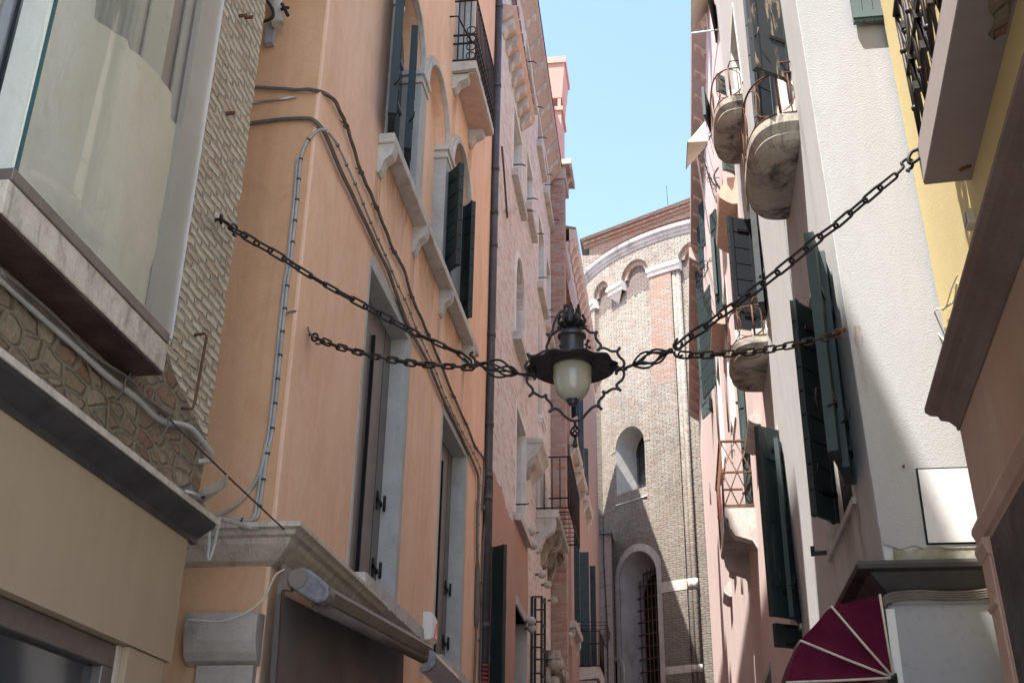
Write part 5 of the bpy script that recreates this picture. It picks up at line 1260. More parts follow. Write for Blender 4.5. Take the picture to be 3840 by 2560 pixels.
# nave end wall with sloping eave
FN = Frame((0, 46.0, 0), (1, 0, 0))
gl0 = FN.uv(f_(85, 540)); gl1 = FN.uv(f_(1125, 150)); sl_n = (gl1[1] - gl0[1]) / (gl1[0] - gl0[0])
xl = FN.uv(f_(130, 650))[0]
def gz(x): return gl0[1] + (x - gl0[0]) * sl_n
MB().prism([FN.P(xl, GROUND), FN.P(4.1, GROUND), FN.P(4.1, gz(4.1) - 0.2), FN.P(xl, gz(xl) - 0.2)], (0, 4, 0)).build('nave_wall', MT['apsered'], chx)
m = MB()
for (dz, dd) in ((0.0, 0.32), (-0.16, 0.2), (-0.3, 0.1)):
    m.prism([FN.P(gl0[0] - dd * 0.4, gz(gl0[0]) + dz - 0.14, 0), FN.P(4.2, gz(4.2) + dz - 0.14, 0), FN.P(4.2, gz(4.2) + dz, 0), FN.P(gl0[0] - dd * 0.4, gz(gl0[0]) + dz, 0)], (0, -dd, 0))
m.build('nave_eave', MT['apsered'], chx)
m = MB(); x = gl0[0]
while x < 4.1: m.prism([FN.P(x, gz(x) - 0.3, 0.1), FN.P(x + 0.16, gz(x + 0.16) - 0.3, 0.1), FN.P(x + 0.16, gz(x + 0.16) - 0.16, 0.1), FN.P(x, gz(x) - 0.16, 0.1)], (0, -0.14, 0)); x += 0.3
m.build('eave_teeth', MT['apsered'], chx)
MB().prism([FN.P(gl0[0] - 0.2, gz(gl0[0] - 0.2), 0.36), FN.P(4.2, gz(4.2), 0.36), FN.P(4.2, gz(4.2) + 0.05, 0.36), FN.P(gl0[0] - 0.2, gz(gl0[0] - 0.2) + 0.05, 0.36)], (0, 9, 0)).build('nave_roof', MT['lead'], chx)
MB().prism([FN.P(-9, GROUND, 0.3), FN.P(xl + 0.75, GROUND, 0.3), FN.P(xl + 0.75, 26.0, 0.3), FN.P(-9, 26.0, 0.3)], (0, 3, 0)).build('aisle_wall', MT['apse'], chx)
zx = FN.P(0, 0).x
# aerial on the nave roof
q0 = onY(f_(906, 208), 47.0); q1 = onY(f_(885, -10), 47.0)
tag(MB().tube([q0 - Vector((0, 0, 0.3)), q1], 0.014, 5).build('aerial', MT['iron'], None), 'thin aerial rod standing on the church roof against the sky', 'aerial')
# low annexe
FA = Frame((0, 43.3, 0), (1, 0, 0))
an = thing('annexe', 'low grey brick annexe beside the apse behind the teal shutters', 'building', (-2.8, 43.3, GROUND))
ax = FA.uv(h_(222, 600))[0]; az = FA.uv(h_(130, 222))[1]
MB().prism([FA.P(-9, GROUND), FA.P(ax, GROUND), FA.P(ax, az - 0.1), FA.P(-9, az - 0.1)], (0, 2.2, 0)).build('wall', MT['greybrick'], an)
MB().prism([FA.P(-9, az - 0.1, 0.12), FA.P(ax + 0.05, az - 0.1, 0.12), FA.P(ax + 0.05, az, 0.12), FA.P(-9, az, 0.12)], (0, 2.3, 0)).build('coping', MT['lead'], an)
a0, a1 = FA.uv(h_(222, 1480))[0], FA.uv(h_(318, 1480))[0]; az1 = FA.uv(h_(270, 1370))[1]
t0_ = on_cyl(h_(222, 1500))[0]; t1_ = on_cyl(h_(318, 1500))[0]; c_s = (t0_ + t1_) / 2; hf_ = (t1_ - t0_) / 2 * AR; zz = on_cyl(h_(265, 1372))[1]
m = MB(); p = [(c_s - hf_ / AR, GROUND), (c_s + hf_ / AR, GROUND)] + [(c_s + hf_ / AR * math.cos(math.pi * k / 16), zz - hf_ + hf_ * math.sin(math.pi * k / 16)) for k in range(17)]
m.face([cyl(a, z, AR + 0.03) for a, z in p]); sd_ = m.build('side_door', MT['black'], chx, fix=False)
arch_rim(c_s, hf_, GROUND, zz, 0.16, 0.07, MT['greystone'], 'door_rim', sd_)
ac = MB(); q = [onY(p, 43.25) for p in (h_(150, 190), h_(152, 480), h_(165, 690), h_(185, 1100), h_(190, 1560))]
tag(ac.tube(q, 0.02, 5).build('lightning_cable', MT['darkcable'], None), 'thin dark cable running down the annexe wall beside the apse', 'cable')

# ================================================================== RIGHT: white building
RL = 0.03                                     # the old right-hand row leans into the alley by this much per metre
WF = Frame((1.315, 0, 0), (0, 1, 0), (-RL, 0, 1), (-1, 0, -RL))
wb = thing('white_building', 'white rendered building with rounded stone balconies and dark shutters on the right', 'building', (1.3, 10, GROUND))
YW = 7.05; WEND = 12.98
wA = (7.80, 8.95, 5.56, 8.9)                   # window over the first balcony
wA2 = (11.58, 12.2, 5.56, 7.45)
wG = (7.76, 9.2, 2.41, 4.25)
wG2 = (11.86, 12.8, 2.4, 4.45)
wB2 = (11.05, 11.8, 8.45, 9.55)
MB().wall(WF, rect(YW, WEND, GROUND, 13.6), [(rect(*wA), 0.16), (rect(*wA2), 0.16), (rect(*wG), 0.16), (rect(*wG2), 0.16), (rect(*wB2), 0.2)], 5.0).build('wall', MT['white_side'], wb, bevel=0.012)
# the end that faces up the alley: coarse render, one chipped lower edge
FE = Frame((0, YW, 0), (1, 0, 0))
q = [(1.262, 1.90), (1.36, 1.86), (1.44, 1.885), (1.50, 1.86), (1.56, 1.88), (1.62, 1.86), (3.0, 1.87), (3.0, 13.6), (0.91, 13.6), (1.152, 5.5)]
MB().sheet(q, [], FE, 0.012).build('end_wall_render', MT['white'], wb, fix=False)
pn_a = FE.uv(N_(727, 382)); pn_b = FE.uv(N_(1000, 365)); pn_c = FE.uv(N_(795, 805))
MB().box(FE, pn_a[0], 1.98, pn_c[1], pn_a[1], 0.0, 0.016).build('panel_joint', MT['black'], wb)
MB().box(FE, pn_a[0] + 0.012, 1.98, pn_c[1] + 0.011, pn_a[1] - 0.010, 0.0, 0.022).build('blank_panel', MT['panelwhite'], wb)
MB().sheet([(1.31, 1.78), (2.2, 1.78), (2.2, 1.865), (1.7, 1.86), (1.5, 1.87), (1.40, 1.85), (1.32, 1.88)], [], FE, 0.006).build('mossy_render', MT['moss'], wb, fix=False)
u_, v_ = FE.uv(N_(660, 372)); MB().tube([FE.P(u_, v_, 0), FE.P(u_, v_, 0.03)], 0.008, 6).build('bolt', MT['rust'], wb)
# shutter seen at the top of the end wall
tl = FE.uv(M_(160, 128), 0.09); tr = FE.uv(M_(345, 102), 0.09)
es = MB()
for k in range(3): es.box(FE, tl[0] + 0.0 + (tr[0] - tl[0]) * k / 3 + 0.002, tl[0] + (tr[0] - tl[0]) * (k + 1) / 3 - 0.002, tl[1], tl[1] + 1.3, 0.05, 0.085)
es.box(FE, tl[0], tr[0], tl[1] + 0.03, tl[1] + 0.09, 0.085, 0.1)
es.build('end_shutter', MT['greygreen'], wb)
for (u_, v_, l_x, w_x, mt_) in ((1.27, 3.36, 0.55, 0.05, 'ruststain'),):
    stain(FE, u_, v_, l_x, w_x, mt_, wb, 0.0145)
for (u_, v_, l_x, w_x, mt_) in ((8.2, 2.36, 0.8, 0.5, 'ruststain'), (7.7, 2.36, 0.7, 0.15, 'ruststain'), (9.1, 2.38, 0.6, 0.06, 'ruststain'), (7.62, 5.6, 1.4, 0.16, 'greystain')):
    stain(WF, u_, v_, l_x, w_x, mt_, wb)
# frames in stone
def stone_frame(fr, wn, mat='stone', w=0.07, par=None, sill=True):
    u0, u1, v0, v1 = wn; m = MB()
    m.box(fr, u0 - w, u0 + 0.006, v0, v1, -0.148, 0.008); m.box(fr, u1 - 0.006, u1 + w, v0, v1, -0.148, 0.008); m.box(fr, u0 - w - 0.004, u1 + w + 0.004, v1 - 0.006, v1 + w, -0.148, 0.012)
    o = m.build('window', MT[mat], par)
    if sill: MB().box(fr, u0 - w, u1 + w, v0 - 0.05, v0, -0.1, 0.025).build('sill', MT[mat], o)
    MB().sheet(rect(u0, u1, v0, v1), [], fr, -0.145).build('pane', MT['black'], o)
    return o
for wn in (wA, wA2, wB2): stone_frame(WF, wn, 'whitestone', 0.06, wb, False)
wGo = stone_frame(WF, wG, 'stone', 0.05, wb)
wG2o = stone_frame(WF, wG2, 'stone', 0.05, wb)
# first window: peeling black leaf swung out, plank leaves behind it
leaf(wb, (1.137, 7.78), (0.83, 7.58), 5.94, 9.0, MT['blackpeel'], 0, 0, 0.045)
m = MB()
for k in range(11): m.box(WF, 7.82, 8.4, wA[2] + 0.02 + k * 0.32, wA[2] + 0.33 + k * 0.32, -0.11, -0.07)
m.build('inner_shutter', MT['blueboards'], wb)
leaf(wb, (1.12, 8.93), (0.935, 8.77), 5.62, 8.8, MT['blueboards'], 9, 0, 0.04)
b_x = WF.P(8.2, 6.9)
# black plank shutter by the lower rounded balcony, and its folded partner
zt = 7.72
leaf(wb, (1.12, 12.15), (0.835, 12.03), 5.78, 7.27, MT['blackwood'], 7, 0, 0.04)
leaf(wb, (1.135, 11.6), (1.06, 11.15), 5.66, 7.5, MT['blackwood'], 0, 3, 0.05)
# green shutters near the corner
def world_leaf(px_ft, px_fb, hinge, z0, z1, mat, boards=0, battens=0, th=0.04):
    f = onZ(px_ft, z1); return leaf(wb, hinge, (f.x, f.y), z0, z1, mat, boards, battens, th)
leaf(wb, (1.215, 8.48), (1.025, 8.24), 2.44, 4.19, MT['blackgreen'], 9, 0, 0.035)
hB = WF.P(7.62, 3.3)
lb = leaf(wb, (1.215, 7.70), (1.03, 7.04), 2.50, 4.09, MT['green'], 0, 2, 0.05)
leaf(wb, (1.222, 7.62), (1.13, 7.24), 2.46, 4.05, MT['green'], 0, 2, 0.03)
hm = MB(); q0 = Vector((1.06, 7.30, 3.02)); hm.tube([q0, q0 + Vector((-0.06, -0.03, 0)), q0 + Vector((-0.07, -0.03, -0.08)), q0 + Vector((-0.05, -0.02, -0.14))], 0.012, 6)
hm.tube([(1.05, 7.24, 2.5), (1.05, 7.24, 4.1)], 0.009, 6)
hm.build('closing_bar', MT['iron'], lb)
sk = thing('shutter_stop', 'black iron shutter stop on the white wall below the near green shutters', 'fitting', WF.P(9.1, 2.4))
u_, v_ = WF.uv(N_(238, 845)); pq = WF.P(u_, v_, 0)
fq = onZ(N_(160, 850), pq.z); 
m = MB(); m.bar(pq, fq, 0.03, 0.03); m.build('arm', MT['iron'], sk); m = MB(); m.tube([fq + Vector((0, 0, -0.02)), fq + Vector((0, 0, 0.06))], 0.016, 6); m.build('stop', MT['iron'], sk)
# far green pair on the white wall
leaf(wb, (1.215, 11.8), (0.935, 11.59), 2.43, 4.42, MT['blackgreen'], 0, 3, 0.05)
leaf(wb, (1.23, 11.83), (1.12, 11.5), 2.40, 4.25, MT['green'], 0, 3, 0.03)
leaf(wb, (1.24, 11.95), (0.97, 11.8), 2.17, 2.40, MT['blackgreen'], 0, 0, 0.04)
# rounded balconies
def round_balcony(u0, u1, vb, vt, dep, nm_label, parent, near_soot=True, rail=0.52):
    uc = (u0 + u1) / 2; n = 28
    def outline(f, dd):
        hw = (u1 - u0) / 2 * f; q = []
        for k in range(n + 1):
            a = math.pi * k / n; sx = math.cos(a); sy = math.sin(a)
            e = 0.62
            q.append((uc - hw * math.copysign(abs(sx) ** e, sx), dd * abs(sy) ** e))
        return q
    hgt = vt - vb; rows = []
    for f, dd, v in ((0.80, dep * 0.55, vb - hgt * 0.15), (0.90, dep * 0.86, vb), (0.95, dep * 0.95, vb + hgt * 0.22), (0.93, dep * 0.93, vb + hgt * 0.34), (0.97, dep * 0.97, vb + hgt * 0.52), (1.0, dep, vb + hgt * 0.66), (1.0, dep, vt), (0.94, dep * 0.93, vt + 0.004)):
        rows.append([WF.P(u, v, d) for u, d in outline(f, dd)])
    b = MB().grid(rows, closed=False, smooth=False)
    b.face([WF.P(u, vb - hgt * 0.15, d) for u, d in outline(0.80, dep * 0.55)]); b.face([WF.P(u, vt + 0.004, d) for u, d in outline(0.94, dep * 0.93)])
    o = b.build('balcony', MT['sootstone'], parent)
    for uu in (u0 + 0.02, u1 - 0.14):
        MB().box(WF, uu, uu + 0.12, vt, vt + 0.11, 0, 0.16).build('stone_block', MT['stone'], o, bevel=0.01)
    rm = MB(); ro = outline(0.97, dep * 0.97); vt2 = vt + rail
    rm.tube([WF.P(u, vt + 0.03, d) for u, d in ro], 0.008, 6)
    top = [WF.P(u, vt2, d) for u, d in ro]; rm.tube(top, 0.009, 6)
    rm.tube([WF.P(u0, vt2 + 0.09, 0.0), WF.P(u0, vt2 + 0.09, 0.1), WF.P(u0 + 0.01, vt2, 0.13)], 0.009, 6)
    rm.tube([WF.P(u1, vt2 + 0.09, 0.0), WF.P(u1, vt2 + 0.09, 0.1), WF.P(u1 - 0.01, vt2, 0.13)], 0.009, 6)
    rm.tube([WF.P(u0 + 0.01, vt2, 0.13), WF.P(u0 + 0.02, vt + 0.03, 0.13)], 0.011, 6)
    # rings round the front
    L = [0]
    for p0, p1 in zip(ro[:-1], ro[1:]): L.append(L[-1] + math.hypot(p1[0] - p0[0], p1[1] - p0[1]))
    def at(s):
        s = min(max(s, 0), L[-1])
        for k in range(n):
            if L[k + 1] >= s:
                t = (s - L[k]) / max(L[k + 1] - L[k], 1e-6); return (ro[k][0] + (ro[k + 1][0] - ro[k][0]) * t, ro[k][1] + (ro[k + 1][1] - ro[k][1]) * t)
        return ro[-1]
    nr = 6; R_ = (rail - 0.03) / 2
    for k in range(nr):
        sc = L[-1] * (k + 0.62) / nr; ring = []
        for j in range(22):
            a = 2 * math.pi * j / 22; u, d = at(sc + R_ * 0.95 * math.cos(a)); ring.append(WF.P(u, vt + 0.03 + R_ + R_ * math.sin(a), d))
        rm.tube(ring, 0.0055, 5, closed=True)
    for k in range(nr + 1):
        u, d = at(L[-1] * (k + 0.12) / nr); rm.tube([WF.P(u, vt + 0.03, d), WF.P(u, vt2, d)], 0.005, 5)
    rm.build('railing', MT['rust'], o)
    return o
b1 = round_balcony(7.70, 9.06, 5.37, 5.57, 0.38, '', wb, rail=0.42)
b2 = round_balcony(11.19, 12.38, 8.2, 8.40, 0.33, '', wb, rail=0.42)
b3 = round_balcony(11.73, 12.93, 5.34, 5.53, 0.40, '', wb, rail=0.40)
# canopy ledge round the corner and the shop front under it
pr = [(0, 1.80), (0.17, 1.775), (0.18, 1.755), (0.17, 1.73), (0.10, 1.715), (0.02, 1.62), (0, 1.60)]
rows = []
for kind in (0, 1, 2):
    if kind == 0: rows.append([Vector((2.3, YW - d * 0.55, v)) for d, v in pr])
    elif kind == 1: rows.append([Vector((1.26 - d, YW - d * 0.55, v)) for d, v in pr])
    else: rows.append([Vector((1.26 - d, 8.35, v)) for d, v in pr])
MB().grid(rows, closed=True, smooth=False, caps=True).build('shop_ledge', MT['sheetmetal'], wb)
MB().box(FE, 1.235, 3.0, GROUND, 1.53, -0.2, 0.03).build('shop_panel', MT['marble'], wb, bevel=0.02)
MB().box(FE, 1.225, 1.275, GROUND, 1.50, 0.03, 0.04).build('panel_edge', MT['plastic'], wb)
cbm = MB()
for k in range(4):
    q = [Vector((1.29, YW + 0.06 - 0.003 * k, 1.535 + 0.017 * k))] + [onY(N_(x, y), YW - 0.05) + Vector((0, 0, 0.014 * (k - 1.5))) for x, y in ((552, 1125), (580, 1098), (640, 1085), (760, 1078), (900, 1085), (1050, 1080), (1160, 1066))]
    cbm.tube(smooth_path(q), 0.0085, 6)
tag(cbm.build('cable_bundle', MT['cable'], None), 'bundle of brown cables under the dark ledge above the white shop panel', 'cable')
# burgundy awning, quarter dome fan at its near end
ba_ = thing('burgundy_awning', 'burgundy canvas hood awning with cream piping on the white building corner', 'awning', (1.0, 8, 1.1))
HU = Vector((1.215, 6.98, 1.10)); YA = 6.98
rim_px = [N_(530, 1080), N_(400, 1110), N_(262, 1147), N_(180, 1235), N_(92, 1337), N_(45, 1450), N_(16, 1568), N_(0, 1640)]
rim = [onY(p, YA) for p in rim_px]
fan = MB(); rows = []
for t in range(13):
    s = t / 12.0; row = []
    for k, r in enumerate(smooth_path(rim, 5)):
        q = HU.lerp(r, s)
        sag = math.sin(math.pi * s) * 0.03 * (0.3 + 0.7 * abs(math.sin(k * math.pi / 10)))
        q = q + Vector((0, sag + 0.012 * mnoise.noise(Vector((q.x * 14, q.z * 14, 1))), 0)); row.append(q)
    rows.append(row)
fan.grid(rows).build('end_fabric', MT['burgundy'], ba_, fix=False)
rs = smooth_path(rim, 5); rows = []
for t in range(8):
    s = t / 7.0
    rows.append([r + Vector((-0.02 * math.sin(math.pi * min(s * 2, 1)) * (1 - s), 1.9 * s, 0.0)) for r in rs])
MB().grid(rows).build('hood_fabric', MT['burgundy'], ba_, fix=False)
pm_ = MB()
for k in (0, 2, 4, 6):
    r = rim[k]; pm_.tube([HU + Vector((0, -0.012, 0)), HU.lerp(r, 0.5) + Vector((0, -0.004, 0)), r + Vector((0, -0.01, 0.003))], 0.0075, 6)
    if k > 0: pm_.tube([r + Vector((0, -0.01, 0.003)), r + Vector((-0.01, 0.2, 0.004)), r + Vector((0, 1.9, 0.004))], 0.007, 6)
pm_.build('piping', MT['piping'], ba_)
hbm = MB(); hbm.ball(HU, 0.025); hbm.box(FE, 1.19, 1.24, 1.06, 1.13, 0.02, 0.06); hbm.build('hub_bracket', MT['iron'], ba_)

# ================================================================== RIGHT: yellow building with shopfront (nearest)
yd = Vector((0.078, 1, 0)).normalized()
YF = Frame(Vector((1.683, 5.5, 0)) + yd * 0 + Vector((0.0, 0, 0)), yd, (-0.028, 0, 1), (-1, 0.078, 0))
YF.o = YF.o + Vector((0.028 * 3.46, 0, 0))
yb = thing('yellow_building', 'yellow plastered building with an iron balcony and brown shopfront at the right edge', 'building', (1.8, 4, GROUND))
def yuv(p, d=0.0): return YF.uv(p, d)
uE = 1.49
MB().wall(YF, rect(-3.1, uE, GROUND, 7.6), [], 6).build('wall', MT['yellow'], yb)
s_i = yuv(M_(850, 1055)); sz = s_i[1]; so_ = onZ(M_(570, 1078), YF.P(s_i[0], sz).z); sd0 = (so_ - YF.P(s_i[0], sz)).dot(YF.n)
zt = None
ytop = sz + 0.225
by = MB().box(YF, -3.1, s_i[0], sz, ytop, 0, sd0).build('balcony', MT['soffit'], yb, bevel=0.008)
MB().box(YF, -3.1, s_i[0] - 0.004, sz - 0.006, sz, 0, sd0 - 0.004).build('balcony_underside', MT['soffitdark'], by)  # slab plaster darkened in colour for the shade below the balcony
ptch = [yuv(p, 0.0) for p in (M_(960, 10), M_(1080, 0), M_(1060, 120), M_(1050, 200), M_(985, 240), M_(945, 200), M_(985, 150), M_(955, 80))]
m = MB(); m.face([onZ(p, YF.P(0, sz).z - 0.010) for p in (M_(955, -30), M_(1110, -30), M_(1075, 110), M_(1055, 200), M_(1010, 215), M_(985, 240), M_(945, 205), M_(975, 160), M_(985, 110), M_(950, 60))]).build('stained_patch', MT['rubble'], by, fix=False)
m = MB(); m.face([onZ(p, YF.P(0, sz).z - 0.010) for p in (M_(770, 1000), M_(800, 980), M_(850, 965), M_(855, 985), M_(820, 995), M_(790, 1010))]).build('stained_patch', MT['rust'], by, fix=False)
rl = MB(); dr0 = sd0 - 0.03; ue = s_i[0] - 0.02; vt_ = ytop + 0.92
for vv, ww in ((ytop + 0.04, 0.03), (vt_, 0.04), (ytop + 0.50, 0.02)):
    rl.bar(YF.P(-3.1, vv, dr0), YF.P(ue, vv, dr0), ww, 0.018); rl.bar(YF.P(ue, vv, 0), YF.P(ue, vv, dr0), ww, 0.018)
k = 0; u = ue
while u > -3:
    rl.tube([YF.P(u, ytop, dr0), YF.P(u, vt_, dr0)], 0.011, 6)
    if k % 2 == 0:
        rl.tube([YF.P(u, ytop + 0.05, dr0), YF.P(u - 0.17, ytop + 0.48, dr0), YF.P(u, vt_ - 0.02, dr0)], 0.011, 6); rl.tube([YF.P(u - 0.34, ytop + 0.05, dr0), YF.P(u - 0.17, ytop + 0.48, dr0), YF.P(u - 0.34, vt_ - 0.02, dr0)], 0.011, 6)
        for vv in (ytop + 0.28, ytop + 0.48, ytop + 0.7): rl.box(YF, u - 0.19, u - 0.15, vv - 0.025, vv + 0.025, dr0 - 0.02, dr0 + 0.02)
    for vv in (ytop + 0.26, ytop + 0.66): rl.ball(YF.P(u, vv, dr0), 0.02, 8)
    u -= 0.17; k += 1
for t in (0.33, 0.66): rl.tube([YF.P(ue, ytop, dr0 * t), YF.P(ue, vt_, dr0 * t)], 0.011, 6)
rl.tube([YF.P(ue, ytop + 0.05, 0.02), YF.P(ue, vt_ - 0.02, dr0)], 0.011, 6)
rl.build('railing', MT['iron'], by)
# shop front standing proud of the yellow wall
k9 = 0.8986; DS = 0.142; UE = 0.705
def SP(lst): return [(DS + d * k9, v * k9) for d, v in lst]
c_out = 0.215
MB().box(YF, -3.1, UE - 0.02, GROUND, 2.57 * k9, 0.0, DS + 0.03).build('shop_front', MT['shop'], yb)
sweep(YF, [(0, 2.90 * k9)] + SP([(c_out - 0.02, 2.735), (c_out, 2.715), (c_out, 2.69), (c_out - 0.03, 2.665), (c_out - 0.07, 2.66), (c_out - 0.085, 2.63), (c_out - 0.13, 2.62), (0.05, 2.585), (0.045, 2.56)]) + [(0, 2.56 * k9)], -3.1, UE).build('shop_cornice', MT['brownwood'], yb)
ml = MB()
ml.prism([YF.P(-3.1, v, d) for d, v in SP([(0.03, 1.97), (0.055, 1.965), (0.057, 1.945), (0.075, 1.935), (0.08, 1.905), (0.065, 1.87), (0.055, 1.84), (0.03, 1.83)])], YF.u * (3.1 + UE))
ml.build('moulding', MT['shop'], yb)
pw0 = 0.47
pl_ = MB().box(YF, pw0, UE - 0.01, GROUND, 1.80 * k9, DS + 0.027, DS + 0.05).build('pilaster', MT['shop'], yb, bevel=0.006)
m = MB(); m.prism([YF.P(pw0 - 0.015, v, d) for d, v in SP([(0.03, 1.825), (0.078, 1.815), (0.082, 1.785), (0.07, 1.75), (0.062, 1.725), (0.03, 1.715)])], YF.u * (UE - pw0 + 0.012)); m.build('capital', MT['shop'], pl_)
MB().prism([YF.P(pw0, v, d) for d, v in SP([(0.05, 1.48), (0.068, 1.475), (0.07, 1.455), (0.062, 1.44), (0.05, 1.435)])], YF.u * (UE - 0.006 - pw0)).build('astragal', MT['shop'], pl_)
MB().box(YF, -3.1, pw0 - 0.03, GROUND, 1.80 * k9, DS + 0.0275, DS + 0.034).build('shop_opening', MT['sheetmetal'], yb)
MB().box(YF, pw0 - 0.03, pw0 - 0.002, GROUND, 1.80 * k9, DS + 0.0275, DS + 0.04).build('opening_post', MT['shop'], yb)
sweep(YF, [(0, 7.7), (0.3, 7.65), (0.3, 7.5), (0, 7.4)], -3.1, uE).build('eave', MT['eave'], yb)
# little box lamp on the yellow wall and loose cable
u_, v_ = yuv(M_(868, 1290)); bx = thing('wall_box', 'small square box with a dark front on the yellow wall above the brown cornice', 'box', YF.P(u_, v_))
MB().box(YF, u_ - 0.05, u_ + 0.05, v_ - 0.045, v_ + 0.045, 0, 0.045).build('case', MT['piping'], bx, bevel=0.005)
MB().box(YF, u_ - 0.035, u_ + 0.035, v_ - 0.032, v_ + 0.032, 0.045, 0.049).build('front', MT['bronze'], bx)
m = MB()
m.tube(smooth_path([YF.P(*yuv(w_(x, y), 0.03), 0.03) for x, y in ((2200, 630), (2185, 665), (2172, 705), (2150, 712), (2138, 735), (2155, 765), (2172, 785))]), 0.005, 6)
m.tube(smooth_path([YF.P(*yuv(w_(x, y), 0.02), 0.02) for x, y in ((2198, 650), (2192, 690), (2180, 700), (2165, 712))]), 0.007, 6)
tag(m.build('coiled_cable', MT['piping'], None), 'loose pale cable hanging on the yellow wall above the brown cornice', 'cable')

# ================================================================== RIGHT: pink houses down the alley
PF = Frame((1.2, 0, 0), (0, 1, 0), (0, 0, 1), (-1, 0, 0))
p1 = thing('pink_townhouse', 'sunlit pink house with green shutters next to the white building', 'building', (1.2, 20, GROUND))
P1E = onX(cr(2560, 500, 3.137)(95, 1200), 0.93).y
dwin = [(15.6, 17.6, -1.2, 2.6), (19.6, 21.2, -1.2, 2.3), (16.2, 17.3, 7.2, 9.6), (18.9, 20.2, 7.4, 10.2), (23.2, 24.6, 8.2, 10.6)]
MB().wall(PF, rect(WEND, P1E, GROUND, 16.2), [(rect(*x), 0.2) for x in dwin], 5).build('wall', MT['pink'], p1)
for x in dwin: stone_frame(PF, x, 'whitestone' if x[2] > 0 else 'greystone', 0.09, p1)
e1 = sweep(PF, [(0, 16.55), (0.29, 16.5), (0.29, 16.28), (0.2, 16.2), (0.0, 16.02)], WEND - 0.3, P1E).build('eave', MT['eave'], p1)
u = WEND
while u < P1E:
    modillion(PF, u, 0.16, 16.25, 0.24, 0.34).build('bracket', MT['roughstone'], e1); u += 0.85
MB().prism([PF.P(WEND - 0.3, 16.55, 0.29), PF.P(WEND - 0.3, 16.6, 0.29), PF.P(WEND - 0.3, 18.5, -5), PF.P(WEND - 0.3, 16.5, -5)], (0, P1E - WEND + 0.3, 0)).build('roof', MT['tile'], p1)
p2 = thing('far_pink_house', 'farther pink house with a scrolled eave in front of the apse', 'building', (1.2, 34, GROUND))
P2E = 38.6; H2 = 15.4
ex2 = onX(l_(55, 372), 0.85); H2 = ex2.z; P2E = ex2.y
MB().wall(PF, rect(P1E + 0.01, P2E, GROUND, H2 - 0.2), [], 5).build('wall', MT['pink'], p2)
e2 = sweep(PF, [(0, H2 + 0.35), (0.34, H2 + 0.3), (0.35, H2), (0.26, H2 - 0.08), (0.0, H2 - 0.25)], P1E + 0.02, P2E).build('eave', MT['eave'], p2)
u = P1E + 0.3
while u < P2E:
    modillion(PF, u, 0.2, H2 - 0.02, 0.28, 0.42).build('bracket', MT['roughstone'], e2); u += 1.0
MB().prism([PF.P(P1E + 0.02, H2 + 0.35, 0.34), PF.P(P1E + 0.02, H2 + 0.4, 0.34), PF.P(P1E + 0.02, H2 + 2, -5), PF.P(P1E + 0.02, H2 + 0.3, -5)], (0, P2E - P1E - 0.02, 0)).build('roof', MT['tile'], p2)
def pleaf(ht, hb, ft, mat='green', boards=0, battens=0, th=0.04, par=None):
    return leaf_px(PF, ht, hb, ft, MT[mat], par or p1, 0.0, boards, battens, th)
pleaf(i_(358, -120), i_(300, 605), i_(235, -120), 'green', 0, 3)
pleaf(i_(445, 690), i_(450, 1030), i_(332, 725), 'greygreen', 0, 3)
pleaf(i_(258, 980), i_(275, 1340), i_(195, 850), 'green', 0, 3)
pleaf(j_(240, 800), j_(275, 1300), j_(192, 850), 'green', 6, 0)
pleaf(j_(225, 1090), j_(262, 1500), j_(175, 1100), 'green', 0, 3)
pleaf(k_(180, 145), k_(215, 560), k_(122, 190), 'green', 6, 0)
pleaf(j_(395, 940), k_(408, 690), j_(335, 970), 'green', 0, 3, 0.07)
pleaf(j_(420, 1215), k_(380, 700), j_(345, 1220), 'green', 0, 3, 0.05)
pleaf(k_(262, 622), k_(345, 1225), k_(152, 615), 'green', 7, 0)
pleaf(k_(235, 1000), k_(300, 1525), k_(150, 960), 'greygreen', 0, 3)
pleaf(l_(265, 200), l_(270, 380), l_(220, 190), 'green', 3, 0, 0.04, p1)
pleaf(l_(548, 150), l_(640, 1160), l_(492, 135), 'green', 0, 3, 0.07)
pleaf(j_(610, 330), j_(612, 520), j_(475, 330), 'greygreen', 0, 2)
# scroll-sided stone sills (seen end on)
def scroll_sill(px_top, px_bot, px_out, lab=None, length=1.1, mat='roughstone', par=None):
    u_, vt = PF.uv(px_top); vb = PF.uv(px_bot)[1] if px_bot else vt - 0.5
    dep = 1.2 - onY(px_out, u_).x
    pr = [(0, vt), (dep * 0.45, vt), (dep * 0.55, vt - 0.05), (dep * 0.75, vt - (vt - vb) * 0.3), (dep, vt - (vt - vb) * 0.55), (dep * 0.95, vt - (vt - vb) * 0.72), (dep * 0.6, vt - (vt - vb) * 0.9), (dep * 0.3, vb), (0, vb)]
    return sweep(PF, pr, u_, u_ + length).build('sill', MT[mat], par or p1)
scroll_sill(j_(620, 515), j_(640, 900), j_(425, 800), None, 1.5)
scroll_sill(k_(410, 690), k_(405, 1040), k_(290, 860), None, 1.5)
scroll_sill(l_(685, 325), l_(690, 480), l_(590, 470), None, 1.2, 'stone')
scroll_sill(m_(370, 575), m_(375, 750), m_(300, 700), None, 1.0, 'stone')
scroll_sill(m_(412, 340), m_(410, 480), m_(365, 420), None, 1.0, 'stone')
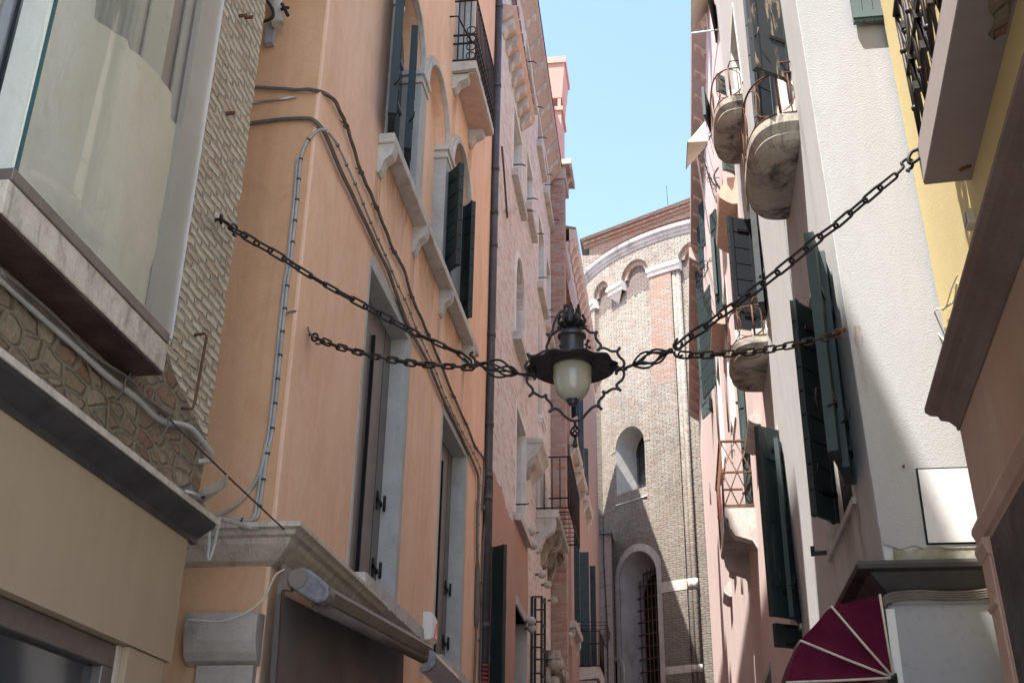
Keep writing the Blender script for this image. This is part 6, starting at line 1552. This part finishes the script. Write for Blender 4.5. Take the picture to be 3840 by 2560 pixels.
# iron balcony with crossed bars
u0 = PF.uv(l_(640, 1185))[0]; vt = PF.uv(l_(640, 1180))[1]; dep = 1.2 - onY(l_(372, 1190), u0).x
pbk = sweep(PF, [(0, vt), (dep, vt), (dep, vt - 0.14), (dep * 0.94, vt - 0.17), (0, vt - 0.17)], u0, u0 + 2.3).build('balcony', MT['stone'], p1)
for uu in (u0 + 0.12, u0 + 2.15):
    sweep(PF, [(0, vt - 0.17), (dep * 0.9, vt - 0.17), (dep * 0.86, vt - 0.3), (dep * 0.7, vt - 0.42), (dep * 0.4, vt - 0.46), (dep * 0.15, vt - 0.5), (0, vt - 0.62)], uu - 0.12, uu + 0.12).build('bracket', MT['stone'], pbk)
rh = PF.uv(l_(585, 540))[1]; rm = MB(); hr = 1.0; ry = vt + hr
for vv, ww in ((vt + 0.02, 0.02), (vt + hr * 0.52, 0.03), (ry, 0.05)):
    rm.bar(PF.P(u0, vv, 0), PF.P(u0, vv, dep), ww, 0.025); rm.bar(PF.P(u0, vv, dep), PF.P(u0 + 2.3, vv, dep), ww, 0.025); rm.bar(PF.P(u0 + 2.3, vv, 0), PF.P(u0 + 2.3, vv, dep), ww, 0.025)
def xbars(P0, P1, n):
    for k in range(n):
        a = P0.lerp(P1, k / n); b = P0.lerp(P1, (k + 1) / n); up = Vector((0, 0, hr)); h2 = Vector((0, 0, hr * 0.52))
        rm.tube([a, b + h2, a + up], 0.009, 5); rm.tube([b, a + h2, b + up], 0.009, 5)
xbars(PF.P(u0, vt, 0), PF.P(u0, vt, dep), 2); xbars(PF.P(u0, vt, dep), PF.P(u0 + 2.3, vt, dep), 6)
for k in range(18): rm.tube([PF.P(u0 + 2.3 * k / 17, vt, dep), PF.P(u0 + 2.3 * k / 17, ry, dep)], 0.009, 5)
rm.build('railing', MT['rust'], pbk)
sg = thing('balcony_sign', 'white notice board with red upper part tied to the iron balcony rail', 'sign', PF.P(u0 + 0.6, vt, dep))
sgm = MB().box(PF, u0 + 0.3, u0 + 1.3, vt - 0.30, vt + 0.42, dep + 0.012, dep + 0.02).build('board', MT['plastic'], sg)
MB().box(PF, u0 + 0.34, u0 + 1.26, vt + 0.12, vt + 0.38, dep + 0.02, dep + 0.024).build('red_field', MT['redlens'], sg)
# arched niche light, downpipe-like strips
na = PF.uv(l_(430, 520)); nb = PF.uv(l_(470, 190))
am = archivolt(PF, na[0] - 0.35, 0.3, nb[1] - 0.5, 0.08, 0.03, 'arched_window', p1, MT['stone'])
MB().sheet(archp(na[0] - 0.65, na[0] - 0.05, na[1], nb[1] - 0.5), [], PF, 0.008).build('pane', MT['glass'], am)
for kx, (q0, q1) in enumerate(((l_(285, 0), l_(345, 500)), (l_(375, 0), l_(405, 600)), (m_(465, 480), m_(440, 920)), (l_(238, 970), l_(248, 1210)))):
    a0 = PF.hit(q0, 0.03); 
    a1 = Vector((a0.x, a0.y, PF.hit(q1, 0.03).z))
    t_ = MB().tube([a0, a1], 0.018, 6).build('wall_cable', MT['cable'], None)
    tag(t_, ['thin brown cable left of the upper far shutters on the pink wall', 'thin brown cable beside the arched light on the pink wall', 'short dark cable below the crossed-bar balcony on the pink wall', 'short cable left of the crossed-bar balcony on the pink wall'][kx], 'cable')
# cream sun blinds
def blind(pts, arm, lab):
    t = thing('sun_blind', lab, 'sunshade', pts[0], 'cream sun blinds on the pink house')
    rows = []
    a, b, c, d = pts
    for k in range(9):
        s = k / 8.0; l0 = a.lerp(b, s); l1 = d.lerp(c, s); rows.append([l0.lerp(l1, j / 8) + Vector((0, 0, -0.02 * math.sin(math.pi * j / 8))) for j in range(9)])
    MB().grid(rows).build('canvas', MT['cream'], t, fix=False)
    m = MB(); m.tube([a, d], 0.014, 6); m.build('front_bar', MT['conduit'], t)
    m = MB(); m.tube(arm, 0.015, 6); m.build('arm', MT['plastic'], t)
    return t
def atX(p, X): return onX(p, X)
ox = 0.78; ys = onX(j_(60, 100), ox).y
A0 = onY(j_(60, 100), 17.3); D0 = onY(j_(300, 92), 17.3); C0 = onY(j_(215, 225), 18.9); B0 = onY(j_(45, 415), 18.9)
s1 = blind([A0, D0, onY(j_(190, 250), 18.7), onY(j_(45, 415), 18.7)], [onY(j_(165, 265), 18.7), onX(j_(320, 1180), 1.17)], 'cream canvas sun blind, lower of two, jutting out beside the washing lines')
MB().face([A0, D0, onY(j_(264, -140), 17.5)]).build('side_flap', MT['cream'], s1, fix=False)
A1 = onY(i_(85, -60), 17.5); D1 = onY(i_(345, -80), 17.5)
s2 = blind([A1, D1, onY(i_(325, 10), 18.5), onY(i_(90, 315), 18.5)], [onY(i_(90, 325), 18.5), onX(i_(352, 292), 1.19)], 'cream canvas sun blind, upper of two, cut by the top of the picture')
# washing-line racks
def rack(path_px, Y, lab, n=11, r=0.05):
    t = thing('drying_rack', lab, 'clothes rack', onY(path_px[0], Y), 'washing line racks on the pink house')
    pts = smooth_path([onY(p, Y) for p in path_px], 5)
    m = MB(); m.tube(pts, 0.012, 6); m.build('bar', MT['iron'], t)
    m = MB(); L = len(pts) - 1
    for k in range(n):
        q = pts[int(L * k / n)]; m.torus(q + Vector((-r * 0.6, 0, 0)), r, 0.007, (0, 1, 0.2), 12, 4)
        e = onX(path_px[-1], 1.19)
        m.tube([q, q + Vector((0.1, 0.4, -0.25)), q + Vector((0.2, 0.9, -0.3))], 0.005, 4)
    m.build('line_hook', MT['iron'], t, merge=False)
    return t
rack([j_(330, 20), j_(280, 130), j_(235, 240), j_(270, 380), j_(320, 520), j_(400, 640), j_(465, 685)], 19.5, 'wiry drying rack above the scrolled sill, under the lower sun blind')
rack([k_(375, 188), k_(250, 210), k_(240, 300), k_(180, 400), k_(175, 470), k_(215, 560), k_(260, 640), k_(320, 760)], 22.0, 'wiry drying rack by the green shutters just above the long chain')
m = MB(); m.tube(smooth_path([onY(p, 18.5) for p in (j_(490, 315), j_(430, 390), j_(370, 490), j_(400, 590), j_(470, 690))]), 0.02, 6); m.tube([onY(j_(375, 522), 18.5), onY(j_(490, 520), 18.5)], 0.01, 5)
tag(m.build('black_hose', MT['darkcable'], None), 'thick black cable looping out under the second rounded balcony', 'cable')

# ================================================================== the hanging street lamp
YL = 6.2
fwd = -(CAMR @ Vector((0, 0, 1)))
LC = onY(n_(520, 705), YL); PXM = LC.dot(fwd) / 4312.7056 / 2.8      # metres per pixel of that crop at the lamp
RH = 470 * PXM
lamp = thing('hanging_lamp', 'black wrought iron lamp with a frilled hood and frosted glass bell hung on chains', 'street lamp', LC)
def LZ(y): return LC.z + (705 - y) * PXM / 0.912
def rp_(r, z): return (r * RH, z * RH)
# hood, ruffled
rows = []; nseg = 96
for (r, z) in ((0.30, 0.16), (0.34, 0.13), (0.52, 0.10), (0.54, 0.07), (0.72, 0.045), (0.88, 0.02), (1.0, -0.02), (0.985, -0.05), (0.86, -0.015), (0.7, 0.01), (0.58, 0.03), (0.56, -0.03), (0.50, -0.05), (0.46, -0.02), (0.30, 0.02)):
    row = []
    for k in range(nseg):
        a = 2 * math.pi * k / nseg; am_ = max(0, (r - 0.55) / 0.45)
        rr = r * (1 + 0.03 * am_ * math.cos(10 * a + 0.3)); zz = z + 0.022 * am_ * am_ * math.cos(10 * a + 0.3) + 0.015 * am_ * math.sin(2 * a + 1)
        row.append(LC + Vector((rr * RH * math.cos(a), rr * RH * math.sin(a), zz * RH)))
    rows.append(row)
MB().grid(rows, closed=True, smooth=True).build('hood', MT['hood'], lamp)
MB().lathe(LC, [rp_(0.275, 0.10), rp_(0.285, 0.14), rp_(0.275, 0.16), rp_(0.262, 0.66), rp_(0.285, 0.68), rp_(0.32, 0.70), rp_(0.325, 0.74), rp_(0.30, 0.78), rp_(0.25, 0.80), rp_(0.235, 0.86), rp_(0.15, 0.90), rp_(0.09, 0.92), rp_(0.1, 0.95), rp_(0.06, 0.97)], 36).build('chimney', MT['lampgrey'], lamp)
# glass bell with fine ribs
gm, gnt, gb = mat_new('frosted_bell_glass')
gb.inputs['Base Color'].default_value = (0.50, 0.47, 0.35, 1); gb.inputs['Roughness'].default_value = 0.16
gb.inputs['Specular IOR Level'].default_value = 0.6
try:
    gb.inputs['Transmission Weight'].default_value = 0.25; gb.inputs['Subsurface Weight'].default_value = 0.0
except Exception: pass
prof = [(0.435, -0.02), (0.435, -0.10), (0.425, -0.30), (0.405, -0.47), (0.37, -0.60), (0.31, -0.70), (0.23, -0.775), (0.14, -0.82), (0.125, -0.83)]
rows = []; ns = 180
for r, z in prof:
    row = []
    for k in range(ns):
        a = 2 * math.pi * k / ns; rib = 0.012 if (k % 2 and z > -0.45) else 0.0
        row.append(LC + Vector(((r - rib * 0.4) * RH * math.cos(a), (r - rib * 0.4) * RH * math.sin(a), z * RH)))
    rows.append(row)
MB().grid(rows, closed=True, smooth=True, caps=True).build('glass_bell', gm, lamp)
MB().lathe(LC, [rp_(0.145, -0.80), rp_(0.15, -0.83), rp_(0.14, -0.86), rp_(0.11, -0.87), rp_(0.115, -0.90), rp_(0.09, -0.935), rp_(0.03, -0.95)], 24).build('glass_cap', MT['lampgrey'], lamp)
# leaf crown
cm = MB()
for ring, (n0, rad, h0, h1, wd) in enumerate(((7, 0.30, 0.90, 1.08, 0.075), (7, 0.27, 0.92, 1.30, 0.075), (5, 0.10, 0.92, 1.52, 0.085))):
    for k in range(n0):
        a = 2 * math.pi * (k + 0.5 * ring) / n0 - math.pi / 2; dx, dy = math.cos(a), math.sin(a); pr = []
        for t in range(9):
            s = t / 8; bulge = math.sin(math.pi * min(s * 1.15, 1)) * 0.5 + s * 0.7
            r = (0.09 + rad * bulge * 0.9); z = h0 + (h1 - h0) * s - (0.05 * s * s if ring < 2 else 0)
            ww = wd * (math.sin(math.pi * (0.12 + 0.88 * s)) ** 0.8) * (1.0 + 0.35 * (t % 2)) * 0.75
            c0 = LC + Vector((dx * r, dy * r, z)) * 1.0
            c0 = LC + Vector((dx * r * RH, dy * r * RH, z * RH)); sd = Vector((-dy, dx, 0)) * ww * RH
            pr.append((c0 - sd + Vector((dx, dy, 0)) * 0.006, c0 - Vector((dx, dy, 0)) * 0.004, c0 + sd + Vector((dx, dy, 0)) * 0.006))
        th = Vector((dx, dy, 0)) * 0.004
        cm.grid([list(p) for p in pr], smooth=True); cm.grid([[q + th for q in p][::-1] for p in pr], smooth=True)
cm.build('leaf_crown', MT['lampiron'], lamp, merge=False, fix=False)
# cusped iron frame in the plane of the hangers
segs = [[(470, 276), (420, 290), (360, 338), (305, 378), (250, 368)], [(250, 368), (283, 398), (275, 440), (252, 510), (285, 550)], [(285, 550), (230, 548), (150, 590), (95, 602), (48, 575)], [(48, 575), (76, 640), (45, 668), (28, 712), (52, 755), (62, 790)],
        [(62, 800), (45, 835), (52, 885), (103, 945), (100, 990), (65, 1028)], [(65, 1028), (110, 988), (150, 1005), (205, 1030), (250, 1005)], [(250, 1005), (247, 1042), (290, 1090), (310, 1145), (275, 1190)], [(275, 1190), (335, 1150), (385, 1172), (430, 1222), (490, 1266), (550, 1280), (620, 1258), (670, 1202), (730, 1142), (780, 1124), (832, 1162)],
        [(832, 1162), (795, 1112), (808, 1065), (855, 1012), (840, 970)], [(840, 970), (880, 985), (930, 950), (990, 944), (1033, 966)], [(1033, 966), (990, 922), (996, 890), (1045, 850), (1066, 790), (1048, 742)],
        [(1045, 725), (1066, 690), (1058, 650), (1010, 602), (995, 556), (1022, 510)], [(1022, 510), (990, 546), (935, 550), (880, 524), (830, 516), (784, 546)], [(784, 546), (822, 492), (776, 430), (765, 378), (786, 345)], [(786, 345), (745, 356), (700, 346), (650, 302), (580, 274)]]
fm = MB()
for s in segs:
    fm.tube(smooth_path([onY(n_(*p), YL) for p in s], 4), 0.0084, 7)
for p in ((62, 795), (1045, 733)):
    q = onY(n_(*p), YL); sg_ = 1 if p[0] < 500 else -1
    fm.tube([q, q + Vector((sg_ * 0.05, 0, 0))], 0.014, 8); fm.tube([q + Vector((sg_ * 0.018, 0, 0)), q + Vector((sg_ * 0.03, 0, 0))], 0.02, 10); fm.ball(q + Vector((-sg_ * 0.018, 0, 0)), 0.014, 8)
    fm.tube([q + Vector((sg_ * 0.035, 0, 0.03)), q + Vector((sg_ * 0.035, 0, -0.035))], 0.010, 7); fm.tube([q + Vector((sg_ * 0.035, 0, 0)), LC + Vector((-sg_ * 0.86 * RH, 0, -0.02 * RH))], 0.010, 7)
fm.build('scroll_frame', MT['lampiron'], lamp, merge=False)
for sg_, lst in ((1, ((690, 440), (665, 480), (705, 510))), (-1, ((395, 495),))):
    om = MB()
    for p in lst: om.ball(onY(n_(*p), YL - 0.05), 0.010, 8)
    om.tube([onY(n_(*p), YL - 0.05) for p in ((650, 540), (680, 500), (680, 450))] if sg_ > 0 else [onY(n_(*p), YL - 0.06) for p in ((495, 350), (490, 430), (490, 530))], 0.006, 6)
    om.build('leaf_ornament', MT['lampiron'], lamp, merge=False)
# pendant: small basket and ball
pd = MB(); q0 = onY(n_(550, 1282), YL); q1 = onY(n_(552, 1335), YL); q2 = onY(n_(552, 1455), YL); q3 = onY(n_(550, 1535), YL)
pd.tube([q0, q1], 0.0085, 8)
def basket(m, a, b, rad, n=5, turns=0.5, r=0.0045, yaw=0.0):
    ax = (b - a).normalized(); e1 = ax.orthogonal().normalized(); e2 = ax.cross(e1)
    for k in range(n):
        pts = []
        for t in range(15):
            s = t / 14; rr = rad * math.sin(math.pi * s) ** 0.8; an = 2 * math.pi * (k / n + turns * s) + yaw
            pts.append(a.lerp(b, s) + (e1 * math.cos(an) + e2 * math.sin(an)) * rr)
        m.tube(pts, r, 6)
basket(pd, q1, q2, 0.028, 5, 0.5, 0.005)
pd.tube([q2, q3], 0.008, 8, rr=[0.007, 0.014]); pd.ball(q3, 0.0165, 10)
pd.build('pendant', MT['lampiron'], lamp, merge=False)
lead = smooth_path([onY(n_(*p), YL - 0.03) for p in ((285, 420), (310, 350), (330, 260), (370, 175), (420, 125), (460, 150), (500, 230))])
MB().tube(lead, 0.008, 7).build('power_lead', MT['darkcable'], lamp)
MB().tube([onY(n_(*p), YL) for p in ((440, 70), (490, 72), (520, 75))], 0.007, 6).build('lead_clamp', MT['lampiron'], lamp)
# twisted hangers each side of the lamp
def hanger(a, b, lab):
    t = thing('twisted_hanger', lab, 'hanger', a, 'twisted iron hangers of the street lamp')
    m = MB(); basket(m, a.lerp(b, 0.14), a.lerp(b, 0.93), 0.052, 4, 0.42, 0.0068, 0.5); basket(m, a.lerp(b, 0.2), a.lerp(b, 0.9), 0.028, 2, 0.3, 0.0065); m.build('cage', MT['iron'], t, merge=False)
    m = MB(); m.tube([a, a.lerp(b, 0.2)], 0.009, 7); m.tube([a.lerp(b, 0.9), b], 0.008, 7); m.ball(a.lerp(b, 0.93), 0.015, 8); m.ball(b, 0.018, 8); m.build('stem', MT['iron'], t, merge=False)
    return t
hl_a = onY(n_(20, 800), YL); hl_b = onY(H_(62, 598), YL - 0.02)
hanger(hl_a, hl_b, 'left twisted iron hanger between the lamp and the two left chains')
hr_a = onY(n_(1085, 722), YL); hr_b = onY(H_(1262, 520), YL - 0.02)
hanger(hr_a, hr_b, 'right twisted iron hanger between the lamp and the two right chains')
# chains
def link_mesh(L, W, r):
    pts = []; h = (L - W) / 2
    for k in range(9): a = -math.pi / 2 + math.pi * k / 8; pts.append((h + W / 2 * math.cos(a), W / 2 * math.sin(a), 0))
    for k in range(9): a = math.pi / 2 + math.pi * k / 8; pts.append((-h + W / 2 * math.cos(a), W / 2 * math.sin(a), 0))
    return MB().tube(pts, r, 7, closed=True)
def chain(path, p0, p1, lab, pitch=0.092, W=0.04, r=0.0068, tw=0.0, sag=None):
    L = [0.0]
    for a, b in zip(path[:-1], path[1:]): L.append(L[-1] + math.hypot(b[0] - a[0], b[1] - a[1]))
    pts = []
    for k, px in enumerate(path):
        s = L[k] / L[-1]; pts.append(onY(px, p0.y + (p1.y - p0.y) * s))
    pts[0] = p0; pts[-1] = p1
    sp = smooth_path(pts, 12); D = [0.0]
    for a, b in zip(sp[:-1], sp[1:]): D.append(D[-1] + (b - a).length)
    t = thing('chain', lab, 'chain', p0, 'chains holding the street lamp')
    base = link_mesh(pitch + 2.2 * r + 0.006, W, r).build('link', MT['iron'], None)
    base.parent = t
    n = int(round(D[-1] / pitch)); pit = D[-1] / n
    def at(s):
        for k in range(len(D) - 1):
            if D[k + 1] >= s: return sp[k].lerp(sp[k + 1], (s - D[k]) / max(D[k + 1] - D[k], 1e-9))
        return sp[-1]
    for k in range(n):
        a = at(k * pit); b = at((k + 1) * pit); x = (b - a).normalized(); up = Vector((0, 0, 1)); y = up.cross(x).normalized(); z = x.cross(y)
        an = (math.radians(78) if k % 2 else math.radians(8)) + tw + 0.25 * math.sin(k * 2.4)
        y2 = y * math.cos(an) + z * math.sin(an); z2 = x.cross(y2)
        o = base if k == 0 else base.copy()
        if k: C.objects.link(o); o.parent = t
        mt = Matrix((x, y2, z2)).transposed().to_4x4(); mt.translation = (a + b) / 2 - p0
        o.matrix_local = mt
    return t
ULs = BF.P(*BF.uv(A_(1300, 1290), 0.08), 0.08); ULe = onY(E_(1352, 560), YL - 0.02)
c1 = chain([A_(1360, 1345), A_(1440, 1385), E_(30 - 0, -182 + 5), E_(230, -65), E_(375, 30), E_(545, 130), E_(700, 213), E_(860, 298), E_(1020, 385), E_(1190, 463), E_(1300, 515), E_(1352, 560)], onX(A_(1362, 1345), -2.32), ULe, 'long chain from the pale brick wall down to the left of the lamp')
hk = MB(); hk.tube([BF.P(*BF.uv(A_(1285, 1290)), -0.02), ULs, onX(A_(1340, 1315), -2.32), onX(A_(1366, 1345), -2.32)], 0.010, 7); hk.torus(ULs, 0.022, 0.008, (1, 0.5, 0.2), 14, 6); hk.tube(smooth_path([onX(A_(*p), -2.31) for p in ((1352, 1330), (1375, 1318), (1395, 1340), (1382, 1362), (1372, 1380), (1386, 1388))]), 0.007, 6)
hk.build('wall_hook', MT['iron'], c1, merge=False)
LLs = OF.P(*OF.uv(E_(425, 400), 0.05), 0.05); LLe = onY(E_(1372, 592), YL - 0.02)
c2 = chain([E_(440, 415), E_(500, 440), E_(570, 468), E_(660, 492), E_(760, 520), E_(880, 545), E_(1050, 572), E_(1180, 582), E_(1300, 590), E_(1372, 592)], onX(E_(445, 415), -2.34), LLe, 'shorter chain from the orange building corner to the left of the lamp', 0.085, 0.038, 0.0068)
hk = MB(); hk.tube([OF.P(*OF.uv(E_(418, 398)), -0.02), LLs], 0.010, 7); hk.torus(LLs + Vector((0.02, 0, -0.02)), 0.026, 0.008, (0.4, 1, 0.2), 14, 6); hk.tube(smooth_path([onX(E_(*p), -2.33) for p in ((445, 415), (475, 430), (470, 452), (448, 452))]), 0.008, 6); hk.build('wall_hook', MT['iron'], c2, merge=False)
URs = onY(M_(478, 955), 5.46); URe = onY(K_(72, 1045), YL - 0.02)
c3_ = chain([M_(400, 1032), M_(310, 1108), M_(225, 1180), M_(140, 1252), M_(60, 1322), K_(1010, 322), K_(935, 388), K_(855, 452), K_(770, 525), K_(680, 592), K_(605, 655), K_(510, 722), K_(430, 785), K_(340, 845), K_(260, 912), K_(155, 975), K_(95, 1020)], onY(M_(405, 1030), 5.5), URe, 'longest chain from the yellow balcony slab down to the right of the lamp', 0.10, 0.042, 0.0078)
hk = MB(); hk.tube(smooth_path([onY(M_(*p), 5.48) for p in ((405, 1030), (450, 985), (440, 960), (470, 935), (505, 950), (500, 985), (472, 1000), (490, 1008))]), 0.009, 7); hk.tube(smooth_path([onY(M_(*p), 5.46) for p in ((540, 878), (500, 895), (480, 935), (490, 960), (520, 950), (545, 930))]), 0.010, 7); hk.build('wall_hook', MT['iron'], c3_, merge=False)
LRs = FE.P(*FE.uv(o_(428, 565), 0.03), 0.03); LRe = onY(K_(85, 1098), YL - 0.02)
c4_ = chain([o_(402, 582), K_(1050, 980), K_(945, 1008), K_(840, 1030), K_(740, 1050), K_(650, 1066), K_(500, 1085), K_(370, 1092), K_(250, 1100), K_(130, 1100), K_(85, 1098)], onY(o_(402, 582), 6.98), LRe, 'chain from the white building corner to the right of the lamp', 0.088, 0.038, 0.0068)
hk = MB(); hk.tube([FE.P(*FE.uv(o_(428, 565)), -0.03), LRs, onY(o_(405, 580), 6.99)], 0.012, 7); hk.torus(onY(o_(392, 588), 6.98), 0.026, 0.009, (0.5, 1, 0.1), 14, 6); hk.build('wall_hook', MT['rust'], c4_, merge=False)
for (pxs, lab) in (([E_(1318, 535), E_(1355, 578), E_(1385, 570), E_(1375, 535), E_(1352, 515), E_(1372, 500)], 'left'), ([E_(1345, 590), E_(1375, 590), E_(1400, 580)], 'l2'), ([K_(100, 1015), K_(92, 1055), K_(62, 1062), K_(45, 1040), K_(62, 1008), K_(72, 990)], 'r'), ([K_(105, 1098), K_(85, 1110), K_(62, 1108), K_(45, 1080)], 'r2')):
    par = c1 if lab == 'left' else c2 if lab == 'l2' else c3_ if lab == 'r' else c4_
    MB().tube(smooth_path([onY(p, YL - 0.03) for p in pxs]), 0.0085, 7).build('end_hook', MT['iron'], par)
# lamp feed cable
fq = [OS.P(*OS.uv(E_(272, 275), 0.04), 0.04), onY(E_(300, 264), 6.55), onY(E_(340, 263), 6.6), onY(E_(375, 290), 6.75), onY(E_(395, 340), 6.85), onX(E_(415, 395), -2.34)]
fc = [c for c in c2.children if c.name.startswith('link')]
fq2 = [fq[-1]] + [onY(p, 6.85 - 0.06 * k) + Vector((0, -0.02, 0.0)) for k, p in enumerate((E_(480, 445), E_(570, 470), E_(660, 490), E_(760, 518), E_(880, 545), E_(1050, 568), E_(1180, 580), E_(1300, 592), E_(1390, 585)))]
tag(MB().tube(smooth_path(fq + fq2[1:]), 0.006, 6).build('feed_cable', MT['cable'], None), 'pale feed cable arching from the grey conduits and running along the shorter left chain', 'cable')
